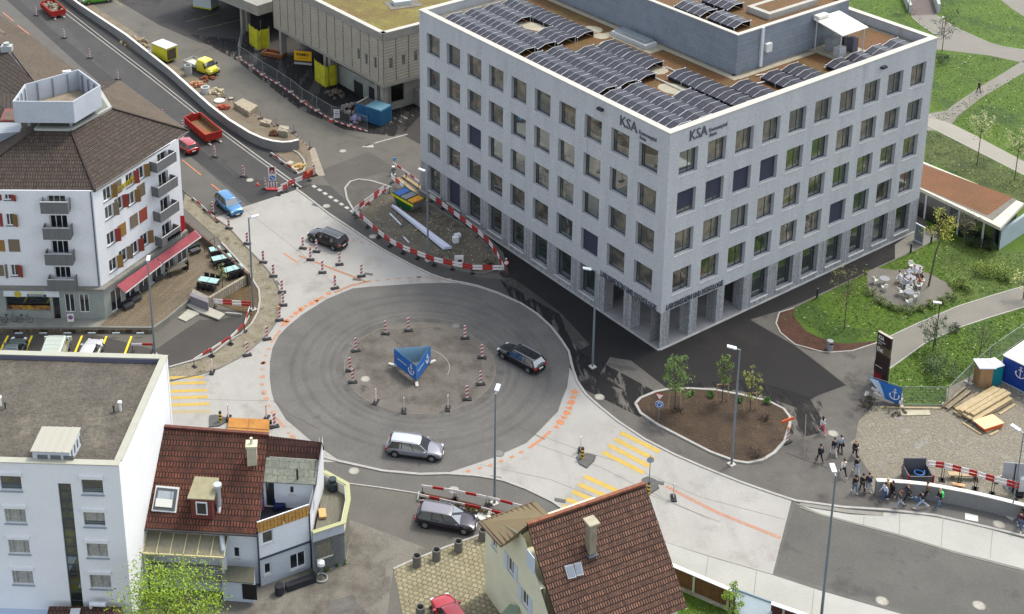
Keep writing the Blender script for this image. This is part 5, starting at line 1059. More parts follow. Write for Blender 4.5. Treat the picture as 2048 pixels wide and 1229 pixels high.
m=MB();thick(m,roof_quad(sk,0.12),0.2);s_=m.build("skylight_window",P("sky_frame",204,208,206),root)
m=MB();thick(m,roof_quad([(306,1018),(349,1022),(355,979),(314,975)],0.2),0.12);m.build("frame",P("sky_dark",74,78,82),s_)
m=MB();thick(m,roof_quad([(311,1012),(344,1015),(348,984),(317,981)],0.23),0.02);m.build("pane",glassmat("sky_glass",(128,140,148),0.3),s_)
m=MB();thick(m,roof_quad([(310,1013),(343,1016),(345,1000),(312,997)],0.26),0.02);m.build("blind",P("sky_blind",206,208,200),s_)
dz=7.55
dq=[G(374,997,dz-0.25),G(428,1000,dz-0.25),G(438,956,dz+0.2),G(390,953,dz+0.2)]
m=MB();m.slope(dq,0.12);d_=m.build("dormer",mat("dormer_roof",(196,190,152),(180,174,140),sc=1,grain=0.12),root)
f0,f1=G(381,1000,dz-0.4),G(424,1003,dz-0.4);f0 .z=f1 .z=0
m=MB();m.prism([(f0 .x,f0 .y),(f1 .x,f1 .y),(f1 .x+0.2,f1 .y+2.2),(f0 .x+0.2,f0 .y+2.2)],5.3,dz-0.35);m.build("dormer_cheeks",mat("dormer_red_clad",(116,58,52),(100,50,46),sc=2),d_)
h=hole(f0,f1,(391,1003),(416,1030));m=MB();wbox(m,f0,f1,h[0],h[1],h[2],min(h[3],dz-0.5),0.01,0.06);w_=m.build("dormer_window",wfr,d_)
m=MB();wbox(m,f0,f1,h[0]+0.1,h[1]-0.1,h[2]+0.1,min(h[3],dz-0.5)-0.1,0.062,0.075);m.build("pane",glassH,w_)
m=MB();v1=on_roof(437,1000,0.5);v2=G(456,1088,4.2)
m.tube([v1+Vector((0,0,1.2)),v1+Vector((0,0,-0.6)),v1+Vector((0.1,-0.6,-1.2)),v1+Vector((0.35,-2.2,-2.7)),v1+Vector((0.4,-2.5,-4.2))],0.2,12);m.cyl(v1+Vector((0,0,1.2)),0.32,0.22,12);m.build("flue",mat("flue_steel",(196,202,206),(180,186,190),sc=2,rough=0.35,metal=0.3),root)
v=on_roof(505,925,0.0);m=MB();m.box((v.x,v.y,v.z+0.3),(0.75,0.7,2.6),0.0);ch=m.build("chimney",mat("chimney_render",(196,190,166),(176,170,148),sc=1.5,grain=0.12),root)
m=MB();m.box((v.x,v.y,v.z+1.68),(0.9,0.85,0.14));m.cyl((v.x,v.y,v.z+1.75),0.12,0.5,8);m.build("chimney_cap",P("chim_cap",206,204,172),ch)
q=[G(533,913,8.05),G(640,920,8.0),G(644,885,9.0),G(537,872,9.05)]
m=MB();m.slope(q,0.15);m.build("roof",redt2,root)
q2=[G(523,964,7.0),G(630,970,7.0),G(640,921,7.95),G(532,914,8.0)]
slate=brickmat("fibre_slates",(160,164,148),(142,146,132),(118,122,110),0.8,0.55,0.02,uv=True,bump=0.2,moss=(1.12,1.12,1.0),msc=0.8)
m=MB();m.slope(q2,0.12);m.build("shed_roof",slate,root)
m=MB();m.slope([q[2]+Vector((0.1,2.6,-2.6)),q[3]+Vector((0.0,2.6,-2.6)),q[3],q[2]],0.15);m.build("roof",redt2,root)
v=G(595,958,7.2);m=MB();m.tube([v,v+Vector((0,0,0.9))],0.08,8);m.build("roof_pipe",P("blackpipe",40,40,42),root)
tA=G(524,966,6.95)+Vector((0.05,0.4,0));tB=G(628,971,6.95)+Vector((-0.05,0.4,0));tA.z=tB.z=0
wd=hole(tA,tB,(531,969),(550,1012));ws=hole(tA,tB,(578,973),(589,989))
m=MB();wall(m,tA,tB,4.4,6.95,[(wd[0],wd[1],4.45,6.7),ws],0.25);m.build("terrace_wall",hw_,root)
window(root,tA,tB,(wd[0],wd[1],4.45,6.7),P("door_frame_brown",70,50,46),glassH,inset=0.1,name="terrace_door");window(root,tA,tB,ws,wfr,glassH,inset=0.08,sill=sillm)
K0,K1=G(515,1070,5.0),G(625,1031,5.0);K0 .z=K1 .z=0
SK0,SK1=G(514,1046,5.9),G(618,1010,5.9);SK0 .z=SK1 .z=0
kb=[SK0,SK1,SK1+Vector((0.4,6.0,0)),SK0+Vector((0.3,6.3,0))]
lw=[hole(SK0,SK1,(524,1066),(547,1084)),hole(SK0,SK1,(579,1106),(612,1137)),hole(SK0,SK1,(528,1128),(543,1148))]
m=MB();wall(m,SK0,SK1,2.55,4.9,[sq(lw[0],1.1)],0.3);m.build("upper_wall",hw_,root)
lw=[sq(lw[0],1.1),sq(lw[1],1.4),sq(lw[2],1.0)]
m=MB();wall(m,SK0,SK1,0,2.54,lw[1:],0.3);m.build("lower_wall",hg_,root)
m=MB();wbox(m,SK0,SK1,0,(SK1-SK0).length,2.5,2.6,0.0,0.12);m.build("string_pipe",P("pipe_navy",52,62,76),root)
for h in lw:window(root,SK0,SK1,h,wfr,glassH,inset=0.08,mull=(0.5,)if h[1]-h[0]>0.9 else(),sill=sillm)
m=MB();m.prism([p[:2]for p in(SK0+Vector((0.1,0.4,0)),SK1+Vector((-0.1,0.35,0)),kb[2],kb[3])],0.05,4.35);m.build("terrace_floor",mat("terrace_dark",(58,58,62),(50,50,54),sc=1),root)
m=MB();
for k in range(2):
 L_=(SK1-SK0).length;wbox(m,SK0,SK1,k*L_/2+0.02,(k+1)*L_/2-0.02,4.95,5.85,0.02,0.06)
m.build("wood_screen",brickmat("wood_slats",(186,142,74),(172,130,66),(140,104,52),6,0.12,0.015,bump=0.4),root)
m=MB();wbox(m,SK0,SK1,0,(SK1-SK0).length,5.9,5.96,-0.05,0.03);m.build("handrail",wfr,root)
m=MB()
for p,z0 in((SK0,0.1),(SK1,0.1)):m.tube([(p.x,p.y-0.08,z0),(p.x,p.y-0.08,5.2)],0.06,8)
m.parts("downpipe",MATS["pipe_navy"],root)
gw=[q[2]+Vector((0.05,0.6,-0.1)),q2[1]+Vector((0.1,0,0))]
ga,gb=SK1 .copy(),Vector((q[2].x,q[2].y+1.0,0))
m=MB();n_=0.25
m.face([(ga.x,ga.y,0),(gb.x,gb.y+2,0),(gb.x,gb.y+2,7.3),(gb.x,gb.y-1.0,9.0),(q2[1].x+0.12,q2[1].y,6.95),(ga.x,ga.y,5.0)])
m.face([(ga.x-n_,ga.y,0),(gb.x-n_,gb.y+2,0),(gb.x-n_,gb.y+2,7.3),(gb.x-n_,gb.y-1.0,8.9),(q2[1].x-0.12,q2[1].y,6.9),(ga.x-n_,ga.y,5.0)][::-1])
m.build("gable_wall",white,root)
t=thing("roof_terrace_extension",G(690,1130),0,"low grey extension with olive edged roof terrace on the right of the red roof house","building")
X=GP([(648,944),(695,969),(697,1000),(688,1046),(625,1066)],3.9)
for p in X:p.z=0
xw1=sq(hole(X[4],X[3],(633,1085),(664,1116)),1.3);
m=MB();wall(m,X[4],X[3],0,3.9,[xw1],0.25);m.build("front_wall",hg_,t)
m=MB();wall(m,X[3],X[2],0,3.9,[],0.25);wall(m,X[2],X[1],0,3.9,[],0.25);wall(m,X[1],X[0],0,3.9,[],0.25);m.build("side_wall",mat("render_cream",(226,224,206),(216,214,198),sc=0.6),t)
window(t,X[4],X[3],xw1,wfr,glassmat("glass_curtain",(140,144,140),0.1),inset=0.08,mull=(0.5,),sill=sillm)
m=MB();m.ribbon([(p.x,p.y)for p in(X[4],X[3],X[2],X[1],X[0])],0.36,3.902,th=0.07);m.build("parapet_edge",P("edge_olive",168,170,124),t)
m=MB();m.prism([p[:2]for p in X],0.05,3.0);m.build("deck",mat("deck_weathered",(148,144,126),(128,124,110),sc=0.8,grain=0.2,stretch=(0.3,(6,0.5,1))),t)
v=G(645,1030,3.05);solo(MB().box((v.x,v.y,3.18),(0.55,0.95,0.18),0.1),"terrace_bench",P("bench_orange",216,166,104),"small orange bench on the weathered extension deck","bench",loc=(v.x,v.y,3.02))
v=G(666,978,3.05);solo(MB().cyl(v,0.45,0.7,14).cyl(v+Vector((0,0,0.7)),0.3,0.3,14),"covered_grill",P("grill_dark",44,54,60),"dark covered round grill in the far corner of the extension deck","grill",loc=v)
t=thing("veranda",G(370,1150),0,"glass roofed veranda with steel railing in front of the red roof house","veranda")
V=[G(285,1107,3.6),G(448,1116,3.6),G(458,1062,4.45),G(297,1054,4.45)]
m=MB();m.slope(V,0.05);m.build("glass_roof",mat("veranda_roof",(176,168,138),(150,146,124),sc=0.8,grain=0.15,gsc=5,rough=0.3),t)
m=MB()
for k in range(7):m.bar(V[0].lerp(V[1],k/6)+Vector((0,0,0.05)),V[3].lerp(V[2],k/6)+Vector((0,0,0.05)),0.06,0.06)
m.bar(V[0],V[1],0.1,0.1)
m.build("roof_bars",P("bars_cream",206,196,150),t)
m=MB()
for k in(0.02,0.5,0.98):p=V[0].lerp(V[1],k);m.bar((p.x,p.y+0.1,0.0),(p.x,p.y+0.1,3.55),0.14)
m.parts("post",P("post_white",208,206,190),t)
m=MB();a,b_=V[0].copy(),V[1].copy()
for k in range(5):m.bar((a.x,a.y+0.02,1.7+k*0.22),(b_.x,b_.y+0.02,1.7+k*0.22),0.035)
for k in range(9):p=a.lerp(b_,k/8);m.bar((p.x,p.y+0.02,1.55),(p.x,p.y+0.02,2.62),0.04)
m.build("railing",P("rail_steel",172,174,168),t)
m=MB();m.prism([(a.x,a.y),(b_.x,b_.y),(V[2].x,V[2].y-0.1),(V[3].x,V[3].y-0.1)],1.25,1.5);m.build("floor",conc_plain,t)
m=MB();m.prism([(a.x+.3,a.y+.5),(b_.x-.3,b_.y+.5),(V[2].x-.3,V[2].y-0.1),(V[3].x+.3,V[3].y-0.1)],0.0,1.24);m.build("base_wall",hg_,t)
def patio_chair(loc,rz,m_,label,group=None,sc=1.0):
 t=thing("garden_chair",loc,rz,label,"chair",group)
 b=MB();b.taper((0,0,0.42),(0.46,0.44),(0.5,0.48),0.04);b.build("seat",m_,t,local=True)
 b=MB();b.box((0,0.24,0.66),(0.46,0.04,0.42));b.bar((-0.25,0.24,0.62),(-0.27,-0.2,0.62),0.05);b.bar((0.25,0.24,0.62),(0.27,-0.2,0.62),0.05);b.build("backrest",m_,t,local=True)
 for sx in(-1,1):
  for sy in(-1,1):MB().bar((sx*0.2,sy*0.19,0.42),(sx*0.25,sy*0.24,0),0.04).build("leg",m_,t,local=True)
 return t
chw=P("plastic_white",226,226,216,0.5)
for k,(px,py,rz,lb)in enumerate(((303,1127,2.2,"white plastic chair at the veranda's left end, tipped towards the wall"),(319,1128,3.3,"white plastic chair, second from the veranda's left end"),(379,1133,3.0,"white plastic chair alone right of the veranda's middle post"))):
 v=G(px,py-8,1.52);patio_chair(v,rz,chw,lb)
t=thing("porch",G(476,1200),0,"small dark entrance porch with mossy roof between veranda and house corner","porch")
V=[G(441,1162,2.0),G(508,1167,2.0),G(509,1135,2.3),G(450,1131,2.3)]
m=MB();m.slope(V,0.08);m.build("roof",mat("porch_roof",(92,92,76),(78,78,66),sc=1),t)
m=MB();m.prism([(p.x,p.y)for p in(V[0]+Vector((0.1,0.2,0)),V[1]+Vector((-0.1,0.2,0)),V[2],V[3])],0,1.9);m.build("walls",hg_,t)
m=MB();a,b_=V[0]+Vector((0.1,0.2,0)),V[1]+Vector((-0.1,0.2,0));wbox(m,a,b_,1.5,2.6,0.3,1.7,0.004,0.03);m.build("doorway",P("doorway_dark",22,20,24),t)
# GABLE HOUSE (bottom centre right)
cream=mat("cream_render",(226,224,194),(216,214,184),sc=0.5,grain=0.06,gsc=5)
root=thing("gable_house",G(1060,1229),0,"cream house with steep orange brown tiled gable roof at the bottom edge","house")
D,Cc=G(1055,1050,10.2),G(1290,968,10.2);dn=(G(1375,1215,3.9)-Cc)
gtile=tilemat("gable_tiles",(166,122,98),(128,94,78),(50,32,26),0.2,0.37,moss=(0.66,0.68,0.7),msc=0.45,mth=0.55)
m=MB();m.slope([D+dn*1.0,Cc+dn*1.0,Cc,D],0.18);m.build("roof",gtile,root)
m=MB();m.bar(D+Vector((0,0,0.06)),Cc+Vector((0,0,0.06)),0.26,0.16);m.build("ridge",mat("ridge_orange",(196,128,92),(160,96,74),sc=3),root)
rdir=(Cc-D).normalized();pb=Vector((-rdir.y,rdir.x,0));
m=MB();q=[Cc+pb*4.2-Vector((0,0,4.6)),D+rdir*2.0+pb*4.2-Vector((0,0,4.6)),D+rdir*2.0,Cc];m.slope(q,0.18);m.build("roof",gtile,root)
A_,B_,E_2=G(958,1045,7.2),G(1071,1003,7.4),G(1002,1093,8.6)
seam=mat("standing_seam",(168,150,112),(158,140,104),sc=0.8,grain=0.08)
CR=G(1100,1032,10.0)
m=MB();m.slope([A_,B_,CR,E_2],0.1);m.face([E_2,CR,D]);m.build("metal_roof",seam,root)
m=MB()
for k in range(11):
 a_=A_.lerp(B_,(k+0.5)/11.5);b2=(E_2 .lerp(CR,(k+0.5)/11.5));m.bar(a_+Vector((0,0,0.05)),b2+Vector((0,0,0.05)),0.04,0.06)
m.bar(A_,B_,0.12,0.12);m.bar(A_,E_2,0.12,0.14)
m.build("roof_seams",P("seam_brown",96,80,60),root)
w_a=G(970,1185,0.0);w_b=w_a+dn.normalized()*0+Vector((dn.x,dn.y,0)).normalized()*13.5;wl=13.5
w_a.z=w_b.z=0
def topz(u):
 p=w_a+(w_b-w_a).normalized()*u;q=(p-D).dot(Vector((dn.x,dn.y,0)).normalized());L0=Vector((dn.x,dn.y,0)).length
 return 7.0+2.6*min(1,u/max(.1,(D-w_a).dot((w_b-w_a).normalized())+.01))if q<0 else max(1.0,10.0+dn.z/L0*q-.25)
gh=[sq(hole(w_a,w_b,*q),1.25,0.9)for q in(((1014,1115),(1030,1150)),((1043,1184),(1058,1212)))]+[sq(hole(w_a,w_b,(983,1079),(994,1098)),0.7,0.7)]
hz_=6.95
m=MB();dd=(w_b-w_a).normalized()
ue=next(u/10 for u in range(135)if topz(u/10)<hz_ and u>40)
w_c=w_a+dd*ue
wall(m,w_a,w_c,0,hz_,[h for h in gh if h[3]<hz_],0.35);wall(m,w_c,w_b,0,2.9,[],0.35)
us=sorted(set([0,ue,wl]+[k*.7 for k in range(1,20)if k*.7<wl]))
for a_,b2 in zip(us[:-1],us[1:]):
 p,q=w_a+dd*a_,w_a+dd*b2;lo=hz_ if b2<=ue+.01 else 2.9
 za,zb_=max(lo,topz(a_)),max(lo,topz(b2));m.face([(p.x,p.y,lo),(q.x,q.y,lo),(q.x,q.y,zb_),(p.x,p.y,za)])
m.build("side_wall",cream,root)
wfar=w_a+rdir*9.5
m=MB();wall(m,wfar,w_a,0,5.3,[],0.35);m.build("outer_wall",cream,root)
gm=MB();cg=Cc-rdir*0.5;gm.face([(cg+dn*0.97-Vector((0,0,0.25)))[:],(cg+pb*4-Vector((0,0,4.5)))[:],(cg-Vector((0,0,0.25)))[:]]);gm.build("gable_wall",cream,root)
for h in gh:
 w_=window(root,w_a,w_b,h,wfr,glassH,inset=0.08,mull=(0.5,),sill=P("sill_blue",176,186,196))
shb=P("shutter_pale_blue",196,208,220,0.7)
for h in gh[:2]:
 for s in(-1,1):
  m=MB();u=h[0]-0.48 if s<0 else h[1]+0.03;wbox(m,w_a,w_b,u,u+0.45,h[2]-0.03,h[3]+0.03,0.01,0.06);m.build("shutter",shb,root)
h=sq(hole(w_a,w_b,(1053,1100),(1072,1147)),1.35,0.95);m=MB();wbox(m,w_a,w_b,h[0],h[1],h[2],h[3],0.01,0.07);m.build("shutter",shb,root)["label"]="closed pale shutters high in the gable"
def on_plane(P0,n,px,py):
 d=fw*FPX+rt2*(px-CX)-up2*(py-CY);o=Vector((0,0,CH));return o+d*((P0-o).dot(n)/d.dot(n))
gn=(Cc-D).cross(dn).normalized();gn=gn if gn.z>0 else-gn
v=on_plane(D,gn,1181,1100);m=MB();m.box((v.x,v.y,v.z+0.8),(0.55,0.6,3.1),math.atan2(rdir.y,rdir.x));ch=m.build("chimney",mat("chim_grey",(158,148,126),(136,126,108),sc=1.5,grain=0.15),root)
m=MB();m.box((v.x,v.y,v.z+2.42),(0.85,0.9,0.12),math.atan2(rdir.y,rdir.x));m.build("chimney_cap",mat("chim_cap2",(176,170,146),(160,154,132),sc=2),ch)
m=MB();m.box((v.x,v.y-0.1,v.z-0.2),(0.8,0.9,0.12),math.atan2(rdir.y,rdir.x));m.build("flashing",P("flash",74,76,84),ch)
for k,L in enumerate(([(1129,1132),(1146,1128),(1153,1155),(1137,1159)],[(1148,1127),(1162,1124),(1168,1150),(1154,1153)])):
 q=[on_plane(D+gn*0.12,gn,*p)for p in L];m=MB();thick(m,q,0.12);s_=m.build("roof_window",P("rw_frame",176,176,176),root)
 c_=sum(q,Vector())/4;q2_=[c_+(p-c_)*0.78+gn*0.02 for p in q];m=MB();thick(m,q2_,0.02);m.build("pane",glassmat("rw_glass",(44,56,78),0.25),s_)
dh=Vector((dn.x,dn.y,0));cr_=Cc-rdir*.5;cr_.z=0;m=MB();pp2=[w_a+dd*.5+rdir*.4,w_b+rdir*.4-dd*5.5,cr_+dh*.93,cr_+pb*3.6];m.prism([p[:2]for p in pp2],0.0,3.6);m.build("core",cream,root)
t=solo(MB().slope([G(998,1232,2.6),G(1030,1250,2.6),G(1040,1214,3.0),G(1020,1208,3.0)],0.08),"sheet_canopy",P("porch_green",122,138,112),"small green sheet porch roof on the cream wall at the bottom edge","porch roof")
def fence(label,px0,px1,zt,m_,zb=0.0):
 a,b_=G(*px0,zt),G(*px1,zt);t=thing("garden_fence",(a.x,a.y,0),0,label,"fence");a.z=b_.z=0;L_=(b_-a).length
 b=MB();wbox(b,a,b_,0,L_,zt-0.02,zt+0.05,-0.16,0.16);b.build("white_cap",P("cap_white",240,240,238),t)
 b=MB();wbox(b,a,b_,0,L_,0.35,zt-0.02,-0.03,0.03);b.build("wood_panel",m_,t)
 b=MB()
 k=0.8
 while k<L_:wbox(b,a,b_,k,k+0.16,0.1,zt-0.021,-0.06,0.1);k+=2.6
 b.build("posts",mat("post_conc",(178,182,164),(164,168,150),sc=1),t)
 b=MB();wbox(b,a,b_,0,L_,0.0,0.34,-0.1,0.12);b.build("base_wall",mat("fence_base",(172,170,156),(130,128,116),sc=1,grain=0.25),t)
 return t
woodm=mat("fence_wood",(106,74,42),(84,56,34),sc=1.5,grain=0.3,stretch=(0,(5,5,0.5)),stain=(128,112,42),ssc=1.2,sth=0.6)
fence("brown board fence with white cap running out behind the gable house",(1300,1112),(1463,1181),1.9,woodm)
fence("dark red board fence with white cap at the bottom edge",(1543,1207),(1700,1262),1.9,mat("fence_red",(84,44,38),(70,38,34),sc=1.5,stretch=(0,(5,5,0.5))))
t=thing("glass_canopy",G(1500,1229),0,"grey blue sheet roof between the two board fences","canopy")
q=[G(1478,1229,0.8),G(1536,1250,0.8),G(1550,1208,1.5),G(1462,1176,1.5)]
m=MB();m.slope(q,0.06);m.build("sheet",mat("sheet_bluegrey",(166,180,184),(154,168,172),sc=1,rough=0.4),t)
m=MB();m.bar(q[3],q[2],0.1,0.16);m.build("edge",P("edge_blue",122,144,156),t)
# VEHICLES
tyre=P("tyre",22,22,23,0.8);rimm=P("rim",150,152,156,0.35,0.6);cglass=glassmat("car_glass",(20,26,30),0.22,0.02);trimd=P("trim_dark",26,27,29,0.5)
lampw=P("lamp_white",226,230,232,0.15,coat=1);lampr=P("lamp_red",170,24,28,0.2,coat=1);plate=P("plate_white",224,224,220,0.5);chrome=P("chrome",196,200,204,0.15,0.8)
def paint(name,r,g,b):return P("paint_"+name,r,g,b,0.22,0.25,0.8)
def wheel(t,x,y,r=0.34,w=0.22):
 m=MB();m.tube([(x,y-w/2,r),(x,y-w/2+0.03,r),(x,y+w/2-0.03,r),(x,y+w/2,r)],[r*0.86,r,r,r*0.86],18);o=m.build("wheel",tyre,t,local=True)
 s=1 if y>0 else-1;m=MB();yy=y+s*(w/2+0.004)
 m.tube([(x,yy-s*0.02,r),(x,yy,r)],[r*0.62,r*0.58],14)
 m.build("rim",rimm,o,local=True);
def loft(sections,n_half):
 """sections: list of lists of (x, y, z) half profiles from bottom to centre top, mirrored"""
 vs,fs=[],[];full=[]
 for s in sections:
  ring_=[Vector(p)for p in s]+[Vector((p[0],-p[1],p[2]))for p in reversed(s[:-1])];full.append(ring_)
 n=len(full[0]);m=MB()
 for r_ in full:m.v+=r_
 for k in range(len(full)-1):
  for j in range(n-1):a=k*n+j;m.f.append((a,a+n,a+n+1,a+1))
  m.f.append((k*n+n-1,(k+1)*n+n-1,(k+1)*n,k*n))
 m.f.append(tuple(range(n)));e=(len(full)-1)*n;m.f.append(tuple(e+j for j in range(n-1,-1,-1)))
 return m
def sub(o,lv=1):
 md=o.modifiers.new("sub",'SUBSURF');md.levels=lv;md.render_levels=lv
 for pl in o.data.polygons:pl.use_smooth=True
 return o
def car(name,loc,rz,body,label,L=4.6,W=1.84,Hh=1.48,kind='suv',rails=False,roofc=None,cat="car",lights_on=False):
 t=thing(name,loc,rz,label,cat)
 h=L/2;w=W/2;belt=Hh*0.60;hood=Hh*0.62 if kind in('suv',)else Hh*0.58
 if kind=='sedan':st=[(-h,.74,.30,belt*.92),(-h+.12,.9,.24,belt*1.02),(-h+.75,.98,.2,belt*1.06),(-h+1.3,1,.18,belt*1.04),(0,1,.18,belt),(h-1.5,.99,.18,belt*.98),(h-1.0,.97,.18,hood),(h-.35,.9,.2,hood*.88),(h-.05,.78,.26,hood*.7),(h,.66,.34,hood*.58)]
 else:st=[(-h,.80,.34,belt*.9),(-h+.1,.93,.26,belt*1.06),(-h+.6,.99,.2,belt*1.06),(-h+1.3,1,.18,belt*1.03),(0,1,.18,belt),(h-1.4,.99,.18,belt*.99),(h-.95,.97,.18,hood),(h-.3,.9,.2,hood*.92),(h-.04,.8,.26,hood*.76),(h,.7,.34,hood*.6)]
 secs=[]
 for x,f,zb,zt in st:
  ww=w*f;secs.append([(x,ww*.9,zb),(x,ww*.99,zb+(zt-zb)*.3),(x,ww,zb+(zt-zb)*.62),(x,ww*.965,zt-.03),(x,ww*.84,zt+.01),(x,ww*.4,zt+.045),(x,0,zt+.055)])
 sub(loft(secs,7).build("body",body,t,local=True),1)
 if kind=='sedan':gx=[(-h+.75,belt*1.0,-h+1.55,Hh-.06),(h-1.25,belt*.97,h-2.15,Hh-.06)]
 elif kind=='wagon':gx=[(-h+.12,belt,-h+.55,Hh-.06),(h-1.2,belt*.97,h-1.95,Hh-.06)]
 else:gx=[(-h+.1,belt,-h+.42,Hh-.06),(h-1.15,belt*.97,h-1.8,Hh-.06)]
 (rb,zb0,rtp,zt0),(fb,zb1,ft,zt1)=gx;wb,wt=w*.92,w*.70
 g_=MB();c=[(rb,wb,zb0),(fb,wb,zb1),(fb,-wb,zb1),(rb,-wb,zb0),(rtp,wt,zt0),(ft,wt,zt1),(ft,-wt,zt1),(rtp,-wt,zt0)]
 g_.v=[Vector(p)for p in c];g_.f=[(4,5,6,7)[::-1],(0,1,5,4)[::-1],(1,2,6,5)[::-1],(2,3,7,6)[::-1],(3,0,4,7)[::-1],(0,1,2,3)]
 g_.f=[f[::-1]for f in g_.f];g_.build("windows",cglass,t,local=True)
 rs=[]
 for x,f,z in((rtp-.14,.94,Hh-.085),(rtp+.05,1.0,Hh-.02),((rtp+ft)/2,1.02,Hh),(ft-.08,1.0,Hh-.03),(ft+.08,.96,Hh-.085)):rs.append([(x,wt*f,z-.06),(x,wt*f*1.02,z-.03),(x,wt*f*.9,z),(x,wt*f*.45,z+.02),(x,0,z+.025)])
 sub(loft(rs,5).build("roof",roofc or body,t,local=True),1)
 p_=MB()
 for s in(-1,1):
  p_.bar((rb,s*(wb+.005),zb0),(rtp,s*(wt+.01),zt0),.12 if kind!='sedan' else.1,.05);p_.bar((fb,s*(wb+.005),zb1),(ft,s*(wt+.01),zt1),.07,.05)
 p_.parts("pillar",body,t,local=True)
 q_=MB()
 for s in(-1,1):
  for f in((.36,.66)if kind!='sedan' else(.3,.62)):
   xa=rb+(fb-rb)*f;xb=rtp+(ft-rtp)*f;q_.bar((xa,s*(wb+.006),(zb0+zb1)/2),(xb,s*(wt+.008),zt0),.06,.03)
 q_.parts("door_pillar",trimd,t,local=True)
 a_=MB()
 for s in(-1,1):
  a_.bar((-h+.3,s*(w*.985),.30),(h-.3,s*(w*.985),.30),.03,.16)
  for x in(-h+.85,h-.88):a_.tube([(x,s*(w-.16),.36),(x,s*(w+.004),.36)],.40,18)
 a_.box((h-.05,0,.36),(.12,W*.62,.2));a_.box((-h+.05,0,.34),(.12,W*.72,.18));a_.build("lower_trim",trimd,t,local=True)
 for x in(-h+.85,h-.88):
  for s in(-1,1):wheel(t,x,s*(w-.1))
 for s in(-1,1):
  MB().taper((h-.30,s*w*.66,hood*.70),(.46,.34),(.40,.26),.14).build("headlight",lampw,t,local=True)
  MB().box((-h+.1,s*w*.74,belt*.86),(.16,.34,.2)).build("taillight",lampr,t,local=True)
  MB().box((fb-.25,s*(w*.98+.1),belt+.06),(.2,.22,.13)).bar((fb-.25,s*w*.86,belt),(fb-.25,s*(w+.05),belt+.03),.04).build("mirror",body,t,local=True)
 MB().box((-h+.0,0,.62),(.06,.5,.12)).build("number_plate",plate,t,local=True);MB().box((h+.01,0,.42),(.04,.5,.11)).build("number_plate",plate,t,local=True)
 MB().box((h-.045,0,.62*Hh/1.5),(.07,W*.46,.14)).build("grille",trimd,t,local=True)
 if rails:
  r_=MB()
  for s in(-1,1):r_.tube([(rtp+.05,s*wt*.93,Hh-.02),(rtp+.2,s*wt*.95,Hh+.05),(ft-.3,s*wt*.95,Hh+.05),(ft-.1,s*wt*.93,Hh-.02)],.025,6)
  r_.build("roof_rails",chrome,t,local=True)
 d_=MB()
 for s in(-1,1):
  for x in(-.75,.35):d_.box((x,s*(w+.004),belt*.82),(.2,.03,.035))
 d_.parts("door_handle",body if kind!='x' else chrome,t,local=True)
 return t
def head(px0,px1):a,b=G(*px0),G(*px1);return math.atan2(b.y-a.y,b.x-a.x)
def mid(*p):q=GP(p);return sum(q,Vector())/len(q)
car("parked_car",G(372,299),head((392,302),(352,272)),paint("red",168,28,38),"red compact suv driving away beside the hotel corner and an empty red skip",L=4.3,kind='suv',roofc=None)
car("parked_car",G(459,419),head((442,402),(478,436)),paint("blue",60,128,178),"bright blue suv with roof rails coming down the upper left road",L=4.5,Hh=1.65,kind='suv',rails=True)
car("parked_car",G(655,487),head((692,502),(622,474)),paint("black",18,22,27),"black suv with silver roof rails leaving the roundabout towards the upper left",L=4.75,Hh=1.62,W=1.9,kind='suv',rails=True)
car("parked_car",G(1042,725),head((1080,744),(1008,704)),paint("blackcar",10,13,20),"black estate car circulating on the right side of the roundabout",L=4.85,Hh=1.45,kind='wagon',rails=True)
car("parked_car",G(830,907),head((782,900),(884,913)),paint("silver",134,136,144),"silver grey estate car circulating at the bottom of the roundabout",L=4.9,Hh=1.5,kind='wagon',rails=True,roofc=paint("silverroof",190,194,200))
car("parked_car",G(893,1049),head((842,1040),(948,1058)),paint("aubergine",34,30,46),"dark aubergine estate car parked by the planted strip and striped boards",L=4.85,Hh=1.5,kind='wagon',rails=True,roofc=paint("aub_roof",128,126,132))
car("parked_car",G(902,1246),head((930,1290),(880,1210)),paint("redcar",178,30,44),"red car cut off by the photo's bottom edge on the paved yard",L=4.1,Hh=1.5,kind='suv')
car("parked_car",G(181,716),head((168,740),(192,690)),paint("white",224,226,228),"white hatchback parked between yellow lines above the pebble roof",L=4.2,Hh=1.45,kind='suv')
car("parked_car",G(28,712),head((8,742),(34,690)),paint("slategreen",88,102,102),"slate green car parked at the left edge of the photo",L=4.3,Hh=1.4,kind='sedan')
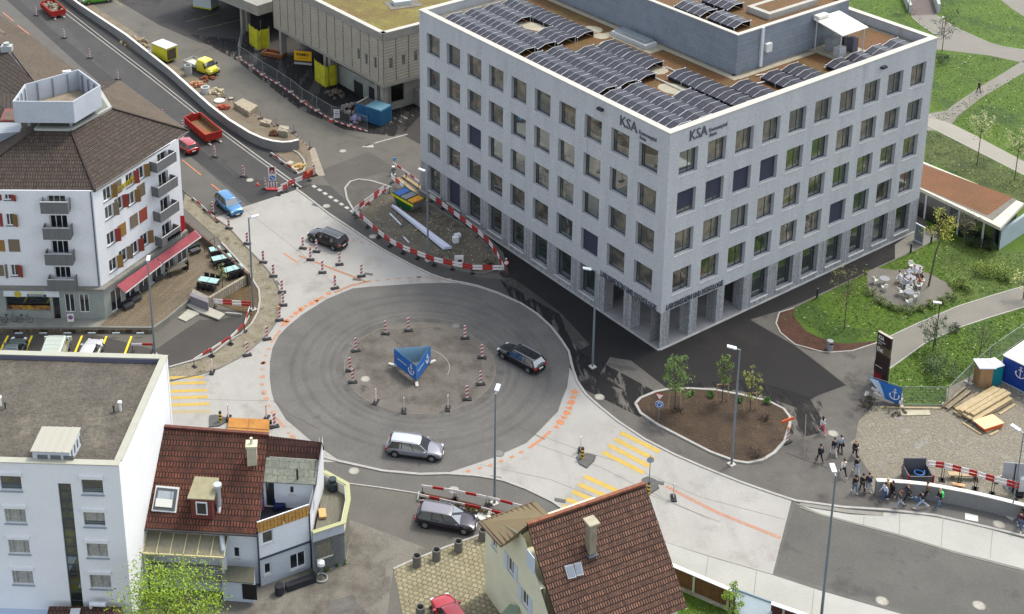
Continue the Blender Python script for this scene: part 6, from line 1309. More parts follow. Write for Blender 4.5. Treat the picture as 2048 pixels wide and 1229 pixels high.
def panel_van(loc,rz,body,label,L=5.6,W=2.0,Hh=2.3):
 t=thing("panel_van",loc,rz,label,"van");h=L/2;w=W/2;secs=[]
 for x,f,zb,zt in((-h,.97,.35,Hh*.97),(-h+.06,1,.3,Hh),(h-1.9,1,.3,Hh),(h-1.55,.98,.3,Hh*.94),(h-1.0,.97,.3,Hh*.62),(h-.35,.93,.3,Hh*.5),(h,.82,.35,Hh*.36)):
  secs.append([(x,w*f*.96,zb),(x,w*f,zb+.2),(x,w*f,zb+(zt-zb)*.6),(x,w*f*.95,zt-.1),(x,w*f*.85,zt),(x,0,zt+.02)])
 loft(secs,6).build("body",body,t,local=True,smooth=False)
 g_=MB();g_.face([(h-1.52,-w*.86,Hh*.93),(h-1.0,-w*.9,Hh*.65),(h-1.0,w*.9,Hh*.65),(h-1.52,w*.86,Hh*.93)])
 for s in(-1,1):g_.box((h-1.9,s*(w+.004),Hh*.72),(.8,.02,.45))
 g_.build("windows",cglass,t,local=True)
 for x in(-h+.9,h-.9):
  for s in(-1,1):wheel(t,x,s*(w-.1),.36)
 for s in(-1,1):
  MB().box((h-1.15,s*(w+.2),Hh*.66),(.2,.26,.42)).build("mirror",body,t,local=True);MB().box((h-.2,s*w*.7,Hh*.4),(.3,.3,.2)).build("headlight",lampw,t,local=True)
  MB().box((-h-.005,s*w*.86,Hh*.5),(.05,.16,.5)).build("taillight",lampr,t,local=True)
 m=MB()
 for k in range(5):m.box((-h+.8+k*.65,0,Hh+.025),(.06,W*.7,.03))
 m.build("roof_ribs",body,t,local=True);return t
panel_van(G(112,722),head((92,760),(118,690)),paint("vanwhite",206,216,204),"white delivery van parked nose towards the hotel above the pebble roof",L=5.4,Hh=2.2)
panel_van(G(196,4),head((222,2),(160,10)),paint("vangreen",96,168,52),"bright green van cut off by the photo's top edge behind the retaining wall",L=5.0,Hh=1.95)
t=thing("flatbed_truck",G(404,143),head((372,127),(438,153)),"yellow double cab truck with pale flatbed standing in the yard","truck")
yl=paint("yellow",218,208,36);h=2.95
secs=[]
for x,f,zb,zt in((-.1,.97,.5,2.0),(0,1,.45,2.12),(1.2,1,.45,2.15),(1.65,.97,.45,2.02),(2.15,.97,.45,1.35),(2.8,.9,.45,1.15),(2.95,.8,.5,.9)):secs.append([(x,.95*f,zb),(x,.98*f,zb+.3),(x,.98*f,zb+(zt-zb)*.55),(x,.84*f,zt-.08),(x,.7*f,zt),(x,0,zt+.02)])
loft(secs,6).build("cab",yl,t,local=True)
g_=MB();g_.face([(1.68,-.76,2.0),(2.17,-.86,1.4),(2.17,.86,1.4),(1.68,.76,2.0)])
for s in(-1,1):g_.face([(.15,s*.95,1.35),(.8,s*.95,1.35),(.78,s*.885,1.85),(.18,s*.885,1.85)][::s]);g_.face([(.95,s*.955,1.35),(2.0,s*.955,1.35),(1.55,s*.885,1.85),(.97,s*.885,1.85)][::s])
g_.build("windows",cglass,t,local=True)
bedm=P("bed_pale",196,194,184,0.6)
m=MB();m.box((-1.55,0,.86),(2.75,2.0,.1));m.build("load_bed",bedm,t,local=True)
for nm,c_,s_ in(("side_board",(-1.55,1.0,1.08),(2.75,.05,.36)),("side_board",(-1.55,-1.0,1.08),(2.75,.05,.36)),("tail_board",(-2.92,0,1.08),(.05,1.94,.36)),("front_board",(-.17,0,1.2),(.05,1.94,.6))):MB().box(c_,s_).build(nm,P("board_alu",178,178,170,.5,.2),t,local=True)
m=MB();m.box((-.1,0,.55),(5.4,.9,.25));m.box((2.9,0,.52),(.2,1.7,.22));m.build("chassis",trimd,t,local=True)
for x in(-1.9,2.05):
 for s in(-1,1):wheel(t,x,s*.86,.36)
for s in(-1,1):MB().box((2.0,s*1.12,1.5),(.16,.22,.32)).build("mirror",trimd,t,local=True);MB().box((2.86,s*.7,.95),(.16,.3,.2)).build("headlight",lampw,t,local=True)
t=thing("box_trailer",G(331,120),head((350,128),(312,112)),"yellow box trailer with white roof and open end next to the truck","trailer")
m=MB();m.box((0,0,1.45),(3.4,2.0,1.95));m.build("box_body",mat("trailer_yellow",(206,200,40),(190,184,40),sc=2),t,local=True)
m=MB();m.box((0,0,2.48),(3.5,2.1,.1));m.build("roof",P("trailer_roof",206,208,206),t,local=True)
m=MB();m.box((-1.71,0.1,1.4),(.03,1.6,1.6));m.build("open_end",mat("trailer_inside",(92,84,60),(60,54,40),sc=4),t,local=True)
m=MB();m.box((0,0,.42),(3.3,1.2,.12));m.bar((1.7,0,.42),(2.7,0,.42),.1);m.build("chassis",trimd,t,local=True)
for s in(-1,1):wheel(t,-.1,s*.95,.32)
redskip=mat("skip_red",(176,44,34),(146,34,28),sc=1.5,grain=0.2);rust=mat("skip_inside",(150,88,40),(108,92,70),sc=0.9,grain=0.2,gsc=4)
def dump(loc,rz,label,L=6.2,W=2.35,z0=.45,Hh=1.0,load=None):
 t=thing("steel_skip",loc,rz,label,"skip")
 m=MB();m.taper((0,0,z0),(L*.96,W*.8),(L*.99,W*.96),.12);m.build("floor",rust,t,local=True)
 th=.08
 for s in(-1,1):
  m=MB();m.box((0,s*(W/2-th/2),z0+Hh/2),(L,th,Hh),M=Matrix.Rotation(0,3,'X'));m.box((0,s*W/2,z0+Hh),(L+.06,.14,.1))
  for k in range(7):m.box((-L/2+.4+k*(L-.8)/6,s*(W/2+.04),z0+Hh/2),(.1,.08,Hh*.9))
  m.build("side_wall",redskip,t,local=True)
  m=MB();m.box((0,s*(W/2-th-.012),z0+Hh/2+.05),(L-.25,.02,Hh-.1));m.build("side_lining",rust,t,local=True)
 for s in(-1,1):
  m=MB();m.box((s*(L/2-th/2),0,z0+Hh/2),(th,W-2*th,Hh));m.box((s*L/2,0,z0+Hh),(.12,W-.15,.1));m.build("end_wall",redskip,t,local=True)
 m=MB()
 for s in(-1,1):m.box((0,s*.5,z0-.14),(L*.95,.14,.26));m.box((-L/2-.25,s*.75,.1),(.7,.25,.2))
 m.build("runners",P("runner",170,160,150),t,local=True)
 m=MB();m.box((L/2+.25,0,.9),(.1,.1,1.5));m.box((L/2+.12,0,1.6),(.3,.5,.08));m.build("hook_bar",redskip,t,local=True);return t
dump(mid((392,262),(422,274)),head((424,276),(384,242)),"empty red skip with rusty orange floor standing on the road",L=6.4)
t=dump(mid((92,18),(122,36)),head((124,38),(92,10)),"red skip loaded with rubble near the photo's top left corner",L=5.4,Hh=.85)
o=thing("rubble_pile",t.location+Vector((0,0,.6)),0,"grey rubble pile lying in the red skip at the upper left","rubble")
m=MB();rr=random.Random(3);hx=t.rotation_euler.z
for k in range(46):
 a,b_=rr.uniform(-2.2,2.2),rr.uniform(-.9,.9);s=rr.uniform(.15,.42);c_=t.location+Vector((a*math.cos(hx)-b_*math.sin(hx),a*math.sin(hx)+b_*math.cos(hx),.85+rr.uniform(0,.5)*(1-abs(b_))*(1.0-abs(a)/3)))
 m.taper(c_,(s*1.6,s*1.2),(s*1.1,s*.8),s*.9,rr.uniform(0,3))
m.build("chunks",mat("rubble",(150,142,124),(116,106,88),sc=2,grain=.3),o)
v=G(108,2);solo(MB().box((v.x,v.y,1.1),(2.6,.12,1.5),head((124,20),(96,-8))),"steel_plate",mat("plate_rust",(140,118,100),(112,92,78),sc=2),"brown upright steel plate behind the rubble skip at the top edge","plate")
t=thing("sorting_skip",G(818,414),head((792,398),(838,424)),"green and yellow sorting skip with blue, grey and orange loads","skip")
zs=.1
for s,mm,nm in((-1,P("skip_green",24,92,50),"side_wall"),(1,P("skip_green2",24,92,50),"side_wall")):
 m=MB();m.face([(-1.1,s*.85,zs),(1.1,s*.85,zs),(1.95,s*1.0,1.5),(-1.95,s*1.0,1.5)][::-s]);m.face([(-1.1,s*.8,zs),(1.1,s*.8,zs),(1.95,s*.94,1.5),(-1.95,s*.94,1.5)][::s]);m.face([(-1.95,s*.94,1.5),(1.95,s*.94,1.5),(1.95,s*1.0,1.5),(-1.95,s*1.0,1.5)][::s]);m.build(nm,mm,t,local=True)
m=MB()
for s in(-1,1):m.face([(s*1.1,-.85,zs),(s*1.1,.85,zs),(s*1.95,1.0,1.5),(s*1.95,-1.0,1.5)][::s]);m.face([(s*1.05,-.8,zs),(s*1.05,.8,zs),(s*1.9,.94,1.5),(s*1.9,-.94,1.5)][::-s])
m.build("end_wall",P("skip_grey",136,140,142),t,local=True)
m=MB();m.box((0,0,zs),(2.3,1.75,.1));m.build("floor",P("skip_floor",60,62,60),t,local=True)
m=MB()
for s in(-1,1):m.bar((-1.9,s*1.04,1.25),(1.9,s*1.04,1.25),.06,.24)
m.build("yellow_band",P("skip_yellow",226,206,30),t,local=True)
for k,(c_,nm)in enumerate((((66,116,196),"blue_load"),((140,150,158),"grey_load"),((226,156,44),"orange_load"))):
 m=MB();m.box((-1.15+k*1.15,0,1.33),(.95,1.7,.3));m.build(nm,mat("load%d"%k,c_,tuple(int(x*.8)for x in c_),sc=3),t,local=True)
m=MB()
for x in(-.58,.57):m.box((x,0,1.4),(.08,1.85,.3))
m.build("divider",P("div_dark",70,74,60),t,local=True)
t=thing("skip_container",G(748,240),head((728,230),(776,246)),"blue steel container with half open lid beside the concrete hall","container")
bl=brickmat("container_blue",(44,104,142),(40,96,134),(28,72,104),.28,9,.02,bump=.3)
m=MB();m.box((0,0,1.15),(4.2,2.3,2.1));m.build("body",mat("container_blue_plain",(40,100,140),(34,88,126),sc=1.5,grain=.1),t,local=True)
m=MB()
for k in range(13):
 for s in(-1,1):m.box((-1.95+k*.325,s*1.17,1.15),(.1,.05,1.95))
for k in range(7):
 for s in(-1,1):m.box((s*2.12,-.95+k*.32,1.15),(.05,.1,1.95))
m.build("ribs",MATS["container_blue_plain"],t,local=True)
m=MB();m.box((.75,0,2.25),(2.5,2.2,.1));m.build("lid",P("lid_blue",100,142,158),t,local=True)
m=MB();m.box((-1.25,0,2.22),(1.3,2.0,.06));m.build("open_top",mat("scrap_dark",(50,48,46),(96,88,76),sc=4),t,local=True)
m=MB();m.box((-1.9,0,2.32),(.16,2.3,.1));m.build("lid_edge",P("lidedge",190,190,180),t,local=True)
# STREET FURNITURE
polem=P("galvanised",128,140,148,.45,.4);headm=P("lamp_head",214,220,224,.4);footm=mat("foot_conc",(196,192,182),(180,176,166),sc=2)
def lamp(px,hgt,label,arm,hd='flat',r=.11,arml=.9):
 v=G(*px);t=thing("street_lamp",v,0,label,"street lamp","tall street lamps around the junction")
 m=MB();m.tube([(0,0,.1),(0,0,hgt*.5),(0,0,hgt)],[r,r*.85,r*.6],10);m.build("pole",polem,t,local=True)
 m=MB();m.box((0,0,.06),(.55,.55,.12),.5);m.build("foot",footm,t,local=True)
 a=Vector((math.cos(arm),math.sin(arm),0));m=MB();m.bar((0,0,hgt-.05),tuple(a*arml*.6+Vector((0,0,hgt+.08))),.06);m.build("arm",polem,t,local=True)
 m=MB();m.bar(tuple(a*arml*.3+Vector((0,0,hgt+.05))),tuple(a*(arml*.3+.75)+Vector((0,0,hgt+.16))),.34,.1);m.build("lamp_head",headm,t,local=True)
 return t
lamp((989,1008),10.6,"grey street lamp at the south kerb of the roundabout",1.2)
lamp((1463,930),11.3,"tallest looking grey street lamp on the tip of the mulch island",PI*.9)
lamp((1185,735),10.4,"street lamp standing against the laboratory's left facade",PI*.95,arml=1.4)
lamp((856,522),10.6,"street lamp on the lower edge of the gravel island",2.6)
lamp((507,620),10.5,"street lamp on the planting bed by the hotel terrace",.2)
lamp((310,712),10.2,"street lamp behind the white block's corner, in front of the red awnings",PI/2)
lamp((1641,1250),13.0,"street lamp cut off by the bottom edge on the lower right pavement",1.5)
lamp((2022,1036),8.0,"thin street lamp behind the curved wall near the right edge",2.2,r=.06)
def path_light(px,h,label,square=False):
 v=G(*px);t=thing("path_light",v,0,label,"path light","dark lights along the park paths");d=P("anthracite",50,54,56,.5)
 MB().tube([(0,0,0),(0,0,h)],.05,8).build("pole",d,t,local=True)
 (MB().box((-.25,.05,h),(.75,.3,.1),-.3)if square else MB().tube([(0,0,h-.05),(0,0,h+.03)],.22,12)).build("lamp_head",P("plhead",206,208,206),t,local=True)
path_light((1883,68),2.6,"round topped path light by the upper park path",False);path_light((1870,690),4.6,"square headed path light between two shrubs beside the lower path",True)
for k,(px,lb)in enumerate((((1634,597),"dark bollard light nearest the lab corner along the grass edge"),((1731,549),"dark bollard light beside the cafe patio corner"),((1821,506),"dark bollard light, third along the lab's right facade"),((1862,487),"dark bollard light beside the lab entrance board"))):
 v=G(*px);t=thing("bollard_light",v,0,lb,"bollard","bollard lights along the laboratory");MB().cyl((0,0,0),.1,1.05,10).build("post",P("anthracite",50,54,56,.5),t,local=True);MB().cyl((0,0,1.05),.105,.1,10).build("cap",P("bol_cap",90,94,96),t,local=True)
v=G(1837,486);t=thing("info_board",v,.5,"slim white framed board standing at the far corner of the laboratory","board");MB().box((0,0,1.1),(.12,1.2,2.1)).build("frame",P("bd_white",214,220,222),t,local=True);MB().box((-.07,0,1.15),(.02,1.0,1.8)).build("panel",P("bd_grey",120,128,130),t,local=True)
v=G(1659,700);t=thing("litter_bin",v,0,"grey cylindrical litter bin on the bark mulch by the kerb","litter bin");MB().cyl((0,0,0),.3,1.0,14).build("body",P("bin_grey",150,152,154,.5,.2),t,local=True);MB().box((.02,-.28,.8),(.34,.1,.14)).build("opening",trimd,t,local=True)
redm=P("barrier_red",176,40,40,.5);whm=P("barrier_white",228,222,220,.5);rub=P("rubber_black",48,47,48,.9)
def beacon():
 t=thing("beacon",(0,0,0),0,"x","traffic beacon")
 MB().box((0,0,.07),(.85,.42,.13)).build("base",rub,t,local=True)
 m=MB();m.box((0,0,.82),(.26,.05,1.2));m.box((0,0,1.46),(.16,.05,.1));m.build("board",whm,t,local=True)
 m=MB()
 for k in range(3):
  z=.36+k*.4
  for s in(-1,1):m.face([(-.13,s*.028,z),(.13,s*.028,z+.16),(.13,s*.028,z+.34),(-.13,s*.028,z+.18)][::-s])
 m.build("stripes",redm,t,local=True);return t
BP=beacon();bfirst=[True]
def put_beacon(px,label,rz=0.0,lamp_=False,s=1.0,grp="red and white beacons around the roundabout"):
 o=BP if bfirst[0]else copy_tree(BP);bfirst[0]=False
 o.location=G(*px);o.rotation_euler.z=rz;o.scale=(s,s,s);o["label"]=label;o["group"]=grp
 if lamp_:MB().cyl((0,0,1.5),.09,.16,8).build("warning_lamp",P("amber",226,140,60,.4),o,local=True)
 return o
isl_b=[((771,669),"behind the blue banner triangle, left one of the rear pair"),((817,662.6),"behind the blue banner triangle, rearmost of the ring"),((711.5,703.4),"on the ring, upper left of the banner"),((700,743),"at the left end of the ring, upper one"),((705.5,766),"at the left end of the ring, with green mark on its foot"),((752,806),"edge on at the ring's lower left"),((808,824),"seen edge on, lowest of the ring"),((896,819),"seen edge on, lower right of the ring"),((934,800),"third from the right at the ring's lower right"),((961,770),"at the ring's right, just below the middle"),((964,717),"at the ring's right, close to the black estate car"),((930,678),"at the ring's upper right")]
for k,(px,lb)in enumerate(isl_b):put_beacon(px,"striped beacon "+lb,{5:1.2,6:1.5,7:1.4}.get(k,0.1*((k*7)%5-2)))
road_b=[((73,32),"left of the rubble skip"),((129,77),"second down the road below the rubble skip"),((180,117),"third down the road below the rubble skip"),((236,160),"just beyond the hotel roof's far corner"),((280,210),"half hidden by the tan hotel roof slope, farther one"),((326,240),"half hidden by the tan hotel roof slope, middle one"),((366,262),"half hidden by the hotel roof tip, nearest the empty skip"),((430,315),"in the lane below the empty red skip"),((487,354),"in the lane left of the traffic cone"),((531,379),"at the left end of the closing barrier")]
for k,(px,lb)in enumerate(road_b):put_beacon(px,"road beacon "+lb,-.6+.1*(k%3),grp="beacons down the upper left road")
kb_=[((425.8,427),"beside the blue suv, left of its rear"),((458,458),"second below the blue suv along the hotel kerb"),((494.5,489),"just right of the tall lamp pole by the terrace"),((526.7,526),"fourth along the hotel side kerb"),((547,554),"fifth along the hotel side kerb"),((564,586),"at the kerb's widest bulge, upper of two"),((566.5,612),"at the kerb's widest bulge, lower of two"),((559,642),"with an amber lamp below the kerb bulge"),((534,680),"where the gravel strip starts bending left"),((494.5,712),"on the gravel strip edge near its lower bend"),((424.7,746),"edge on at the gravel strip's tip above the crossing")]
for k,(px,lb)in enumerate(kb_):put_beacon(px,"kerb beacon "+lb,1.4 if k==10 else-.5+.09*k,lamp_=(k in(7,)),grp="beacons along the hotel side kerb")
sp_b=[((606,498),"nearest the black suv, left one"),((633,504.7),"nearest the black suv, right one"),((621,521),"below the pair at the black suv's nose, with amber lamp"),((645,546.6),"in the middle of the orange wedge"),((679,530.5),"behind the black suv on the pale concrete"),((723,554),"at the right tip of the orange wedge"),((670,578),"lowest of the wedge, closest to the ring asphalt")]
for k,(px,lb)in enumerate(sp_b):put_beacon(px,"splitter beacon "+lb,.12*(k-3),lamp_=(k in(2,6)),grp="beacons on the splitter wedge")
for px,lb,rz in(((1161,903),"thin beacon behind the right rubber refuge, seen edge on",1.3),((457,838),"beacon left of the orange board, edge on by the dark rubber island",1.4),((533,838),"beacon right of the orange board behind the red roof",1.2),((549,855),"beacon partly hidden right of the orange board",.3),((1347,998),"edge on beacon on a large foot right of the gable house",1.45),((1574,886),"leaning beacon with orange top at the mulch island's right kerb",.5),((628,352),"beacon at the right end of the closing barrier",.4)):put_beacon(px,lb,rz,lamp_=(px==(1574,886)),grp="single beacons at the junction")
v=G(1574,876);solo(MB().bar((v.x-.55,v.y,1.6),(v.x+.55,v.y+.3,1.8),.1,.25),"fallen_board",P("orange_board",206,92,50),"orange board balanced across the leaning beacon at the mulch island","board",loc=(v.x,v.y,1.5))
def boards(px0,px1,label,z=.95,rails=1,gap=.32,n=None,grp="red and white barrier boards",w=.22,z0=0.0,thick_=.04):
 a,b_=G(*px0,z0),G(*px1,z0);d=(b_-a);L_=d.length;d.normalize();t=thing("barrier_board",a,math.atan2(d.y,d.x),label,"barrier",grp)
 n=n or max(2,int(L_/.85));
 for r_ in range(rails):
  zz=z-r_*gap;m=MB();m2_=MB();m.box((L_/2,0,zz),(L_,thick_,w))
  for k in range(1,n,2):m2_.box(((k+.5)*L_/n,0,zz),(L_/n,thick_+.012,w+.012))
  o=m.build("rail",whm,t,local=True);m2_.build("red_stripes",redm,o,local=True)
 for x in(.08,L_-.08):
  m=MB();m.bar((x,.035,0),(x,.035,z+.12),.05);m.box((x,.03,.05),(.3,.5,.1));m.build("post",rub,t,local=True)
 return t
def run(pts,labels,**k):
 for i in range(len(pts)-1):boards(pts[i],pts[i+1],labels if isinstance(labels,str)else labels[i],**k)
run([(709,432),(738,410),(768,388)],["double striped board, left one at the gravel island's upper left","double striped board, right one at the gravel island's upper left"],rails=2)
boards((722,432),(780,388),"second row striped board just inside the upper left pair",rails=1)
SWL=["%s board along the gravel island's lower left kerb, counted from its left tip"%ordinal(k)for k in range(9)]
run([(712,436),(735,456),(757,476),(780,494),(806,508),(835,519),(868,532),(905,540),(945,548),(1005,549)],SWL,rails=2)
NEL=["%s board along the gravel island's right edge, counted from the coloured skip"%ordinal(k)for k in range(7)]
run([(860,404),(884,420),(908,438),(932,456),(956,476),(978,497),(994,520),(1008,550)],NEL,rails=2)
boards((783,366),(808,384),"short double board behind the coloured skip",rails=2)
run([(786,340),(812,358),(838,378)],["board over planks by the lab's far corner, left one","board over planks by the lab's far corner, right one"],rails=1)
boards((556,392),(575,384),"vertical striped board under the roadworks signs",rails=2,z=.9);
run([(562,386),(590,374),(620,362)],["striped board closing the lane, nearer the signs","striped board closing the lane, ending at the orange heap"],rails=2)
boards((264,706),(307,706),"low board beside the car park's last yellow line",rails=1)
run([(388,736),(424,714),(462,690),(490,664),(500,630)],["curved car park board, lowest one","curved car park board, second from below","curved car park board, third from below","curved car park board, nearest the tall lamp"],rails=1,z=.9)
boards((428,616),(502,622),"long double board across the planting bed under the small tree",rails=2)
run([(386,400),(410,421),(436,446)],["board lying on the brown wall, upper one","board lying on the brown wall, lower one"],rails=1,z=.25)
run([(542,311),(565,328),(592,347)],["low board along the paved wedge below the wall end, upper","low board along the paved wedge below the wall end, lower"],rails=1,z=.35)
run([(843,990),(910,1000),(974,1013)],["rear board of the planted strip, left of the small white post","rear board of the planted strip, right part"],z=.9);boards((976,1013),(1050,1033),"rear board running behind the brown metal roof",z=.9)
run([(838,1000),(900,1014),(960,1026)],["front board of the planted strip, behind the dark estate car","front board of the planted strip, middle part"],z=.5);boards((962,1026),(1026,1044),"front board of the planted strip beside the metal roof",z=.5)
SEL=["striped board behind the curved wall, %s from its left"%ordinal(k)for k in range(5)]
run([(1851,958),(1884,962),(1918,971),(1950,980),(1984,990),(2034,1004)],SEL,rails=2,z=1.7,z0=0.0)
boards((1990,966),(2022,954),"fallen striped board pointing at the signboard near the right edge",z=.4)
def refuge(px,label):
 p=GP(px);return solo(MB().prism([q[:2]for q in p],.03,.13),"rubber_refuge",mat("refuge",(96,96,94),(82,82,80),sc=2,grain=.2),label,"traffic island")
refuge(zc(4.726,820,720,[(1572,925),(1600,895),(1680,895),(1760,912),(1742,962),(1672,1030),(1600,990)]),"dark rubber refuge between the two yellow crossings on the right")
refuge([(1284,960),(1296,955),(1312,962),(1318,978),(1300,990),(1286,985)],"dark rubber refuge at the ridge end of the gable house")
refuge(zc(4.655,400,720,[(90,525),(150,520),(240,548),(243,585),(185,622),(85,632)]),"dark rubber refuge left of the orange board")
for px,lb in(((1165,916),"yellow and black post on the right refuge"),((441,843),"yellow and black post on the left refuge"),((1297,986),"yellow and black post with a sign pole at the gable house")):
 v=G(*px,.13);t=thing("marker_post",v,0,lb,"marker post","yellow and black marker posts");
 for k in range(6):MB().cyl((0,0,k*.17),.13,.17,12).build("band",P("post_yellow",232,186,40)if k%2==0 else P("post_black",30,30,30),t,local=True)
v=G(1298,974);t=thing("road_sign",v,0,"thin sign pole rising from the refuge beside the gable house ridge","road sign");MB().tube([(0,0,0),(0,0,3.1)],.035,8).build("pole",polem,t,local=True);MB().tube([(0,-.06,2.7),(0,-.03,2.7)],.3,18).build("sign_plate",P("sign_grey",150,160,170),t,local=True)
v=G(1317,842,.12);t=thing("road_sign",v,0,"blue roundabout disc under a white give way triangle on the mulch island","road sign");MB().tube([(0,0,0),(0,0,2.75)],.04,8).build("pole",polem,t,local=True)
a0=-.35;M_=Matrix.Rotation(a0,3,'Z')
MB().tube([M_@Vector((0,-.05,1.75)),M_@Vector((0,-.08,1.75))],.36,24).build("disc_rim",whm,t,local=True);MB().tube([M_@Vector((0,-.082,1.75)),M_@Vector((0,-.09,1.75))],.33,24).build("blue_disc",P("sign_blue",40,110,186),t,local=True)
m=MB()
for k in range(3):
 a=k*2*PI/3+.5;pts=[M_@Vector((.2*math.cos(a+q*.28),-.1,1.75+.2*math.sin(a+q*.28)))for q in range(6)];m.tube(pts,.025,6);e_=pts[-1];m.tube([e_,e_+M_@Vector((-.1*math.sin(a+1.4),0,.1*math.cos(a+1.4)))],[.07,.0],6)
m.build("arrows",whm,t,local=True)
m=MB();m.prism([(-.42,-.07),(.42,-.07),(.42,-.1),(-.42,-.1)],0,0);m=MB();pts=[M_@Vector(p)for p in((-.42,-.06,2.85),(.42,-.06,2.85),(0,-.06,2.15))];pt2=[p+M_@Vector((0,-.03,0))for p in pts];m.face(pt2[::-1]);m.face(pts)
for k in range(3):m.face([pts[k],pts[(k+1)%3],pt2[(k+1)%3],pt2[k]])
m.build("triangle_rim",redm,t,local=True);m=MB();c_=sum(pt2,Vector())/3;m.face([c_+(p-c_)*.72+M_@Vector((0,-.005,0))for p in pt2][::-1]);m.build("triangle_field",whm,t,local=True)
v=G(546,380);t=thing("roadworks_sign",v,-.1,"roadworks triangle on a board above a blue arrow board, on a striped stand","road sign")
m=MB();m.bar((-.35,0,0),(-.35,0,2.9),.06);m.bar((.35,0,0),(.35,0,2.9),.06);m.box((0,0,.08),(1.6,.5,.15));m.build("stand",redm,t,local=True)
MB().box((0,-.06,2.55),(.95,.04,1.0)).build("sign_board",whm,t,local=True);MB().box((0,-.085,2.6),(.62,.01,.9)).build("maroon_field",P("maroon",96,36,50),t,local=True)
m=MB();m.face([(-.4,-.1,2.15),(.4,-.1,2.15),(0,-.1,2.85)]);m.build("red_triangle",redm,t,local=True);m=MB();m.face([(-.26,-.105,2.22),(.26,-.105,2.22),(0,-.105,2.68)]);m.build("white_triangle",whm,t,local=True)
m=MB();m.face([(-.12,-.11,2.25),(.14,-.11,2.25),(.02,-.11,2.5)]);m.box((-.03,-.112,2.38),(.06,.004,.16));m.build("digging_figure",P("black_fig",24,24,24),t,local=True)
MB().box((0,-.06,1.62),(.85,.04,.75)).build("sign_board",whm,t,local=True);MB().tube([(0,-.085,1.62),(0,-.1,1.62)],.34,22).build("blue_disc",P("sign_blue",40,110,186),t,local=True);m=MB();m.bar((-.16,-.11,1.78),(.13,-.11,1.49),.01,.09);m.face([(.18,-.112,1.42),(.2,-.112,1.62),(-.02,-.112,1.44)]);m.build("arrow",whm,t,local=True)
m=MB()
for k in range(4):m.box((-.5+k*.33,-.1,.75),(.14,.04,.6))
m.build("white_stripes",whm,t,local=True)
def cone(px,label,s=1.0):
 v=G(*px);t=thing("traffic_cone",v,.3,label,"traffic cone","traffic cones");MB().box((0,0,.03),(.42*s,.42*s,.06)).build("base",redm,t,local=True);MB().cyl((0,0,.06),.16*s,.62*s,14,.03).build("cone",P("cone_orange",206,66,50),t,local=True);MB().cyl((0,0,.28*s),.118*s,.13*s,14,.088*s).build("band",whm,t,local=True)
cone((515,371),"traffic cone standing alone in the closed lane");cone((661,243),"traffic cone at the hall fence near the notice");cone((614,207),"small traffic cone behind the hall fence farther left",.8);cone((1811,938),"orange cone top beside the tool box behind the curved wall",1.2);cone((712,257),"cone lying low in the heap left of the blue container",.8)
v=G(617,352);solo(MB().taper((v.x,v.y,0),(1.1,.9),(.6,.5),.55,.4).cyl((v.x+.4,v.y,.3),.2,.5,10).box((v.x-.4,v.y-.2,.5),(.5,.12,.4),.7),"orange_heap",mat("orange_stuff",(196,84,44),(90,50,36),sc=5),"heap of orange site gear at the end of the closing barrier","gear",loc=(v.x,v.y,0))
# SITE OBJECTS
def emb(px,py,z=0.0):return G(px,py,z)
def anchor(t,M_,s,m_,out=.012):
 """white anchor emblem in the local x-z plane of matrix M_"""
 b=MB();T=lambda x,z:(M_@Vector((x*s,-out,z*s)))
 b.tube([T(0,.42),T(0,-.42)],.035*s,6);b.tube([T(-.18,.25),T(.18,.25)],.03*s,6)
 b.tube([T(.38*math.cos(a),-.08+.36*math.sin(a))for a in[PI+k*PI/10 for k in range(11)]],.04*s,6)
 b.tube([T(.08*math.cos(a),.5+.08*math.sin(a))for a in[k*PI/6 for k in range(13)]],.022*s,6)
 for sx in(-1,1):b.tube([T(sx*.38,-.06),T(sx*.3,.1)],[.07*s,.01],6)
 return b.build("anchor_emblem",m_,t)
bb=mat("banner_blue",(40,110,184),(32,98,172),sc=1.0,rough=.6);bbk=mat("banner_back",(150,184,204),(140,172,192),sc=1)
T0,T1,T2=G(789,733),G(833,768),G(861,728)
for p in(T0,T1,T2):p.z=0
t=thing("banner_triangle",(T1 .x,T1 .y,0),0,"three sided blue advertising banner with white anchors in the middle of the roundabout","banner")
zb0,zb1=.32,1.95
for k,(a,b_)in enumerate(((T0,T1),(T1,T2),(T2,T0))):
 m=MB();wbox(m,a,b_,0.02,(b_-a).length-.02,zb0,zb1,0.0,.02);o=m.build("banner_face",bb if k<2 else bb,t)
 m=MB();wbox(m,a,b_,0.03,(b_-a).length-.03,zb0+.01,zb1-.01,-.012,-.002);m.build("banner_back",bbk,t)
 if k<2:
  L_=(b_-a).length;d=(b_-a).normalized();an=math.atan2(d.y,d.x);c_=a+d*L_*(.78 if k==0 else.74)+Vector((d.y,-d.x,0))*.03;c_.z=1.1
  M4=Matrix.Translation(c_)@Matrix.Rotation(an,4,'Z');anchor(t,M4,1.05 if k==0 else.9,whm)
  m=MB()
  for q in range(7):wbox(m,a,b_,L_*(.16 if k==0 else.1)+q*L_*.06,L_*(.16 if k==0 else.1)+q*L_*.06+L_*.045,1.12-.0*q,1.2,.021,.03)
  m.build("slogan_lettering",whm,t)
m=MB()
for p in(T0,T1,T2):m.tube([(p.x,p.y,.1),(p.x,p.y,2.0)],.03,8)
m.parts("corner_post",polem,t)
cen=(T0+T1+T2)/3
for p in(T0,T1,T2):q=p+(p-cen).normalized()*.25;MB().box((q.x,q.y,.1),(.7,.28,.2),math.atan2((p-cen).y,(p-cen).x)).build("foot_block",footm,t)
t=thing("pylon_sign",G(1763,778),0,"tall dark brown pylon sign with white lettering KSA and Ost by the park path","sign")
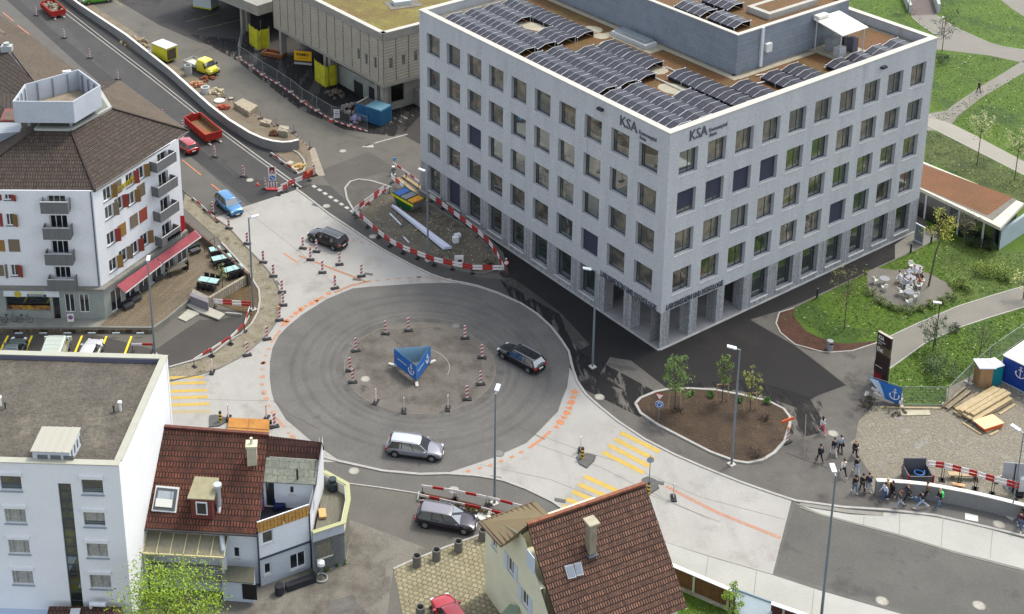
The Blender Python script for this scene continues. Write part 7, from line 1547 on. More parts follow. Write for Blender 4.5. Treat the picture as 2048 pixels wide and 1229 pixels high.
p0,p1=G(1746,762),G(1772,778);p0 .z=p1 .z=0;d=(p1-p0).normalized();p0-=d*.0;L_=(p1-p0).length;HP=5.2
nrm=Vector((d.y,-d.x,0));brown=P("pylon_brown",52,38,38,.4)
for k,(z0,z1)in enumerate(((0.0,1.1),(1.12,2.15),(2.17,3.15),(3.17,4.0),(4.02,HP))):
 off=(.0,.06,.0,.05,.02)[k];m=MB();wbox(m,p0,p1,-off,L_-off*.5,z0,z1,-.22,.0);m.build("panel",brown if k!=3 else P("pylon_olive",92,82,62,.4),t)
m=MB();wbox(m,p0,p1,-.02,L_+.02,HP+.002,HP+.05,-.24,.02);m.build("cap",P("pylon_cap",180,170,160),t)
text_mesh("KSA",.55,whm,"lettering",t,planeM(p0,p1,.12,4.6,.012),extrude=.006,width=L_*.4,bold=.01);text_mesh("Kantonsspital",.2,whm,"lettering",t,planeM(p0,p1,.12,4.33,.012),extrude=.006,width=L_*.52);text_mesh("Aarau",.2,whm,"lettering",t,planeM(p0,p1,.12,4.1,.012),extrude=.006,width=L_*.25)
text_mesh("Ost",.62,whm,"lettering",t,planeM(p0,p1,.05,3.35,.012),extrude=.006,width=L_*.45,bold=.012)
m=MB();wbox(m,p0,p1,.05,L_*.55,1.75,1.8,.001,.01);m.build("line_of_text",whm,t)
m=MB();wbox(m,p0,p1,.0,L_*.6,.5,1.05,.001,.02);m.build("red_field",P("pyl_red",132,26,44),t)
steel=P("fence_steel",148,156,156,.4,.4)
def mesh_fence(p0,p1,label,hgt=2.0,grp="mobile steel fence panels",n=None,z0=.1,foot=True):
 a,b_=G(*p0),G(*p1);d=(b_-a);L_=d.length;d.normalize();t=thing("site_fence",a,math.atan2(d.y,d.x),label,"fence",grp);m=MB()
 for x in(.02,L_-.02):m.tube([(x,0,.05),(x,0,hgt)],.024,6)
 m.tube([(0,0,hgt),(L_,0,hgt)],.022,6);m.tube([(0,0,z0+.1),(L_,0,z0+.1)],.022,6);m.build("frame",steel,t,local=True)
 m=MB();k=.15
 while k<L_:m.box((k,0,(hgt+z0)/2+.03),(.007,.007,hgt-z0-.2));k+=.16
 z=z0+.3
 while z<hgt-.1:m.box((L_/2,0,z),(L_-.06,.007,.007));z+=.28
 m.build("mesh",steel,t,local=True)
 if foot:MB().box((0,0,.07),(.3,.75,.14)).build("foot_block",footm,t,local=True)
 return t
fp=[(1733,808),(1802,812),(1890,812),(1893,800),(1936,764),(1975,728),(2040,684)]
t=mesh_fence((1733,790),(1801,812),"fence panel carrying the folded blue anchor banner");
A_,B_=G(1733,790),G(1801,812);A_.z=B_.z=0;Lb=(B_-A_).length;db=(B_-A_).normalized();nb=Vector((db.y,-db.x,0))*.04
t=thing("fence_banner",(B_.x,B_.y,0),0,"blue anchor banner with one corner folded over, hanging on the fence by the pylon","banner")
Q=lambda u,z,o=.04:(A_+db*u+Vector((db.y,-db.x,0))*o)+Vector((0,0,z))
m=MB();m.face([Q(Lb*.52,.25),Q(Lb-.03,.1),Q(Lb-.03,1.85),Q(0.03,1.95),Q(Lb*.35,1.2)]);m.face([Q(Lb*.52,.25,.03),Q(Lb-.03,.1,.03),Q(Lb-.03,1.85,.03),Q(0.03,1.95,.03),Q(Lb*.35,1.2,.03)][::-1]);m.build("banner",bb,t)
m=MB();m.face([Q(0.05,1.93,.08),Q(Lb*.2,1.4,.22),Q(Lb*.55,.3,.1),Q(Lb*.44,1.1,.06),Q(Lb*.38,1.55,.1),Q(Lb*.3,1.85,.06)]);m.build("folded_corner",P("fold_pale",172,192,210),t)
c_=Q(Lb*.8,.95,.05);anchor(t,Matrix.Translation(c_)@Matrix.Rotation(math.atan2(db.y,db.x),4,'Z'),1.05,whm)
m=MB();m.bar(Q(Lb*.12,.9,.0),Q(Lb*.34,.7,.0),.03,.25);m.bar(Q(Lb*.2,.5,.0),Q(Lb*.42,.3,.0),.03,.2);m.build("old_poster_pieces",P("poster_bits",214,206,200),t)
mesh_fence((1802,812),(1889,813),"fence panel standing across the grass right of the blue banner")
mesh_fence((1893,812),(1936,768),"fence panel running back from the corner post beside the planks")
mesh_fence((1937,767),(1978,730),"fence panel behind the wooden toilet cabin");mesh_fence((1979,729),(2046,682),"fence panel ending at the right edge behind the blue container")
t=thing("toilet_cabin",G(1968,775),0,"wooden toilet cabin with grey roof and open side by the fence","toilet cabin")
a,b_=G(1953,776),G(1976,778);an=math.atan2(b_.y-a.y,b_.x-a.x);d=Vector((math.cos(an),math.sin(an),0));e=Vector((-d.y,d.x,0));c_=G(1953,776)+d*.6+e*.6;an+=.15
wd=mat("ply_wood",(170,138,98),(150,118,80),sc=2,stretch=(0,(5,5,.6)))
m=MB();m.box((c_.x,c_.y,1.05),(1.15,1.2,2.1),an);m.build("cabin",wd,t);m=MB();m.box((c_.x,c_.y,2.17),(1.5,1.5,.1),an);m.build("roof",P("cab_roof",198,206,216),t)
m=MB();m.box((c_.x+.6*math.cos(an),c_.y+.6*math.sin(an),1.0),(.03,.7,1.7),an);m.build("door",P("cab_inside",96,70,44),t)
v=G(1992,772);t=thing("portable_toilet",v,.35,"teal portable toilet with rounded white roof between cabin and container","toilet cabin")
MB().box((0,.5,1.05),(1.1,1.1,2.0)).build("cabin",P("teal",20,128,138,.4),t,local=True);MB().taper((0,.5,2.06),(1.25,1.25),(.9,.9),.22).build("roof",P("toilet_white",226,228,230),t,local=True);MB().box((.56,.5,1.0),(.03,.7,1.7)).build("door",P("toilet_grey",90,104,110),t,local=True);MB().box((.58,.5,1.6),(.02,.3,.22)).build("label_plate",P("toilet_label",196,200,170),t,local=True)
c0,c1,c2=G(2000,762),G(2060,792),G(2075,730);
for p in(c0,c1,c2):p.z=0
t=thing("site_container",(c0 .x,c0 .y,0),0,"white roofed site container with dark blue side and white anchor emblem at the right edge","container")
d=(c1-c0).normalized();e=Vector((-d.y,d.x,0));c3=c0+e*4.6;c4=c0+d*6+e*4.6;c5=c0+d*6
m=MB();m.prism([p[:2]for p in(c0,c5,c4,c3)],.1,2.65);m.build("body",P("container_navy",18,60,140,.5),t)
m=MB();m.prism([p[:2]for p in(c0-d*.05-e*.05,c5-e*.05,c4,c3-d*.05)],2.66,2.76);m.build("roof",P("container_roof",222,224,216),t)
m=MB()
for k in range(10):m.bar(c0+d*(1.6+k*.3)+e*1.0+Vector((0,0,2.78)),c0+d*(1.6+k*.3)+e*3.4+Vector((0,0,2.78)),.06,.04)
m.build("roof_ribs",P("cr_ribs",196,198,192),t)
m=MB();wbox(m,c0,c5,0,6,.02,.1,0,.06);m.build("base_rail",P("base_pale",176,184,190),t)
c_=c0+d*1.7-e*.03;c_.z=1.75;anchor(t,Matrix.Translation(c_)@Matrix.Rotation(math.atan2(d.y,d.x),4,'Z'),1.1,whm)
tim=mat("timber_new",(226,206,164),(210,186,140),sc=2,grain=.12);timold=mat("timber_old",(176,162,134),(150,136,110),sc=2,grain=.2)
a,b_=G(1928,832,.3),G(2006,786,.3);d=(b_-a);L_=d.length;an=math.atan2(d.y,d.x);d.normalize();e=Vector((-d.y,d.x,0))
t=thing("timber_stack",a,an,"large stack of fresh yellow planks in the gravel yard","timber")
for r_ in range(3):
 for k in range(5-(r_==2)*2):MB().box((L_/2+rnd.uniform(-.2,.2),-.9+k*.42+(r_==2)*.4,.1+r_*.2-.2),(L_+rnd.uniform(-.3,.3),.38,.16)).build("plank",tim,t,local=True)
a,b_=G(1898,822,.1),G(1948,782,.1);d2=b_-a;an2=math.atan2(d2 .y,d2 .x)
t=thing("timber_stack",a,an2,"weathered grey plank pile between the fence and the fresh timber","timber")
for k in range(6):MB().box((d2 .length/2+rnd.uniform(-.4,.4),-.7+k*.27,.05+(k%2)*.12),(d2 .length*rnd.uniform(.7,1),.2,.1),rnd.uniform(-.05,.05)).build("plank",timold,t,local=True)
for(p0_,p1_,lb)in(((1760,815),(1882,817),"long pale batten lying under the fence"),((1886,815),(1924,797),"single pale plank leaning out from the corner post"),((1999,829),(2030,809),"short pale plank right of the orange formwork box"),((1925,846),(1962,869),"thin batten below the fresh timber stack"),((1973,866),(2008,846),"upper of two short battens in front of the orange box"),((1979,871),(1997,862),"lower of two short battens in front of the orange box"),((2001,812),(2012,808),"small yellow wood block right of the timber")):
 a,b_=G(*p0_,.06),G(*p1_,.06);solo(MB().bar(a,b_,.18,.1),"loose_plank",tim,lb,"plank","loose planks in the gravel yard",loc=(a.x,a.y,0.01))
solo(MB().prism([p[:2]for p in GP([(1800,823),(1858,822),(1861,832),(1803,833)])],.03,.1),"formwork_sheet",mat("ply_pale",(184,178,152),(170,164,140),sc=2),"flat pale formwork panel on the gravel below the fence","panel")
v=G(1984,858);t=thing("formwork_box",v,.35,"orange sided wooden box with pale top in the gravel yard","box");MB().box((0,.3,.25),(1.9,1.0,.4)).build("box",P("form_orange",214,96,44),t,local=True);MB().box((-.1,.35,.5),(2.2,1.3,.07)).build("top_panel",P("form_top",240,186,140),t,local=True)
t=thing("tool_box",G(1833,962),-.05,"open grey tool crate with red corners and blue hose behind the curved wall","crate");z_=0
for nm,c_,s_ in(("side",(-.95,0,.55),(.08,1.5,1.0)),("side",(.95,0,.55),(.08,1.5,1.0)),("front",(0,-.75,.55),(1.82,.08,1.0)),("back",(0,.75,.85),(1.82,.08,1.6)),("floor",(0,0,.08),(1.8,1.4,.08))):MB().box(c_,s_).build(nm,P("crate_grey",92,92,98),t,local=True)
for x in(-1.0,1.0):MB().box((x,-.78,.6),(.1,.1,1.2)).build("corner_post",redm,t,local=True)
m=MB();m.tube([(.2+.4*math.cos(a*.5),.1+.4*math.sin(a*.5),.6+.02*a)for a in range(14)],.05,6);m.build("hose",P("hose_blue",50,120,190),t,local=True)
t=thing("wood_bench",G(1928,958),-.1,"raw timber trestle lying on the gravel behind the striped boards","timber");MB().box((0,0,.45),(2.6,.5,.08)).build("top",tim,t,local=True)
for x in(-.9,.9):MB().box((x,0,.22),(.12,.45,.42)).build("leg",timold,t,local=True)
for k in range(4):
 a,b_=[((1862,972),(1898,982)),((1900,978),(1940,990)),((1930,992),(1960,1000)),((1905,968),(1930,972))][k];p,q=G(*a,.3),G(*b_,.3)
 solo(MB().bar(p,q,.35,.08),"loose_plank",P("plank_orange",206,158,110),["orange tinted plank under the striped boards, left","orange tinted plank under the striped boards, middle","orange tinted plank nearest the wall coping","orange tinted plank below the trestle"][k],"plank","loose planks in the gravel yard",loc=(p.x,p.y,.05))
t=thing("notice_board",G(2024,985),-.2,"grey notice board on a post behind the wall near the right edge","sign");MB().box((-.05,.05,2.0),(1.7,.05,1.6)).build("board",P("nb_grey",168,172,174),t,local=True);MB().box((0,0,1.4),(.07,.07,2.8)).build("post",trimd,t,local=True)
t=thing("white_machine",G(2040,985),0,"white compressor like machine cut off by the right edge above the wall","machine");MB().box((.7,.5,.9),(2.0,1.6,1.2)).build("body",P("mach_white",214,216,216),t,local=True);MB().box((.7,.5,1.56),(1.8,1.4,.1)).build("lid",P("mach_lid",226,228,226),t,local=True);MB().cyl((-.3,-.4,0),.35,.25,14).build("wheel",tyre,t,local=True)
v=G(2021,976);solo(MB().taper((v.x,v.y,0),(1.0,.7),(.7,.4),.5,.3).box((v.x+.1,v.y,.55),(.3,.5,.2),.8),"tarpaulin_heap",mat("tarp_mix",(214,218,224),(40,40,46),sc=2.5),"black and white bundle beside the fallen striped board","bundle",loc=(v.x,v.y,0))
solo(MB().box((*G(1797,805)[:2],.45),(.7,.12,.7),.3).box((*G(1801,810)[:2],.3),(.6,.12,.5),.8),"white_sheets",whm,"crumpled white sheets at the fence foot next to the banner","sheet")
pipew2=P("plastic_pipe",206,212,226,.35)
t=thing("pipe_bundle",G(848,458),0,"bundle of long white plastic pipes lying across the gravel island","pipes")
a0_,b0_,a1_,b1_=G(793,417,.3),G(903,497,.3),G(784,413,.3),G(888,499,.3)
for k in range(6):f=k/5;MB().tube([a1_.lerp(a0_,f),b1_.lerp(b0_,f)],.1,8).build("pipe",pipew2,t)
for k in range(5):f=(k+.5)/5;MB().tube([a1_.lerp(a0_,f)+Vector((0,0,.16)),b1_.lerp(b0_,f)+Vector((0,0,.16))],.1,8).build("pipe",pipew2,t)
for p,q in(((829,463),(838,456)),((855,449),(862,443))):MB().bar(G(*p,.14),G(*q,.14),.1,.1).build("bearer",tim,t)
for p,q,lb in(((780,428),(802,450),"single white pipe left of the pipe bundle"),((808,475),(818,486),"short white pipe stub near the lower left boards")):a=G(*p,.2);solo(MB().tube([a,G(*q,.2)],.1,8),"loose_pipe",pipew2,lb,"pipe",loc=(a.x,a.y,.1))
for(px,py,sx,sy,h,lb)in((911,485,.6,.5,.7,"white plastic canister right of the pipe bundle"),(915,474,.7,.5,.35,"white crate just behind the canister")):v=G(px,py,.09);solo(MB().box((v.x,v.y,v.z+h/2),(sx,sy,h),.3).box((v.x,v.y,v.z+h+.04),(sx*.3,sy*.3,.08),.3),"white_canister",P("can_white",224,228,230),lb,"canister",loc=v)
v=G(918,530,.09);t=thing("lying_sign",v,.0,"white sign board with dark symbol leaning behind the striped boards","sign");MB().box((0,0,.6),(.95,.06,1.1)).build("board",whm,t,local=True);MB().box((.1,-.035,.5),(.4,.02,.22)).build("symbol",trimd,t,local=True)
v=G(1012,552);t=thing("prohibition_sign",v,0,"round red and white sign at the right tip of the gravel island","road sign");MB().tube([(0,0,0),(0,0,1.9)],.035,8).build("pole",redm,t,local=True);MB().tube([(0,-.04,1.6),(0,-.07,1.6)],.3,22).build("disc_rim",redm,t,local=True);MB().tube([(0,-.072,1.6),(0,-.08,1.6)],.21,22).build("disc_field",whm,t,local=True);MB().box((0,0,.08),(.8,.5,.15)).build("foot",rub,t,local=True);MB().cyl((0,0,1.95),.08,.14,8).build("warning_lamp",whm,t,local=True)
t=thing("hydrant",G(787,350),0,"grey capped standpipe on a white disc beside the striped boards near the lab","hydrant");MB().cyl((0,0,.05),.28,.04,18).build("disc",whm,t,local=True);MB().cyl((0,0,.09),.14,.95,12).build("pipe",polem,t,local=True);MB().cyl((0,0,1.04),.2,.1,12).build("cap",whm,t,local=True)
v=G(789,340);t=thing("road_sign",v,.2,"small blue sign plate beside the grey standpipe","road sign");MB().tube([(0,0,0),(0,0,1.5)],.03,6).build("pole",polem,t,local=True);MB().box((0,-.05,1.45),(.45,.04,.4)).build("plate",P("sign_blue2",110,160,200),t,local=True)
for p,q,lb in(((796,356),(838,392),"long pale plank along the trench beside the lab corner"),((806,352),(846,380),"second pale plank under the striped boards by the lab corner")):a,b_=G(*p,.1),G(*q,.1);solo(MB().bar(a,b_,.45,.12),"trench_plank",mat("plank_ochre",(206,186,144),(180,158,116),sc=1.5,grain=.15),lb,"plank",loc=(a.x,a.y,.04))
t=thing("concrete_ring",G(377,150),0,"tall pale concrete shaft ring standing near the truck's rear","concrete ring");
def ringpipe(t,r,h,m_):
 m=MB();n=18
 for k in range(n):
  a,b_=2*PI*k/n,2*PI*(k+1)/n;ca,sa,cb_,sb_=math.cos(a),math.sin(a),math.cos(b_),math.sin(b_);ri=r*.78
  m.face([(r*ca,r*sa,0),(r*cb_,r*sb_,0),(r*cb_,r*sb_,h),(r*ca,r*sa,h)]);m.face([(ri*cb_,ri*sb_,0.05),(ri*ca,ri*sa,0.05),(ri*ca,ri*sa,h),(ri*cb_,ri*sb_,h)]);m.face([(r*ca,r*sa,h),(r*cb_,r*sb_,h),(ri*cb_,ri*sb_,h),(ri*ca,ri*sa,h)])
 m.face([(r*.78*math.cos(2*PI*k/n),r*.78*math.sin(2*PI*k/n),.05)for k in range(n)]);return m.build("ring_wall",m_,t,local=True)
cring=mat("ring_conc",(178,180,176),(160,162,158),sc=2,grain=.1)
ringpipe(t,.55,1.5,cring)
t=thing("concrete_ring",G(411,186),0,"short white concrete ring at the wall among the site gear","concrete ring");ringpipe(t,.6,.9,P("ring_white",206,210,208))
t=thing("concrete_ring",G(306,108),0,"small pale concrete ring left of the yellow trailer","concrete ring");ringpipe(t,.5,.5,cring)
def heap(px,r,h,c1,c2,label,name="material_heap",cat="heap",n=26,seed=1,el=1.0,rz=0.0):
 v=G(*px);rr=random.Random(seed);m=MB()
 for k in range(n):
  a=rr.uniform(0,2*PI);q=r*math.sqrt(rr.random());s=rr.uniform(.12,.34);x,y=q*math.cos(a)*el,q*math.sin(a);z=max(0,h*(1-q/r)*.8)
  m.taper((v.x+x*math.cos(rz)-y*math.sin(rz),v.y+x*math.sin(rz)+y*math.cos(rz),z),(s*1.8,s*1.3),(s*1.2,s),s,rr.uniform(0,3))
 return solo(m,name,mat(name+str(seed),c1,c2,sc=1.5,grain=.3),label,cat,loc=v)
heap((392,172),.9,.4,(206,150,110),(150,100,70),"orange tinted timber offcuts at the wall near the concrete ring",seed=11);heap((415,160),1.0,.3,(150,86,48),(118,70,44),"rusty plate heap right of the offcuts",seed=12)
heap((432,186),1.2,.4,(206,196,168),(170,160,130),"pale rubble heap in the middle of the dirt strip",seed=13,n=36);heap((446,218),.9,.3,(196,92,66),(140,70,52),"red pipe fittings heaped beside the white disc",seed=14);heap((548,270),.5,.6,(120,82,56),(90,60,44),"rusty coil heap near the wall's rounded end",seed=15)
heap((270,86),1.8,.5,(172,156,128),(140,124,98),"sand and stone heap beside the wall left of the trailer",seed=16,n=50,el=1.8,rz=-.8);heap((602,335),.6,.3,(206,170,96),(150,120,80),"yellow rope and boards by the paved wedge kerb",seed=17,n=12)
v=G(439,203);solo(MB().cyl((v.x,v.y,.05),.75,.12,22),"white_disc",P("disc_white",222,220,212),"round white shaft cover lying in the dirt strip","cover",loc=v)
for px,lb in(((462,198),"dark manhole frame lying right of the white shaft cover"),((475,211),"open rusty ring lying behind the slab stack")):
 v=G(*px);t=thing("iron_ring",v,0,lb,"manhole frame");m=MB();m.tube([(.42*math.cos(k*PI/8),.42*math.sin(k*PI/8),.1)for k in range(17)],.07,6);m.build("ring",P("iron_dark",92,84,74,.7),t,local=True);MB().cyl((0,0,.1),.34,.05,14).build("lid",P("lid_grey",158,152,138),t,local=True)
for nm,pts,h,lb in(("slab_stack",[(468,216),(486,206),(516,221),(498,235)],.7,"large stack of flat concrete slabs in the dirt strip"),("slab_stack",[(520,250),(528,243),(544,247),(540,255)],.45,"small white topped block stack near the wall end"),("crate",[(556,272),(560,262),(578,264),(576,276)],.8,"wire crate at the rounded end of the wall"),("pallet",[(583,334),(602,327),(608,336),(588,344)],.15,"flat wooden pallet inside the paved wedge"),("junction_plate",[(573,327),(580,322),(588,325),(582,331)],.06,"pale round cornered plate beside the wooden pallet")):
 solo(MB().prism([p[:2]for p in GP(pts)],.02,h),nm,mat(nm+"m",{'slab_stack':(170,160,138),'crate':(168,166,146),'pallet':(200,172,120),'junction_plate':(196,192,176)}[nm],(150,140,118),sc=2,grain=.2),lb,nm.replace('_',' '))
for k,(px,lb)in enumerate((((446,196),"thin post leaning at the dirt strip's right edge"),((521,238),"post with dark foot right of the slab stack"),((552,252),"post with dark foot behind the small block stack"),((588,266),"post with dark foot above the wall's rounded end"),((620,298),"post where the tape bends down towards the lane"),((629,350),"post with dark foot at the far end of the tape"))):
 v=G(*px);t=thing("tape_post",v,.3*k,lb,"post","posts holding the barrier tape");MB().tube([(0,0,0),(0,0,1.15)],.03,6).build("post",P("post_dark",84,78,72),t,local=True);MB().box((0,0,.05),(.75,.3,.1)).build("foot",rub,t,local=True)
tp=GP([(446,196),(470,208),(521,238),(552,252),(588,266),(620,298),(629,350)],1.0);t=thing("barrier_tape",tp[0],0,"red and white tape strung between the posts along the dirt strip","tape");t.location.z=0
m,m2_=MB(),MB()
for i in range(len(tp)-1):
 n=int((tp[i+1]-tp[i]).length/.45)
 for k in range(n):(m if k%2 else m2_).bar(tp[i].lerp(tp[i+1],k/n),tp[i].lerp(tp[i+1],(k+1)/n),.02,.1)
m.build("white_part",P("tape_white",206,200,196),t);m2_.build("red_part",P("tape_red",150,70,64),t)
hfp=[(477,116),(502,132),(525.7,150),(554.7,167),(581.6,185),(605,204),(634,222),(664,240),(700,252),(735,262)]
for k in range(len(hfp)-1):
 mesh_fence(hfp[k],hfp[k+1],"mobile fence panel in front of the hall, %s from the truck end"%ordinal(k),grp="fence panels before the concrete hall")
 a,b_=G(*hfp[k],.95),G(*hfp[k+1],.95);t=thing("fence_board",a,0,"thin red and white board hung on the hall fence, %s from the truck end"%ordinal(k),"barrier","boards hung on the hall fence");t.location.z=0
 m,m2_=MB(),MB();n=6
 m.bar(a+Vector((0,-.08,0)),b_+Vector((0,-.08,0)),.03,.14)
 for q in range(0,n,2):m2_.bar(a.lerp(b_,q/n)+Vector((0,-.08,0)),a.lerp(b_,(q+1)/n)+Vector((0,-.08,0)),.04,.15)
 m.build("board",whm,t);m2_.build("red_stripes",redm,t)
mesh_fence((478,116),(486,72),"fence panel turned back towards the canopy pillars",grp="fence panels before the concrete hall")
v=G(674,243);t=thing("notice",v,-.2,"white notice sheet with dark lines hung on the hall fence","sign");MB().box((0,-.12,1.15),(.8,.03,1.2)).build("sheet",whm,t,local=True)
m=MB()
for z,w_ in((1.5,.5),(1.22,.6),(1.12,.5),(.85,.4)):m.box((0,-.14,z),(w_,.01,.07))
m.build("text_lines",P("ink_blue",50,66,120),t,local=True)
t=thing("company_board",G(607,124),0,"yellow board reading PAMO standing under the hall","sign");pa,pb2=G(589,128),G(624,131);pa.z=pb2 .z=0
m=MB();wbox(m,pa,pb2,0,(pb2-pa).length,.6,2.1,0,.06);m.build("board",P("pamo_yellow",232,178,26),t);text_mesh("PAMO",.62,P("pamo_black",34,26,20),"lettering",t,planeM(pa,pb2,.4,1.35,.07),extrude=.01,width=(pb2-pa).length*.68,bold=.02)
m=MB();wbox(m,pa,pb2,.6,(pb2-pa).length-.6,.95,1.0,.061,.07);m.build("text_line",MATS["pamo_black"],t);m=MB();wbox(m,pa,pb2,0,(pb2-pa).length,0,.3,-.1,.1);m.build("foot_beam",P("beam_pale",176,178,174),t)
netm=mat("net_yellow",(196,192,30),(160,158,36),sc=1.5,grain=.15)
for k,(px,pq,lb)in enumerate((((499,90),(516,103),"yellow scaffold net around the farther hall pillar"),((630,164),(651,178),"yellow scaffold net around the nearer hall pillar"))):
 a,b_=G(*px),G(*pq);a.z=b_.z=0;d=(b_-a).normalized();e=Vector((-d.y,d.x,0));t=thing("scaffold_net",a,0,lb,"scaffold","yellow netted scaffolds");L_=(b_-a).length
 m=MB();n=8
 for i in range(n):
  o0,o1=.12*math.sin(i*1.9),.12*math.sin((i+1)*1.9);p,q=a.lerp(b_,i/n)-e*-o0,a.lerp(b_,(i+1)/n)-e*-o1
  m.face([(p.x,p.y,.3),(q.x,q.y,.1),(q.x,q.y,3.3),(p.x,p.y,3.4)])
 for i in range(5):p,q=b_+e*i*.4,b_+e*(i+1)*.4;o_=d*(.1*math.sin(i*2.2));o2_=d*(.1*math.sin((i+1)*2.2));m.face([(p.x+o_.x,p.y+o_.y,.15),(q.x+o2_.x,q.y+o2_.y,.3),(q.x+o2_.x,q.y+o2_.y,3.2),(p.x+o_.x,p.y+o_.y,3.3)])
 m.build("net",netm,t)
 m=MB()
 for i in(0,1):
  for j in(0,1):p=a+d*L_*i+e*(.05+1.9*j);m.tube([(p.x,p.y,0),(p.x,p.y,3.6)],.03,6)
 m.parts("pole",steel,t)
t=thing("rusty_tray",G(549,112),-.5,"rusty open steel tray on the ground under the hall","tray")
for c_,s_ in(((0,0,.1),(3.4,1.5,.1)),((0,.75,.35),(3.4,.08,.5)),((0,-.75,.35),(3.4,.08,.5)),((1.7,0,.35),(.08,1.42,.5)),((-1.7,0,.35),(.08,1.42,.5))):MB().box(c_,s_).build("tray_wall",mat("rust_tray",(134,84,48),(104,64,40),sc=2),t,local=True)
heap((706,220),1.6,.9,(176,166,152),(70,66,62),"grey rubble and foil heap behind the blue container",seed=18,n=50);heap((712,243),.7,1.1,(150,160,206),(150,120,110),"violet grey bagged waste left of the blue container",seed=19,n=24);heap((672,190),1.4,.3,(110,102,92),(80,74,66),"dark debris along the hall's foot",seed=20,n=30)
t=thing("formwork_board",G(495,865),0,"large orange formwork board lying behind the red roof house","board")
q=GP([(452,870),(458,834),(539,838),(537,880)],.5);m=MB();m.prism([p[:2]for p in q],.3,.42);m.build("panel",mat("form_ply",(226,162,80),(206,142,66),sc=1,grain=.12,gsc=3),t)
m=MB();m.bar(q[0].lerp(q[1],.45)+Vector((0,0,-.06)),q[3].lerp(q[2],.5)+Vector((0,0,-.06)),.06,.03);m.bar(q[0].lerp(q[3],.5)+Vector((0,0,-.065)),q[1].lerp(q[2],.5)+Vector((0,0,-.065)),.04,.03);m.build("joints",P("joint_brown",120,84,50),t)
m=MB()
for p in q:m.box((p.x,p.y,.15),(.4,.3,.29))
m.parts("bearer",rub,t)
mhm=mat("manhole_iron",(148,146,136),(128,126,118),sc=4,grain=.15)
mhs=[((500,361),"pale round cover in the closed lane left of the cone"),((653,413),"round cover in the side pavement beside the white dashes"),((746,474),"round cover in the pavement below the gravel island"),((686,303),"worn round cover in the yard by the arrow"),((731,759),"round cover inside the roundabout island"),((708,943),"large round cover in the south pavement"),((1199,795),"round cover in the pavement right of the crossing arc"),((998,908),"dark round cover at the lower edge of the ring"),((908,981),"round cover behind the striped boards of the planted strip"),((1764,1203),"round cover in the lower right road, left one"),((1958,1212),"round cover in the lower right road, right one"),((1998,1050),"round cover on the footway near the right edge"),((912,653),"small dark cover behind the upper right beacon"),((1666,868),"faint round cover between the walking people")]
for px,lb in mhs:
 v=G(*px);t=thing("manhole_cover",(v.x,v.y,.0),0,lb,"manhole cover","manhole covers");z=.045 if px[0]>1990 else.035
 dk=px in((998,908),(912,653));MB().cyl((0,0,.0),.46,z,24).build("frame",P("mh_dark",104,102,98)if dk else mhm,t,local=True);MB().cyl((0,0,z),.36,.012,24).build("lid",P("mh_lid",118,116,112)if dk else mat("mh_lid_m",(176,172,160),(154,150,140),sc=5),t,local=True)
for px,an,lb in(((631,411),-.6,"dark gully grate in the kerb at the side road"),((773,940),-.2,"dark gully grate at the south ring kerb"),((991,957),-.3,"dark gully grate at the foot of the south lamp"),((1317,966),-.4,"dark gully grate beside the gable house refuge"),((737,549),-.3,"dark gully grate right of the orange wedge"),((1120,1002),-.3,"dark gully grate left of the lowest yellow stripes"),((554,567),-1.2,"dark gully grate at the bulge of the hotel side kerb"),((714,560),-.2,"pair of flat plates at the wedge tip")):
 v=G(*px);t=thing("gully_grate",(v.x,v.y,0),an,lb,"gully grate","gully grates");MB().box((0,0,.02),(.9,.4,.05)).build("frame",P("grate_dark",74,72,70),t,local=True)
 m=MB()
 for k in range(6):m.box((-.33+k*.13,0,.05),(.05,.3,.02))
 m.build("bars",P("grate_bar",104,100,96),t,local=True)
v=G(1943,1034);solo(MB().prism([p[:2]for p in GP([(1930,1027),(1956,1033),(1956,1045),(1930,1040)])],.02,.06),"cover_plate",P("plate_pale",206,208,200),"square pale cover plate in the footway beside the curved wall","cover")
v=G(1067,990)
strip=[(834,995),(850,993),(960,1022),(1030,1040),(1040,1052),(1010,1052),(985,1040),(965,1026),(900,1010),(836,1004)]
stp=[(836,1003),(838,986),(940,1007),(1035,1034),(1045,1050),(990,1044),(975,1028),(966,1027),(920,1018),(860,1004)]
b=MB();b.prism([p[:2]for p in GP(stp)],.0,.1);struct("planted_strip",b,mulch_red);kerb("kerb",stp[:1]+stp[9:5:-1],.15,.14,kerbm);kerb("kerb",[(836,1003),(838,986)],.15,.14,kerbm)
solo(MB().cyl(G(973,1034),.75,.16,22),"round_plinth",P("plinth_white",196,196,188),"round pale plinth at the end of the planted strip kerb","plinth")
plc=mat("planter_conc",(118,116,110),(100,98,92),sc=3,grain=.15)
for k,(px,lb)in enumerate((((834,1131),"concrete pipe planter, leftmost on the paved yard edge"),((873,1119),"concrete pipe planter, second from left on the yard edge"),((917,1102),"concrete pipe planter, third from left on the yard edge"),((966,1079),"concrete pipe planter against the cream house corner"),((841,1234),"concrete pipe planter cut off by the bottom edge left of the red car"))):
 t=thing("concrete_planter",G(*px),0,lb,"planter","concrete pipe planters");ringpipe(t,.33,.95,plc)
 MB().cyl((0,0,.5),.24,.08,12).build("soil",P("soil_dark",44,38,32,.9),t,local=True)
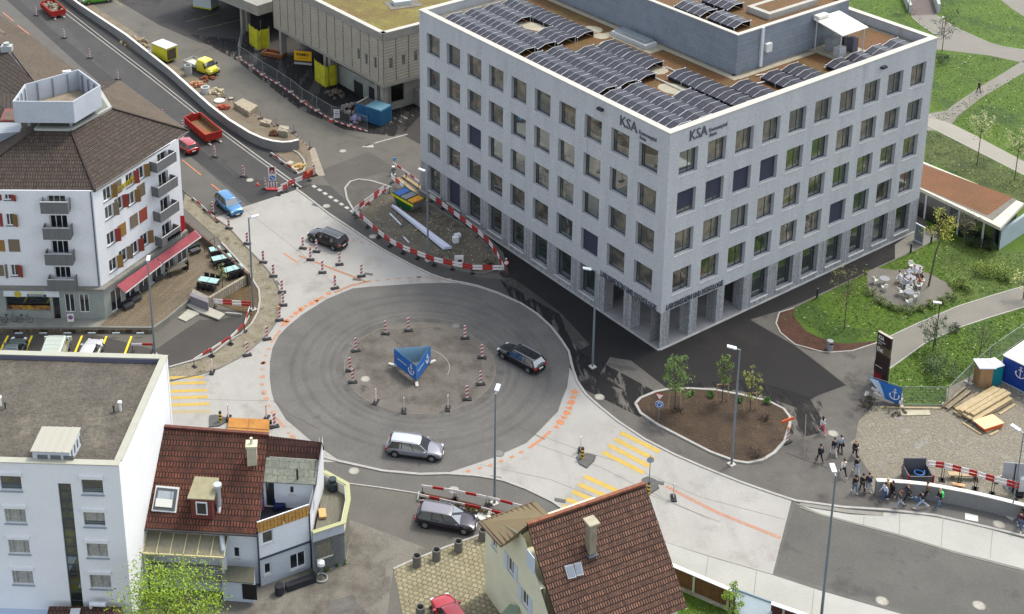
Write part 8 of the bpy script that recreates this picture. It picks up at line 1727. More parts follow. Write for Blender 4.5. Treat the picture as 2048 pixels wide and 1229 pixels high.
v=G(643,1158);t=thing("globe_lamp",v,0,"white globe lamp on a ringed foot before the low extension","street lamp");MB().tube([(.45*math.cos(k*PI/8),.45*math.sin(k*PI/8),.12)for k in range(17)],.06,6).build("ring_foot",P("lampring",150,154,150),t,local=True);MB().tube([(0,0,0),(0,0,1.3)],.05,8).build("pole",polem,t,local=True);MB().tube([(0,0,1.3),(0,0,1.35),(0,0,1.6),(0,0,1.72)],[.12,.3,.28,.08],14).build("globe",P("globe_white",222,224,222,.3),t,local=True)
v=G(559,1188);solo(MB().cyl(v,.35,.8,12).box((v.x+1.6,v.y+.75,.3),(2.4,.5,.5),.4),"black_bins",P("bin_black",34,36,44),"black round bin and low box along the red roof house foot","bin",loc=v)
for k in range(4):pass
v=G(522,1010,4.4);solo(MB().cyl(v,.3,.6,10).cyl((v.x,v.y-.5,v.z),.25,.55,10),"buckets",mat("buckets",(50,140,190),(170,30,50),sc=1.2),"blue and red tubs in the left corner of the roof terrace","tub",loc=v)
t=thing("lounge_chair",G(580,1008,4.4),.4,"dark framed garden seat on the red roof house terrace","chair");MB().box((0,0,.42),(.6,.6,.08)).build("seat",trimd,t,local=True);MB().box((0,.3,.8),(.6,.05,.6)).build("backrest",P("fabric_dark",52,58,70),t,local=True);MB().box((-.28,0,.2),(.05,.55,.4)).build("leg_frame",trimd,t,local=True);MB().box((.28,0,.2),(.05,.55,.4)).build("leg_frame",trimd,t,local=True)
t=thing("lounge_chair",G(559,1018,4.4),.2,"navy cushioned low seat beside the framed seat on the terrace","chair");MB().box((0,0,.3),(.9,.6,.3)).build("cushion",P("navy_cushion",26,36,84),t,local=True);MB().box((0,.3,.55),(.9,.1,.4)).build("backrest",P("navy_cushion",26,36,84),t,local=True)
gl_t=P("table_glass",160,196,190,.15,.1);wick=P("wicker_black",32,32,36,.8)
def dining(px,rz,n,label,top=None,L=2.0,W_=.9,dark_top=False):
 t=thing("dining_table",G(*px,PZ0),rz,label,"table","tables on the hotel terrace");MB().box((0,0,.75),(L,W_,.06)).build("table_top",P("table_dark",96,92,80)if dark_top else gl_t,t,local=True)
 for sx in(-1,1):
  for sy in(-1,1):MB().box((sx*(L/2-.08),sy*(W_/2-.08),.36),(.07,.07,.72)).build("leg",wick,t,local=True)
 if not dark_top:MB().box((0,0,.785),(.04,W_*.98,.012)).build("joint",wick,t,local=True)
 return t
def wchair(px,rz,label):
 t=thing("wicker_chair",px,rz,label,"chair","black wicker chairs on the hotel terrace");MB().box((0,0,.4),(.5,.5,.12)).build("seat",wick,t,local=True);MB().box((0,.24,.68),(.5,.07,.5)).build("backrest",wick,t,local=True)
 for s in(-1,1):MB().box((s*.24,0,.31),(.05,.48,.6)).build("side_panel",wick,t,local=True)
tabs=[((418,573),-.35,"glass topped table with three chairs behind it, lowest on the terrace",False),((467,549),.45,"glass topped table in the terrace corner by the block wall",False),((444,527),.35,"blue tinted glass table in the middle of the right row",False),((431,510),.3,"small glass table nearest the brown wall",False),((354,547),.6,"long dark table alone on the deck below the awnings",True)]
for px,rz,lb,dk in tabs:
 L_=1.2 if 'small' in lb else 2.1;dining(px,rz,0,lb,L=L_,dark_top=dk);c_=G(*px,PZ0)
 n_={'small':0}.get(lb.split()[0],3 if not dk else 0)
 for k in range(n_):
  for s in(1,-1):
   x,y=-.65+k*.65,s*.75;p=Vector((c_.x+x*math.cos(rz)-y*math.sin(rz),c_.y+x*math.sin(rz)+y*math.cos(rz),PZ0))
   wchair(p,rz+(0 if s>0 else PI),"black chair, %s along the %s side of the %s"%(ordinal(k),"far" if s>0 else "near",{418:"lowest terrace table",467:"corner terrace table",444:"blue tinted terrace table"}[px[0]]))
wchair(G(372,538,PZ0),-1.2,"dark chair at the right end of the long dark table")
t=thing("metal_stand",G(420,500,PZ0),.9,"thin dark metal frame standing beside the brown wall on the terrace","frame")
m=MB()
for x in(-.8,.8):m.tube([(x,0,0),(x,0,1.1)],.03,6)
m.tube([(-.8,0,1.1),(.8,0,1.1)],.03,6);m.build("frame_tubes",wick,t,local=True)
def lounge(px,rz,label):
 t=thing("lounge_set",G(*px,PZ0),rz,label,"sofa","black lounge sets under the awning");MB().box((0,.4,.3),(1.8,.7,.45)).build("sofa",wick,t,local=True);MB().box((0,.72,.6),(1.8,.12,.5)).build("backrest",wick,t,local=True);MB().box((0,-.5,.3),(1.1,.6,.35)).build("table",P("lounge_grey",62,62,64),t,local=True)
lounge((252,613),.75,"black lounge set at the front corner of the hotel terrace");lounge((266,600),.75,"black lounge set second from the hotel's front corner");lounge((283,577),.75,"black lounge set third along, with blue cushions");lounge((311,557),.7,"blue and black seats farther under the awning");lounge((386,503),.6,"dark seat group at the far end under the second awning")
t=thing("flag",G(362,446,4.0),0,"red flag hanging at the corner balcony of the hotel","flag");a,b_=G(360,432,7.2),G(363,474,4.6);m=MB();m.tube([b_,a+Vector((0,0,.3))],.03,6);m.build("flagpole",wfr,t)
m=MB();p=a;
for i in range(5):m.face([p+Vector((.09*i,.03*math.sin(i*2),0)),p+Vector((.09*(i+1),.03*math.sin(i*2+2),0)),p+Vector((.09*(i+1),.05,-2.0+.1*i)),p+Vector((.09*i,.05,-2.0+.1*(i-1)))])
m.build("cloth",P("flag_red",196,30,50),t)
t=thing("pennant_string",G(352,462,4.0),0,"orange pennants draped over the lowest corner balcony rail","pennants");m=MB();a,b_=G(334,477,5.2),G(360,461,5.2)
for k in range(6):p=a.lerp(b_,(k+.5)/6)+un*.06;m.face([p+Vector((-.16,0,0)),p+Vector((.16,0,0)),p+Vector((0,0,-.6))]);m.face([p+Vector((.16,0,0)),p+Vector((-.16,0,0)),p+Vector((0,0,-.6))])
m.build("pennants",mat("penn",(226,140,80),(206,60,60),sc=3),t)
for nm,px,z,c_,lb in(("balcony_umbrella",(334,364),9.6,(176,22,34),"folded red parasol on the second highest corner balcony"),("balcony_drum",(333,312),12.4,(60,62,66),"grey satellite dish on the highest corner balcony"),("balcony_cabinet",(86,391),12.6,(186,196,204),"pale cabinet on the highest front balcony"),("balcony_plants",(136,558),4.6,(64,78,46),"potted plants on the lowest front balcony"),("balcony_plants",(95,452),9.8,(120,108,80),"brown pots on the second highest front balcony")):
 v=G(*px,z);solo(MB().cyl(v,.28,.9,10,.1).box((v.x+.2,v.y,v.z+.2),(.3,.3,.4)),nm,P(nm+str(px[0]),*c_),lb,nm.replace('_',' '),loc=v)
t=thing("no_parking_sign",G(143,652,.62),0,"white plate with round red and blue no parking symbol by the white van","road sign");v=org(t)
m=MB();m.box((v.x,v.y,v.z+.75),(.06,.06,1.5));m.build("post",steel,t);m=MB();m.box((v.x,v.y-.06,v.z+.95),(.62,.04,.85));m.build("plate",whm,t);m=MB();m.tube([(v.x,v.y-.082,v.z+1.02),(v.x,v.y-.09,v.z+1.02)],.25,20);m.build("red_ring",redm,t);m=MB();m.tube([(v.x,v.y-.092,v.z+1.02),(v.x,v.y-.097,v.z+1.02)],.18,20);m.build("blue_field",P("sign_blue",40,110,186),t);m=MB();m.bar((v.x-.13,v.y-.1,v.z+1.15),(v.x+.13,v.y-.1,v.z+.89),.01,.05);m.build("red_bar",redm,t)
def bike(px,rz,label,c):
 t=thing("bicycle",G(*px,PZ0),rz,label,"bicycle","bicycles before the shop");blk=P("bike_black",34,36,38)
 for x in(-.52,.52):m=MB();m.tube([(x+.33*math.cos(k*PI/9),0,.34+.33*math.sin(k*PI/9))for k in range(19)],.022,5);[m.tube([(x,0,.34),(x+.32*math.cos(k*PI/4),0,.34+.32*math.sin(k*PI/4))],.005,3)for k in range(8)];m.build("wheel",blk,t,local=True)
 m=MB();[m.tube([a,b_],.02,5)for a,b_ in(((-.52,0,.34),(-.15,0,.32)),((-.15,0,.32),(-.28,0,.85)),((-.15,0,.32),(.36,0,.82)),((-.26,0,.78),(.36,0,.82)),((.36,0,.95),(.52,0,.34)),((-.52,0,.34),(-.26,0,.76)))];m.build("frame",c,t,local=True)
 MB().box((-.3,0,.9),(.26,.13,.06)).build("saddle",blk,t,local=True);MB().tube([(.28,-.27,1.0),(.36,0,.98),(.28,.27,1.0)],.018,5).build("handlebar",blk,t,local=True)
bike((20,645),.1,"dark bicycle before the shop window, left one",P("bike_grey",70,74,78));bike((50,646),-.1,"dark bicycle before the shop window, right one",P("bike_blue",58,66,78));bike((-4,652),.2,"bicycle cut off at the left edge of the photo",P("bike_grey",70,74,78))
stm=P("table_grey",150,150,156,.4)
for k,(px,lb)in enumerate((((1768,570),"round grey cafe table standing alone on the left of the patio"),((1817,597),"round grey cafe table with empty white chairs, lowest on the patio"),((1834,547),"round grey cafe table at the patio's far edge"),((1821,568),"round cafe table in the middle of the white clad group"))):
 t=thing("cafe_table",G(*px),0,lb,"table","round cafe tables on the patio");MB().cyl((0,0,.72),.5,.04,24).build("table_top",stm,t,local=True);MB().cyl((0,0,.03),.04,.69,8).build("column",steel,t,local=True);MB().cyl((0,0,0),.26,.03,14).build("foot",steel,t,local=True)
for px,rz,lb in(((1749,568),1.9,"empty white chair left of the lone cafe table"),((1768,582),3.3,"empty white chair below the lone cafe table"),((1800,591),1.7,"empty white chair left of the lowest cafe table"),((1831,600),-1.6,"empty white chair right of the lowest cafe table"),((1817,611),3.3,"empty white chair at the hedge below the lowest table"),((1817,587),.2,"empty white chair behind the lowest table"),((1822,538),0,"empty white chair at the far edge of the patio"),((1836,578),.3,"empty white chair right below the group")):patio_chair(G(*px),rz,chw,lb,"white chairs on the patio",1)
# TREES AND PLANTS
bark=mat("bark",(104,94,80),(78,70,60),sc=3,grain=.3)
def tree(px,top_py,crown_w_px,label,c1,c2,n=900,leaf=.16,name="young_tree",cat="tree",base_h=None,crown_frac=.6,open_=0.0,seed=0,trunk_r=.06,stakes=False,group=None,lean=(0,0),z0=0.0,hfix=None):
 v=G(*px,z0);rr=random.Random(seed+100)
 if hfix:H_=hfix
 else:
  H_=1.0
  for k in range(600):
   z=z0+k*.03;q=Vector((v.x,v.y,z))-Vector((0,0,CH));yy=CY-FPX*q.dot(up2)/q.dot(fw)
   if yy<=top_py:H_=z-z0;break
 dist=(v-Vector((0,0,CH))).dot(fw);r=crown_w_px/2*dist/FPX
 t=thing(name,v,0,label,cat,group);ch=H_*crown_frac;cz=H_-ch/2
 m=MB();m.tube([(0,0,0),(lean[0]*.3,lean[1]*.3,H_*.45),(lean[0],lean[1],H_*.88)],[trunk_r,trunk_r*.8,trunk_r*.25],7)
 tips=[]
 for k in range(9 if open_<.5 else 14):
  a=rr.uniform(0,2*PI);z_=H_*(1-crown_frac)+ch*rr.uniform(.05,.65);q=rr.uniform(.45,.95);e=Vector((r*q*math.cos(a),r*q*math.sin(a),min(H_*.97,z_+ch*rr.uniform(.12,.4))))
  m.tube([(lean[0]*.4,lean[1]*.4,z_),tuple(e*.55+Vector((0,0,z_*.45+.05))),tuple(e)],[trunk_r*.5,trunk_r*.3,trunk_r*.12],5,caps=False);tips.append(e)
 m.build("trunk",bark,t,local=True)
 b=MB();cl=[]
 for k in range(10+int(n/120)):
  a=rr.uniform(0,2*PI);cz_=rr.uniform(-1,1);q=math.sqrt(max(0,1-cz_*cz_))*rr.uniform(.3,.95)*r*(1.0-.25*cz_)
  cl.append((Vector((q*math.cos(a)+lean[0],q*math.sin(a)+lean[1],cz+cz_*ch*.46)),r*rr.uniform(.2,.42)))
 cl+=[(e,r*.25)for e in tips]
 for k in range(n):
  c,cr=cl[rr.randrange(len(cl))];d=Vector((rr.gauss(0,1),rr.gauss(0,1),rr.gauss(0,.9)));d=d/max(d.length,.01)*cr*rr.random()**.45
  p=c+d;nrm=Vector((rr.gauss(0,1),rr.gauss(0,1),rr.gauss(.5,1))).normalized();s=leaf*rr.uniform(.6,1.25);u=nrm.orthogonal().normalized();w_=nrm.cross(u);an=rr.uniform(0,PI);u2=u*math.cos(an)+w_*math.sin(an);w2=nrm.cross(u2)
  b.face([p-u2*s*.6,p+w2*s*.32,p+u2*s*.6,p-w2*s*.32])
 b.build("crown",leafmat("leaf_%d_%d_%d"%c1,c1,c2),t,local=True)
 if stakes:
  for s in(-1,1):MB().tube([(s*.55,.1,0),(s*.5,.1,1.9)],.045,6).build("stake",mat("stake_wood",(176,148,110)),t,local=True)
  MB().bar((-.55,.1,1.85),(.55,.1,1.85),.07,.1).build("cross_bar",mat("stake_wood",(176,148,110)),t,local=True)
 return t
def bush(px,w_px,h,label,c1,c2,n=500,leaf=.14,name="shrub",seed=0,group=None,sy=1.0,z0=0.0,cat="shrub",bare=False):
 v=G(*px,z0);rr=random.Random(seed+300);dist=(v-Vector((0,0,CH))).dot(fw);r=w_px/2*dist/FPX;t=thing(name,v,0,label,cat,group)
 m=MB()
 for k in range(7 if not bare else 26):
  a=rr.uniform(0,2*PI);q=rr.uniform(.3,.9);m.tube([(r*.1*math.cos(a),r*.1*math.sin(a),0),(r*q*.6*math.cos(a),r*q*.6*sy*math.sin(a),h*.5),(r*q*math.cos(a),r*q*sy*math.sin(a),h*rr.uniform(.65,1))],[.025,.015,.006],4,caps=False)
 m.build("stems",bark,t,local=True);b=MB();cl=[(Vector((r*.6*rr.uniform(-1,1),r*.6*sy*rr.uniform(-1,1),h*rr.uniform(.3,.75))),rr.uniform(.3,.5)*min(r,h))for k in range(9)]
 for k in range(n):
  c,cr=cl[rr.randrange(len(cl))];d=Vector((rr.gauss(0,1),rr.gauss(0,1),rr.gauss(0,.8)));d=d/max(d.length,.01)*cr*rr.random()**.4;p=c+d
  if p.z<.02:p.z=rr.uniform(.02,.1)
  nrm=Vector((rr.gauss(0,1),rr.gauss(0,1),rr.gauss(.6,1))).normalized();s=leaf*rr.uniform(.6,1.3);u=nrm.orthogonal().normalized();w_=nrm.cross(u);b.face([p-u*s*.6,p+w_*s*.34,p+u*s*.6,p-w_*s*.34])
 b.build("foliage",leafmat("leaf_%d_%d_%d"%c1,c1,c2),t,local=True);return t
gA,gB=(122,142,70),(96,118,52)
tree((1349,822),716,62,"rounded green staked tree at the left of the mulch island",(116,140,74),(92,118,56),1500,.17,stakes=True,seed=1,crown_frac=.66,z0=.15)
tree((1444,806),708,40,"upright green staked tree in the middle of the mulch island's far edge",(118,138,72),(94,114,54),900,.16,stakes=True,seed=2,crown_frac=.68,z0=.15)
tree((1500,824),742,40,"sparse yellow green staked tree at the right of the mulch island",(152,158,78),(128,138,62),520,.15,stakes=True,seed=3,crown_frac=.66,open_=.6,z0=.15)
tree((446,592),527,26,"small sparse yellow green tree between the terrace tables and the planting bed",(150,154,96),(128,134,78),260,.15,seed=4,crown_frac=.62,open_=.6)
tree((1688,660),526,70,"thin yellowish tree on the lawn between the bollards and the bark mulch",(140,142,72),(120,122,64),520,.13,seed=5,crown_frac=.6,open_=.9)
tree((1857,573),424,60,"tall trunked tree on the patio with yellow blossoming crown",(190,190,76),(150,158,60),620,.17,seed=6,crown_frac=.38,trunk_r=.1,lean=(1.2,.2),open_=.5)
tree((1925,505),422,52,"brownish almost bare tree beside the pavilion's glass wall",(116,110,66),(98,94,58),420,.13,seed=7,crown_frac=.6,open_=.9)
tree((1884,103),22,56,"small dark pine like tree at the path behind the laboratory roof corner",(82,96,66),(66,80,54),620,.17,seed=8,crown_frac=.75,open_=.8)
tree((1954,330),226,54,"white blossoming tree between the pavilion and the beige path",(206,208,156),(178,186,126),700,.16,seed=9,crown_frac=.55,open_=.6,name="blossom_tree")
tree((2029,360),256,54,"white blossoming tree at the right edge above the pavilion",(206,208,156),(178,186,126),700,.16,seed=10,crown_frac=.55,open_=.6,name="blossom_tree")
tree((2046,600),540,60,"pale yellow blossoming tree cut off by the right edge above the lower path",(210,210,140),(180,186,110),420,.16,seed=11,crown_frac=.7,open_=.6,name="blossom_tree")
tree((1866,702),630,60,"grey green bushy tree growing at the lower path by the square light",(92,112,72),(74,94,58),900,.15,seed=12,crown_frac=.86,open_=.5)
tree((1957,728),648,66,"sparse grey green tree in the lawn left of the wooden cabin",(92,116,56),(76,98,46),560,.13,seed=13,crown_frac=.7,open_=.8)
tree((1816,26),-40,40,"dark sparse tree beside the underpass wing wall at the top",(76,96,52),(60,78,42),380,.15,seed=14,crown_frac=.6,open_=.7)
tree((340,1330),1146,235,"bright fresh green tree crown rising from the bottom edge before the veranda",(150,176,44),(104,136,30),7500,.17,seed=15,crown_frac=.62,trunk_r=.16,name="broadleaf_tree")
tree((1466,1242),1158,46,"pointed light green shrub tree between fence and grey sheet roof",(140,168,52),(110,140,42),900,.13,seed=16,crown_frac=.95)
bush((1882,128),34,1.7,"dark round shrub right behind the laboratory's far roof corner",(60,84,44),(50,70,38),520,.13,seed=1)
bush((1880,748),82,1.8,"large grey green shrub on the lawn right of the pylon",(82,106,62),(98,118,74),1500,.13,seed=2)
bush((1908,668),34,.9,"small dark shrub at the lower path's edge",(64,86,50),(54,74,42),360,.12,seed=3)
bush((1978,545),84,1.6,"big light green shrub on the slope right of the patio",(150,168,80),(124,146,60),1500,.14,seed=4)
bush((1925,578),56,1.2,"light green shrub between patio and slope",(132,152,70),(110,132,54),900,.14,seed=5)
bush((2015,560),50,1.0,"small green shrub before the slope's right end",(122,146,60),(100,126,48),600,.14,seed=6)
HL=["hedge clump around the patio, %s from the left"%ordinal(k)for k in range(9)]
for k,(x,y)in enumerate(((1741,590),(1755,606),(1775,617),(1797,624),(1820,625),(1843,620),(1863,613),(1883,608),(1903,598))):bush((x,y),32,.75,HL[k],(128,142,84),(104,122,62),420,.12,seed=20+k,group="patio hedge clumps",name="hedge_clump")
for k,(x,y)in enumerate(((1935,492),(1956,496),(1977,500))):bush((x,y),34,1.3,"dark shrub under the pavilion roof, %s from the left"%ordinal(k),(62,82,42),(50,68,36),520,.13,seed=30+k,group="dark shrubs at the pavilion")
bush((1892,470),34,1.3,"yellow green twiggy shrub at the pavilion path",(168,172,70),(140,148,60),420,.13,seed=34)
for k,(x,y,w_)in enumerate(((1381,794,20),(1419,796,18),(1478,806,16),(1534,806,20))):bush((x,y),w_,.6,"fresh green perennial at the mulch island's far kerb, %s from the left"%ordinal(k),(72,124,40),(56,100,32),220,.14,seed=40+k,group="perennials on the mulch island",name="perennial",cat="plant",z0=.15)
for k,(x,y,w_,lb)in enumerate(((1514,914,44,"dark bare twiggy bush at the bottom of the mulch island"),(1527,842,46,"brown bare twiggy bush at the right of the mulch island"),(1355,824,46,"thin bare twigs around the left staked tree"))):bush((x,y),w_,.8,lb,(70,52,40),(56,42,34),160,.1,seed=50+k,bare=True,z0=.15,name="twiggy_bush")
bush((1736,812),60,.7,"dark brush heap at the left foot of the blue banner",(62,58,48),(46,44,38),420,.13,seed=54,bare=True,name="brush_heap",cat="brush");bush((1790,822),60,.4,"low dark weeds under the fence banner",(96,90,66),(76,72,54),260,.12,seed=55,name="weeds",cat="plant")
bush((978,528),40,.3,"reddish weeds at the right tip of the gravel island",(112,84,54),(86,74,46),260,.12,seed=56,name="weeds",cat="plant",z0=.08)
for k in range(13):
 f=k/12;x,y=846+150*f,993+38*f;bush((x+(k%2)*3,y+3+(k%3)*2),17,.4,"low brown green plant in the planted strip, %s from the left"%ordinal(k),(122,108,60),(104,84,46),130,.11,seed=60+k,group="plants of the planted strip",name="low_plant",cat="plant",z0=.1)
for k,(x,y)in enumerate(((650,1142),(672,1132),(690,1126),(628,1152))):bush((x,y),20,.35,"green weeds along the extension wall foot, %s patch"%ordinal(k),(86,110,50),(70,92,40),150,.12,seed=80+k,group="weeds at the extension",name="weeds",cat="plant")
rr=random.Random(5);b=MB();b2=MB()
def inpoly(x,y,P_):
 c=False;n=len(P_)
 for i in range(n):
  x1,y1=P_[i];x2,y2=P_[(i+1)%n]
  if(y1>y)!=(y2>y)and x<(x2-x1)*(y-y1)/(y2-y1)+x1:c=not c
 return c
lawns=[([(1560,640),(1625,600),(1757,537),(1821,507),(1874,482),(1990,505),(2048,505),(2048,572),(1980,590),(1916,610),(1831,646),(1751,680),(1640,670),(1600,640)],5200),([(1782,739),(1853,688),(1916,660),(2048,620),(2048,690),(1960,738),(1893,776),(1890,808),(1805,808),(1780,790)],4200),([(1855,235),(1890,225),(1960,180),(2048,150),(2048,320),(1958,272),(1908,248)],2600),([(1872,105),(1980,114),(2038,127),(1957,172),(1890,218),(1862,224)],2000),([(1660,0),(1815,0),(1870,70),(1690,10)],900),([(1880,30),(1865,0),(1995,0),(2048,40),(2048,96),(1980,82),(1925,58)],1500),([(1855,258),(2048,356),(2048,400),(1850,325)],1800),([(1345,1145),(1463,1192),(1545,1220),(1540,1229),(1340,1229)],900)]
for P_,n in lawns:
 xs=[p[0]for p in P_];ys=[p[1]for p in P_];k=0
 while k<n:
  x,y=rr.uniform(min(xs),max(xs)),rr.uniform(min(ys),max(ys))
  if not inpoly(x,y,P_)or inpoly(x,y,patio_px):k+=.2;continue
  k+=1;v=G(x,y);s=rr.uniform(.05,.13);a=rr.uniform(0,PI);h=rr.uniform(.03,.12);dx,dy=s*math.cos(a),s*math.sin(a)
  (b2 if rr.random()<.035 else b).face([(v.x-dx,v.y-dy,.03),(v.x+dx,v.y+dy,.03),(v.x+dx*.4+.05,v.y+dy*.4+.04,h),(v.x-dx*.5-.04,v.y,h*.9)])
tag(b.build("grass_tufts",leafmat("tuft",(112,146,28),(84,116,14))),"tufts of fresh green grass standing in the park lawns","grass",kind="stuff")
tag(b2 .build("meadow_flowers",mat("flower",(226,220,120),(232,232,214),sc=6)),"tiny white and yellow flowers scattered over the lawns","flowers",kind="stuff")
rr=random.Random(9);b=MB()
for P_,n,zz in(([(1715,880),(1740,825),(1890,822),(2048,740),(2048,1000),(1980,985),(1900,970),(1760,955)],1500,.02),([(715,428),(770,390),(850,410),(950,475),(995,530),(930,540),(850,515),(760,462)],600,.08)):
 xs=[p[0]for p in P_];ys=[p[1]for p in P_]
 for k in range(n):
  x,y=rr.uniform(min(xs),max(xs)),rr.uniform(min(ys),max(ys))
  if inpoly(x,y,P_):v=G(x,y);s=rr.uniform(.03,.1);b.taper((v.x,v.y,zz),(s*1.6,s),(s,s*.6),s*.6,rr.uniform(0,3))
tag(b.build("loose_stones",mat("stones",(196,190,174),(150,144,128),sc=3)),"small loose stones on the gravel yard and gravel island","stones",kind="stuff")
# PEOPLE
skinm=P("skin",206,158,128,.6)
def skin_mesh(edges_pts,name,m_,parent,lv=1):
 """edges_pts: dict id -> (pos, radius, parent id); grows one continuous surface over the joints"""
 ids=list(edges_pts);idx={k:i for i,k in enumerate(ids)};me=bpy.data.meshes.new(name)
 me.from_pydata([edges_pts[k][0]for k in ids],[(idx[k],idx[edges_pts[k][2]])for k in ids if edges_pts[k][2]is not None],[])
 o=bpy.data.objects.new(name,me);COL.objects.link(o);o.modifiers.new("skin",'SKIN');
 for k,sv in zip(ids,me.skin_vertices[0].data):r_=edges_pts[k][1];sv.radius=r_ if isinstance(r_,tuple)else(r_,r_);sv.use_root=edges_pts[k][2]is None
 s_=o.modifiers.new("sub",'SUBSURF');s_.levels=lv;s_.render_levels=lv
 dg=bpy.context.evaluated_depsgraph_get();nm=bpy.data.meshes.new_from_object(o.evaluated_get(dg));nm.name=name;bpy.data.objects.remove(o);bpy.data.meshes.remove(me)
 nm.materials.clear();nm.materials.append(m_)
 for p_ in nm.polygons:p_.use_smooth=True
 ob=bpy.data.objects.new(name,nm);COL.objects.link(ob);ob.parent=parent;return ob
def person(px,face,label,top,legs,hair,shoes=(60,60,60),pose='walk',ph=.45,hairlen=0,bag=None,s=1.0,coat=0,loc=None,seat=.46,arms=None,hood=False,group=None,ped=0.0,bagc=(50,50,60)):
 """face: heading in radians; built facing +x"""
 v=loc if loc is not None else G(*px,ped);t=thing("person",v,face,label,"person",group);t.scale=(s,s,s)
 J={}
 sit=pose=='sit';pz=seat+.08 if sit else.93
 J['pel']=(Vector((0,0,pz)),.1,None);J['spi']=(Vector((.0,0,pz+.25)),.1,'pel');J['che']=(Vector((.01,0,pz+.43)),(.1,.13),'spi');J['nec']=(Vector((.02,0,pz+.55)),.05,'che')
 J['hea']=(Vector((.035,0,pz+.66)),.085,'nec');J['hd2']=(Vector((.03,0,pz+.76)),.08,'hea');J['nose']=(Vector((.125,0,pz+.68)),.016,'hea')
 for sd,sg in(('L',1),('R',-1)):
  hip=Vector((0,.09*sg,pz-.03))
  if sit:kn,an=hip+Vector((.42,.03*sg,.02)),hip+Vector((.44,.04*sg,-seat+.06-.03));an.z=.08
  elif pose=='walk':
   a=ph*sg;kn=hip+Vector((.42*math.sin(a)+.04,0,-.42*math.cos(a)));b_=a*.9-(.45 if a<0 else.05);an=kn+Vector((.42*math.sin(b_),0,-.42*math.cos(b_)));an.z=max(.07,an.z)
  else:kn,an=hip+Vector((.02,.01*sg,-.42)),hip+Vector((0,.02*sg,-.83))
  J['hip'+sd]=(hip,.085,'pel');J['kne'+sd]=(kn,.06,'hip'+sd);J['ank'+sd]=(an,.042,'kne'+sd);J['toe'+sd]=(an+Vector((.15,0,-.035)),.035,'ank'+sd)
  sh=J['che'][0]+Vector((0,.18*sg,.02));aa=-ph*sg*.8 if pose=='walk' else(.9 if sit else.08)
  if arms:aa=arms[0 if sg>0 else 1]
  el=sh+Vector((.28*math.sin(aa),.05*sg,-.28*math.cos(aa)));bb_=aa+.35;wr=el+Vector((.25*math.sin(bb_),0,-.25*math.cos(bb_)))
  J['sho'+sd]=(sh,.06,'che');J['elb'+sd]=(el,.042,'sho'+sd);J['wri'+sd]=(wr,.027,'elb'+sd)
  fd_=(wr-el).normalized();pm=wr+fd_*.06;J['pal'+sd]=(pm,(.035,.018),'wri'+sd)
  for q in range(4):tip=pm+fd_*(.075+.012*(1-abs(q-1.5)))+Vector((.026*(q-1.5),.01*sg*-1,0));J['f%d%s'%(q,sd)]=(tip,.009,'pal'+sd)
  J['th'+sd]=(wr+fd_*.05+Vector((.055,0,0)),.01,'pal'+sd)
 skin_mesh(J,"body",skinm,t)
 col=lambda nm,c:P("%s_%d_%d_%d"%(nm,*c),*c,rough=.8)
 K={'a':(J['pel'][0]+Vector((0,0,.02-coat)),(.135,.16)if not coat else(.16,.18),None),'b':(J['spi'][0],.125,'a'),'c':(J['che'][0],(.125,.155),'b'),'d':(J['nec'][0]+Vector((0,0,-.03)),.07,'c')}
 for sd in 'LR':K['s'+sd]=(J['sho'+sd][0],.078,'c');K['e'+sd]=(J['elb'+sd][0],.058,'s'+sd);K['w'+sd]=(J['wri'+sd][0]*.9+J['elb'+sd][0]*.1,.042,'e'+sd)
 if hood:K['h']=(J['nec'][0]+Vector((-.07,0,.03)),.08,'d')
 skin_mesh(K,"jacket",col("cloth",top),t)
 K={'a':(J['pel'][0],.115,None)}
 for sd in 'LR':K['h'+sd]=(J['hip'+sd][0],.1,'a');K['k'+sd]=(J['kne'+sd][0],.075,'h'+sd);K['n'+sd]=(J['ank'+sd][0]*.93+J['kne'+sd][0]*.07,.058,'k'+sd)
 skin_mesh(K,"trousers",col("cloth",legs),t)
 for sd in 'LR':
  a=J['ank'+sd][0];MB().tube([a+Vector((-.06,0,-.03)),a+Vector((.08,0,-.03)),a+Vector((.19,0,-.045))],[.05,.05,.03],8).build("shoe",col("shoe",shoes),t,local=True,smooth=True)
 hd=J['hd2'][0];m=MB();m.tube([hd+Vector((-.02,0,.1)),hd+Vector((-.02,0,.07)),hd+Vector((-.025,0,0)),hd+Vector((-.05,0,-.08-hairlen*.5)),hd+Vector((-.07,0,-.1-hairlen))],[.02,.08,.1,.09 if hairlen else.06,.05],10);m.build("hair",col("hair",hair),t,local=True,smooth=True)
 m=MB()
 for sg in(-1,1):m.tube([J['hea'][0]+Vector((.078,.03*sg,.045)),J['hea'][0]+Vector((.088,.03*sg,.045))],.01,6)
 m.parts("eye",P("eye_dark",30,26,24),t,local=True)
 if bag=='pack':m=MB();c=J['che'][0];m.taper((c.x-.2,0,c.z-.33),(.16,.3),(.14,.26),.42);m.build("backpack",col("bag",bagc),t,local=True)
 if bag=='side':m=MB();c=J['wriR'][0];m.taper((c.x,c.y-.06,c.z-.3),(.32,.12),(.28,.08),.28);m.bar((c.x,c.y-.04,c.z-.04),tuple(J['shoR'][0]+Vector((0,-.02,.05))),.03,.01);m.build("shoulder_bag",col("bag",bagc),t,local=True)
 return t
UP=PI/2
N_=(40,42,50);BLK=(28,28,32);WH=(226,226,222);HB=(48,34,28)
person((1644,868),UP+.1,"woman with long dark hair, pale jacket and pink trousers carrying a mint bag",(206,202,206),(206,92,116),(34,28,28),WH,hairlen=.22,bag='side',bagc=(170,214,200))
person((1639,924),UP+.3,"person in black with hood and backpack, leftmost of the walking crowd",BLK,BLK,BLK,BLK,hood=True,bag='pack',bagc=(40,42,48),ph=.3)
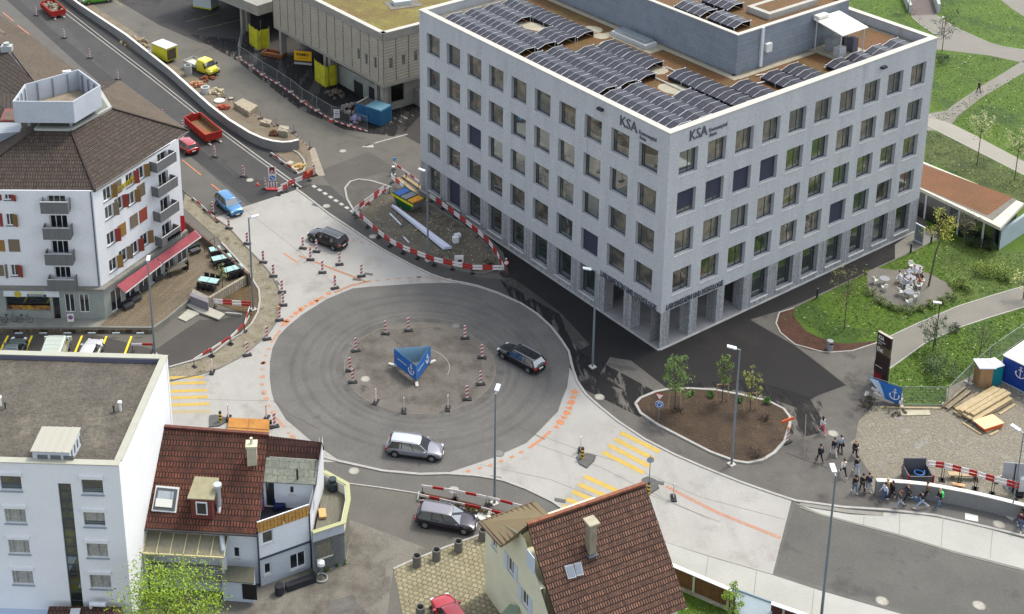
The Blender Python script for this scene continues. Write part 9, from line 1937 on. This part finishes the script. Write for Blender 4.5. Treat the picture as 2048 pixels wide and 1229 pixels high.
person((1667,911),UP,"person in a long dark navy coat walking beside the pale blue jacket",(34,36,56),(196,186,180),(66,54,48),WH,coat=.28,bag='side',bagc=(60,60,66),ph=.4)
person((1680,906),UP,"person in pale blue hooded jacket and dark trousers with a black shoulder bag",(150,182,206),N_,HB,BLK,hood=True,bag='side',bagc=(26,28,36),ph=.15)
person((1709,916),UP-.1,"tall person all in black carrying a white and dark bag at the gravel edge",(32,30,38),(34,32,40),(150,126,104),WH,bag='side',bagc=(190,190,200),ph=.35)
person((1686,954),UP,"person in white hooded top mid stride alone left of the crowd",(226,224,214),BLK,HB,WH,hood=True,ph=.6)
person((1712,948),UP+.1,"person in dark top and light blue trousers behind the white hooded one",(36,38,46),(156,178,206),(28,26,26),WH,ph=.35)
person((1709,986),UP+.1,"person in black jacket and blue jeans, front left of the close trio",BLK,(74,104,144),(30,26,24),WH,hairlen=.1,ph=.2)
person((1724,984),UP,"person all in black in the middle of the close trio",BLK,BLK,(24,22,22),BLK,ph=.3)
person((1736,982),UP,"person in dark jacket and pale grey jeans, right one of the close trio",(38,38,44),(150,160,176),(60,46,38),WH,bag='pack',bagc=(40,44,66),ph=.25)
person((1768,1002),PI+.2,"person in pale blue hoodie and blue jeans bending forward at the wall's left end",(196,212,232),(58,84,128),(30,26,26),BLK,ph=.4)
person((1773,993),PI,"blond person in ochre top right at the wall's left end",(176,148,92),(50,60,90),(206,186,132),BLK,ph=.2,hairlen=.1)
person((1783,998),PI,"person in a long black coat with long red brown hair at the wall",(24,22,28),BLK,(84,46,34),WH,coat=.25,hairlen=.28,ph=.35)
person((1798,1018),PI,"person in brown grey jacket and wide pale grey trousers striding left",(74,68,66),(150,156,170),(120,66,44),BLK,hairlen=.16,ph=.5)
person((1814,1004),PI+.2,"person in dark vest with grey sleeves, second from the group striding along the wall",(54,54,62),(34,34,44),(140,112,96),WH,ph=.55)
person((1852,1000),PI,"person in brown and black top with bare legs close to the wall",(120,96,72),(34,30,34),(48,34,30),WH,ph=.3)
person((1842,1019),PI-.1,"person in black top and pale jeans with a blue bag taking a long stride",(28,30,36),(150,172,196),(28,24,24),WH,ph=.62,bag='side',bagc=(60,110,160))
person((1877,1015),PI,"grey haired person in black shirt and jeans with a neon green backpack",(36,30,40),(96,130,164),(170,150,130),(90,110,130),ph=.12,bag='pack',bagc=(70,226,110))
person((2038,1060),-2.0,"person in maroon jacket and blue jeans at the right edge of the footway",(70,34,46),(66,92,134),(60,30,30),WH,ph=.35,hairlen=.12)
person((2046,1048),-2.2,"person in dark clothes partly cut off by the right edge",(30,26,32),BLK,HB,WH,ph=.25)
person((1957,186),UP+.4,"lone person in dark clothes walking on the upper park path",(30,32,50),BLK,(36,34,40),BLK,ph=.25,s=1.02)
SW=(218,220,234)
seatg=[((1797,565),-.5,"person in white coat leaning back on the left of the seated group",SW,(210,212,226),HB),((1806,574),.2,"person in white coat lower left in the seated group",SW,(208,210,224),(40,32,30)),((1815,556),-1.2,"person in white coat seated at the back left of the group",(206,210,228),(200,204,220),(60,46,40)),((1827,554),-1.7,"person in pale clothes seated at the back middle of the group",(200,200,206),(120,112,100),(88,66,50)),((1838,558),-2.4,"person in white top seated at the back right of the group",(222,220,228),(60,60,70),(120,74,56)),((1843,567),PI,"person in black jacket at the right of the seated group",(34,32,40),(34,34,44),(176,120,92)),((1839,575),2.6,"person in rust brown top lower right in the seated group",(166,84,50),(30,28,44),(90,60,44)),((1819,580),1.4,"person in dark trousers and pale top at the front of the seated group",(196,204,222),(32,30,46),(50,40,36))]
for px,fc,lb,tp_,lg,hr in seatg:
 c=G(*px);patio_chair(c,fc+PI/2+PI,chw,"white chair under the "+" ".join(lb.split()[:1])+" "+" ".join(lb.split()[1:12]),"white chairs on the patio");person(px,fc,lb,tp_,lg,hr,(220,220,220),pose='sit',loc=c.copy(),arms=(.8,.9))
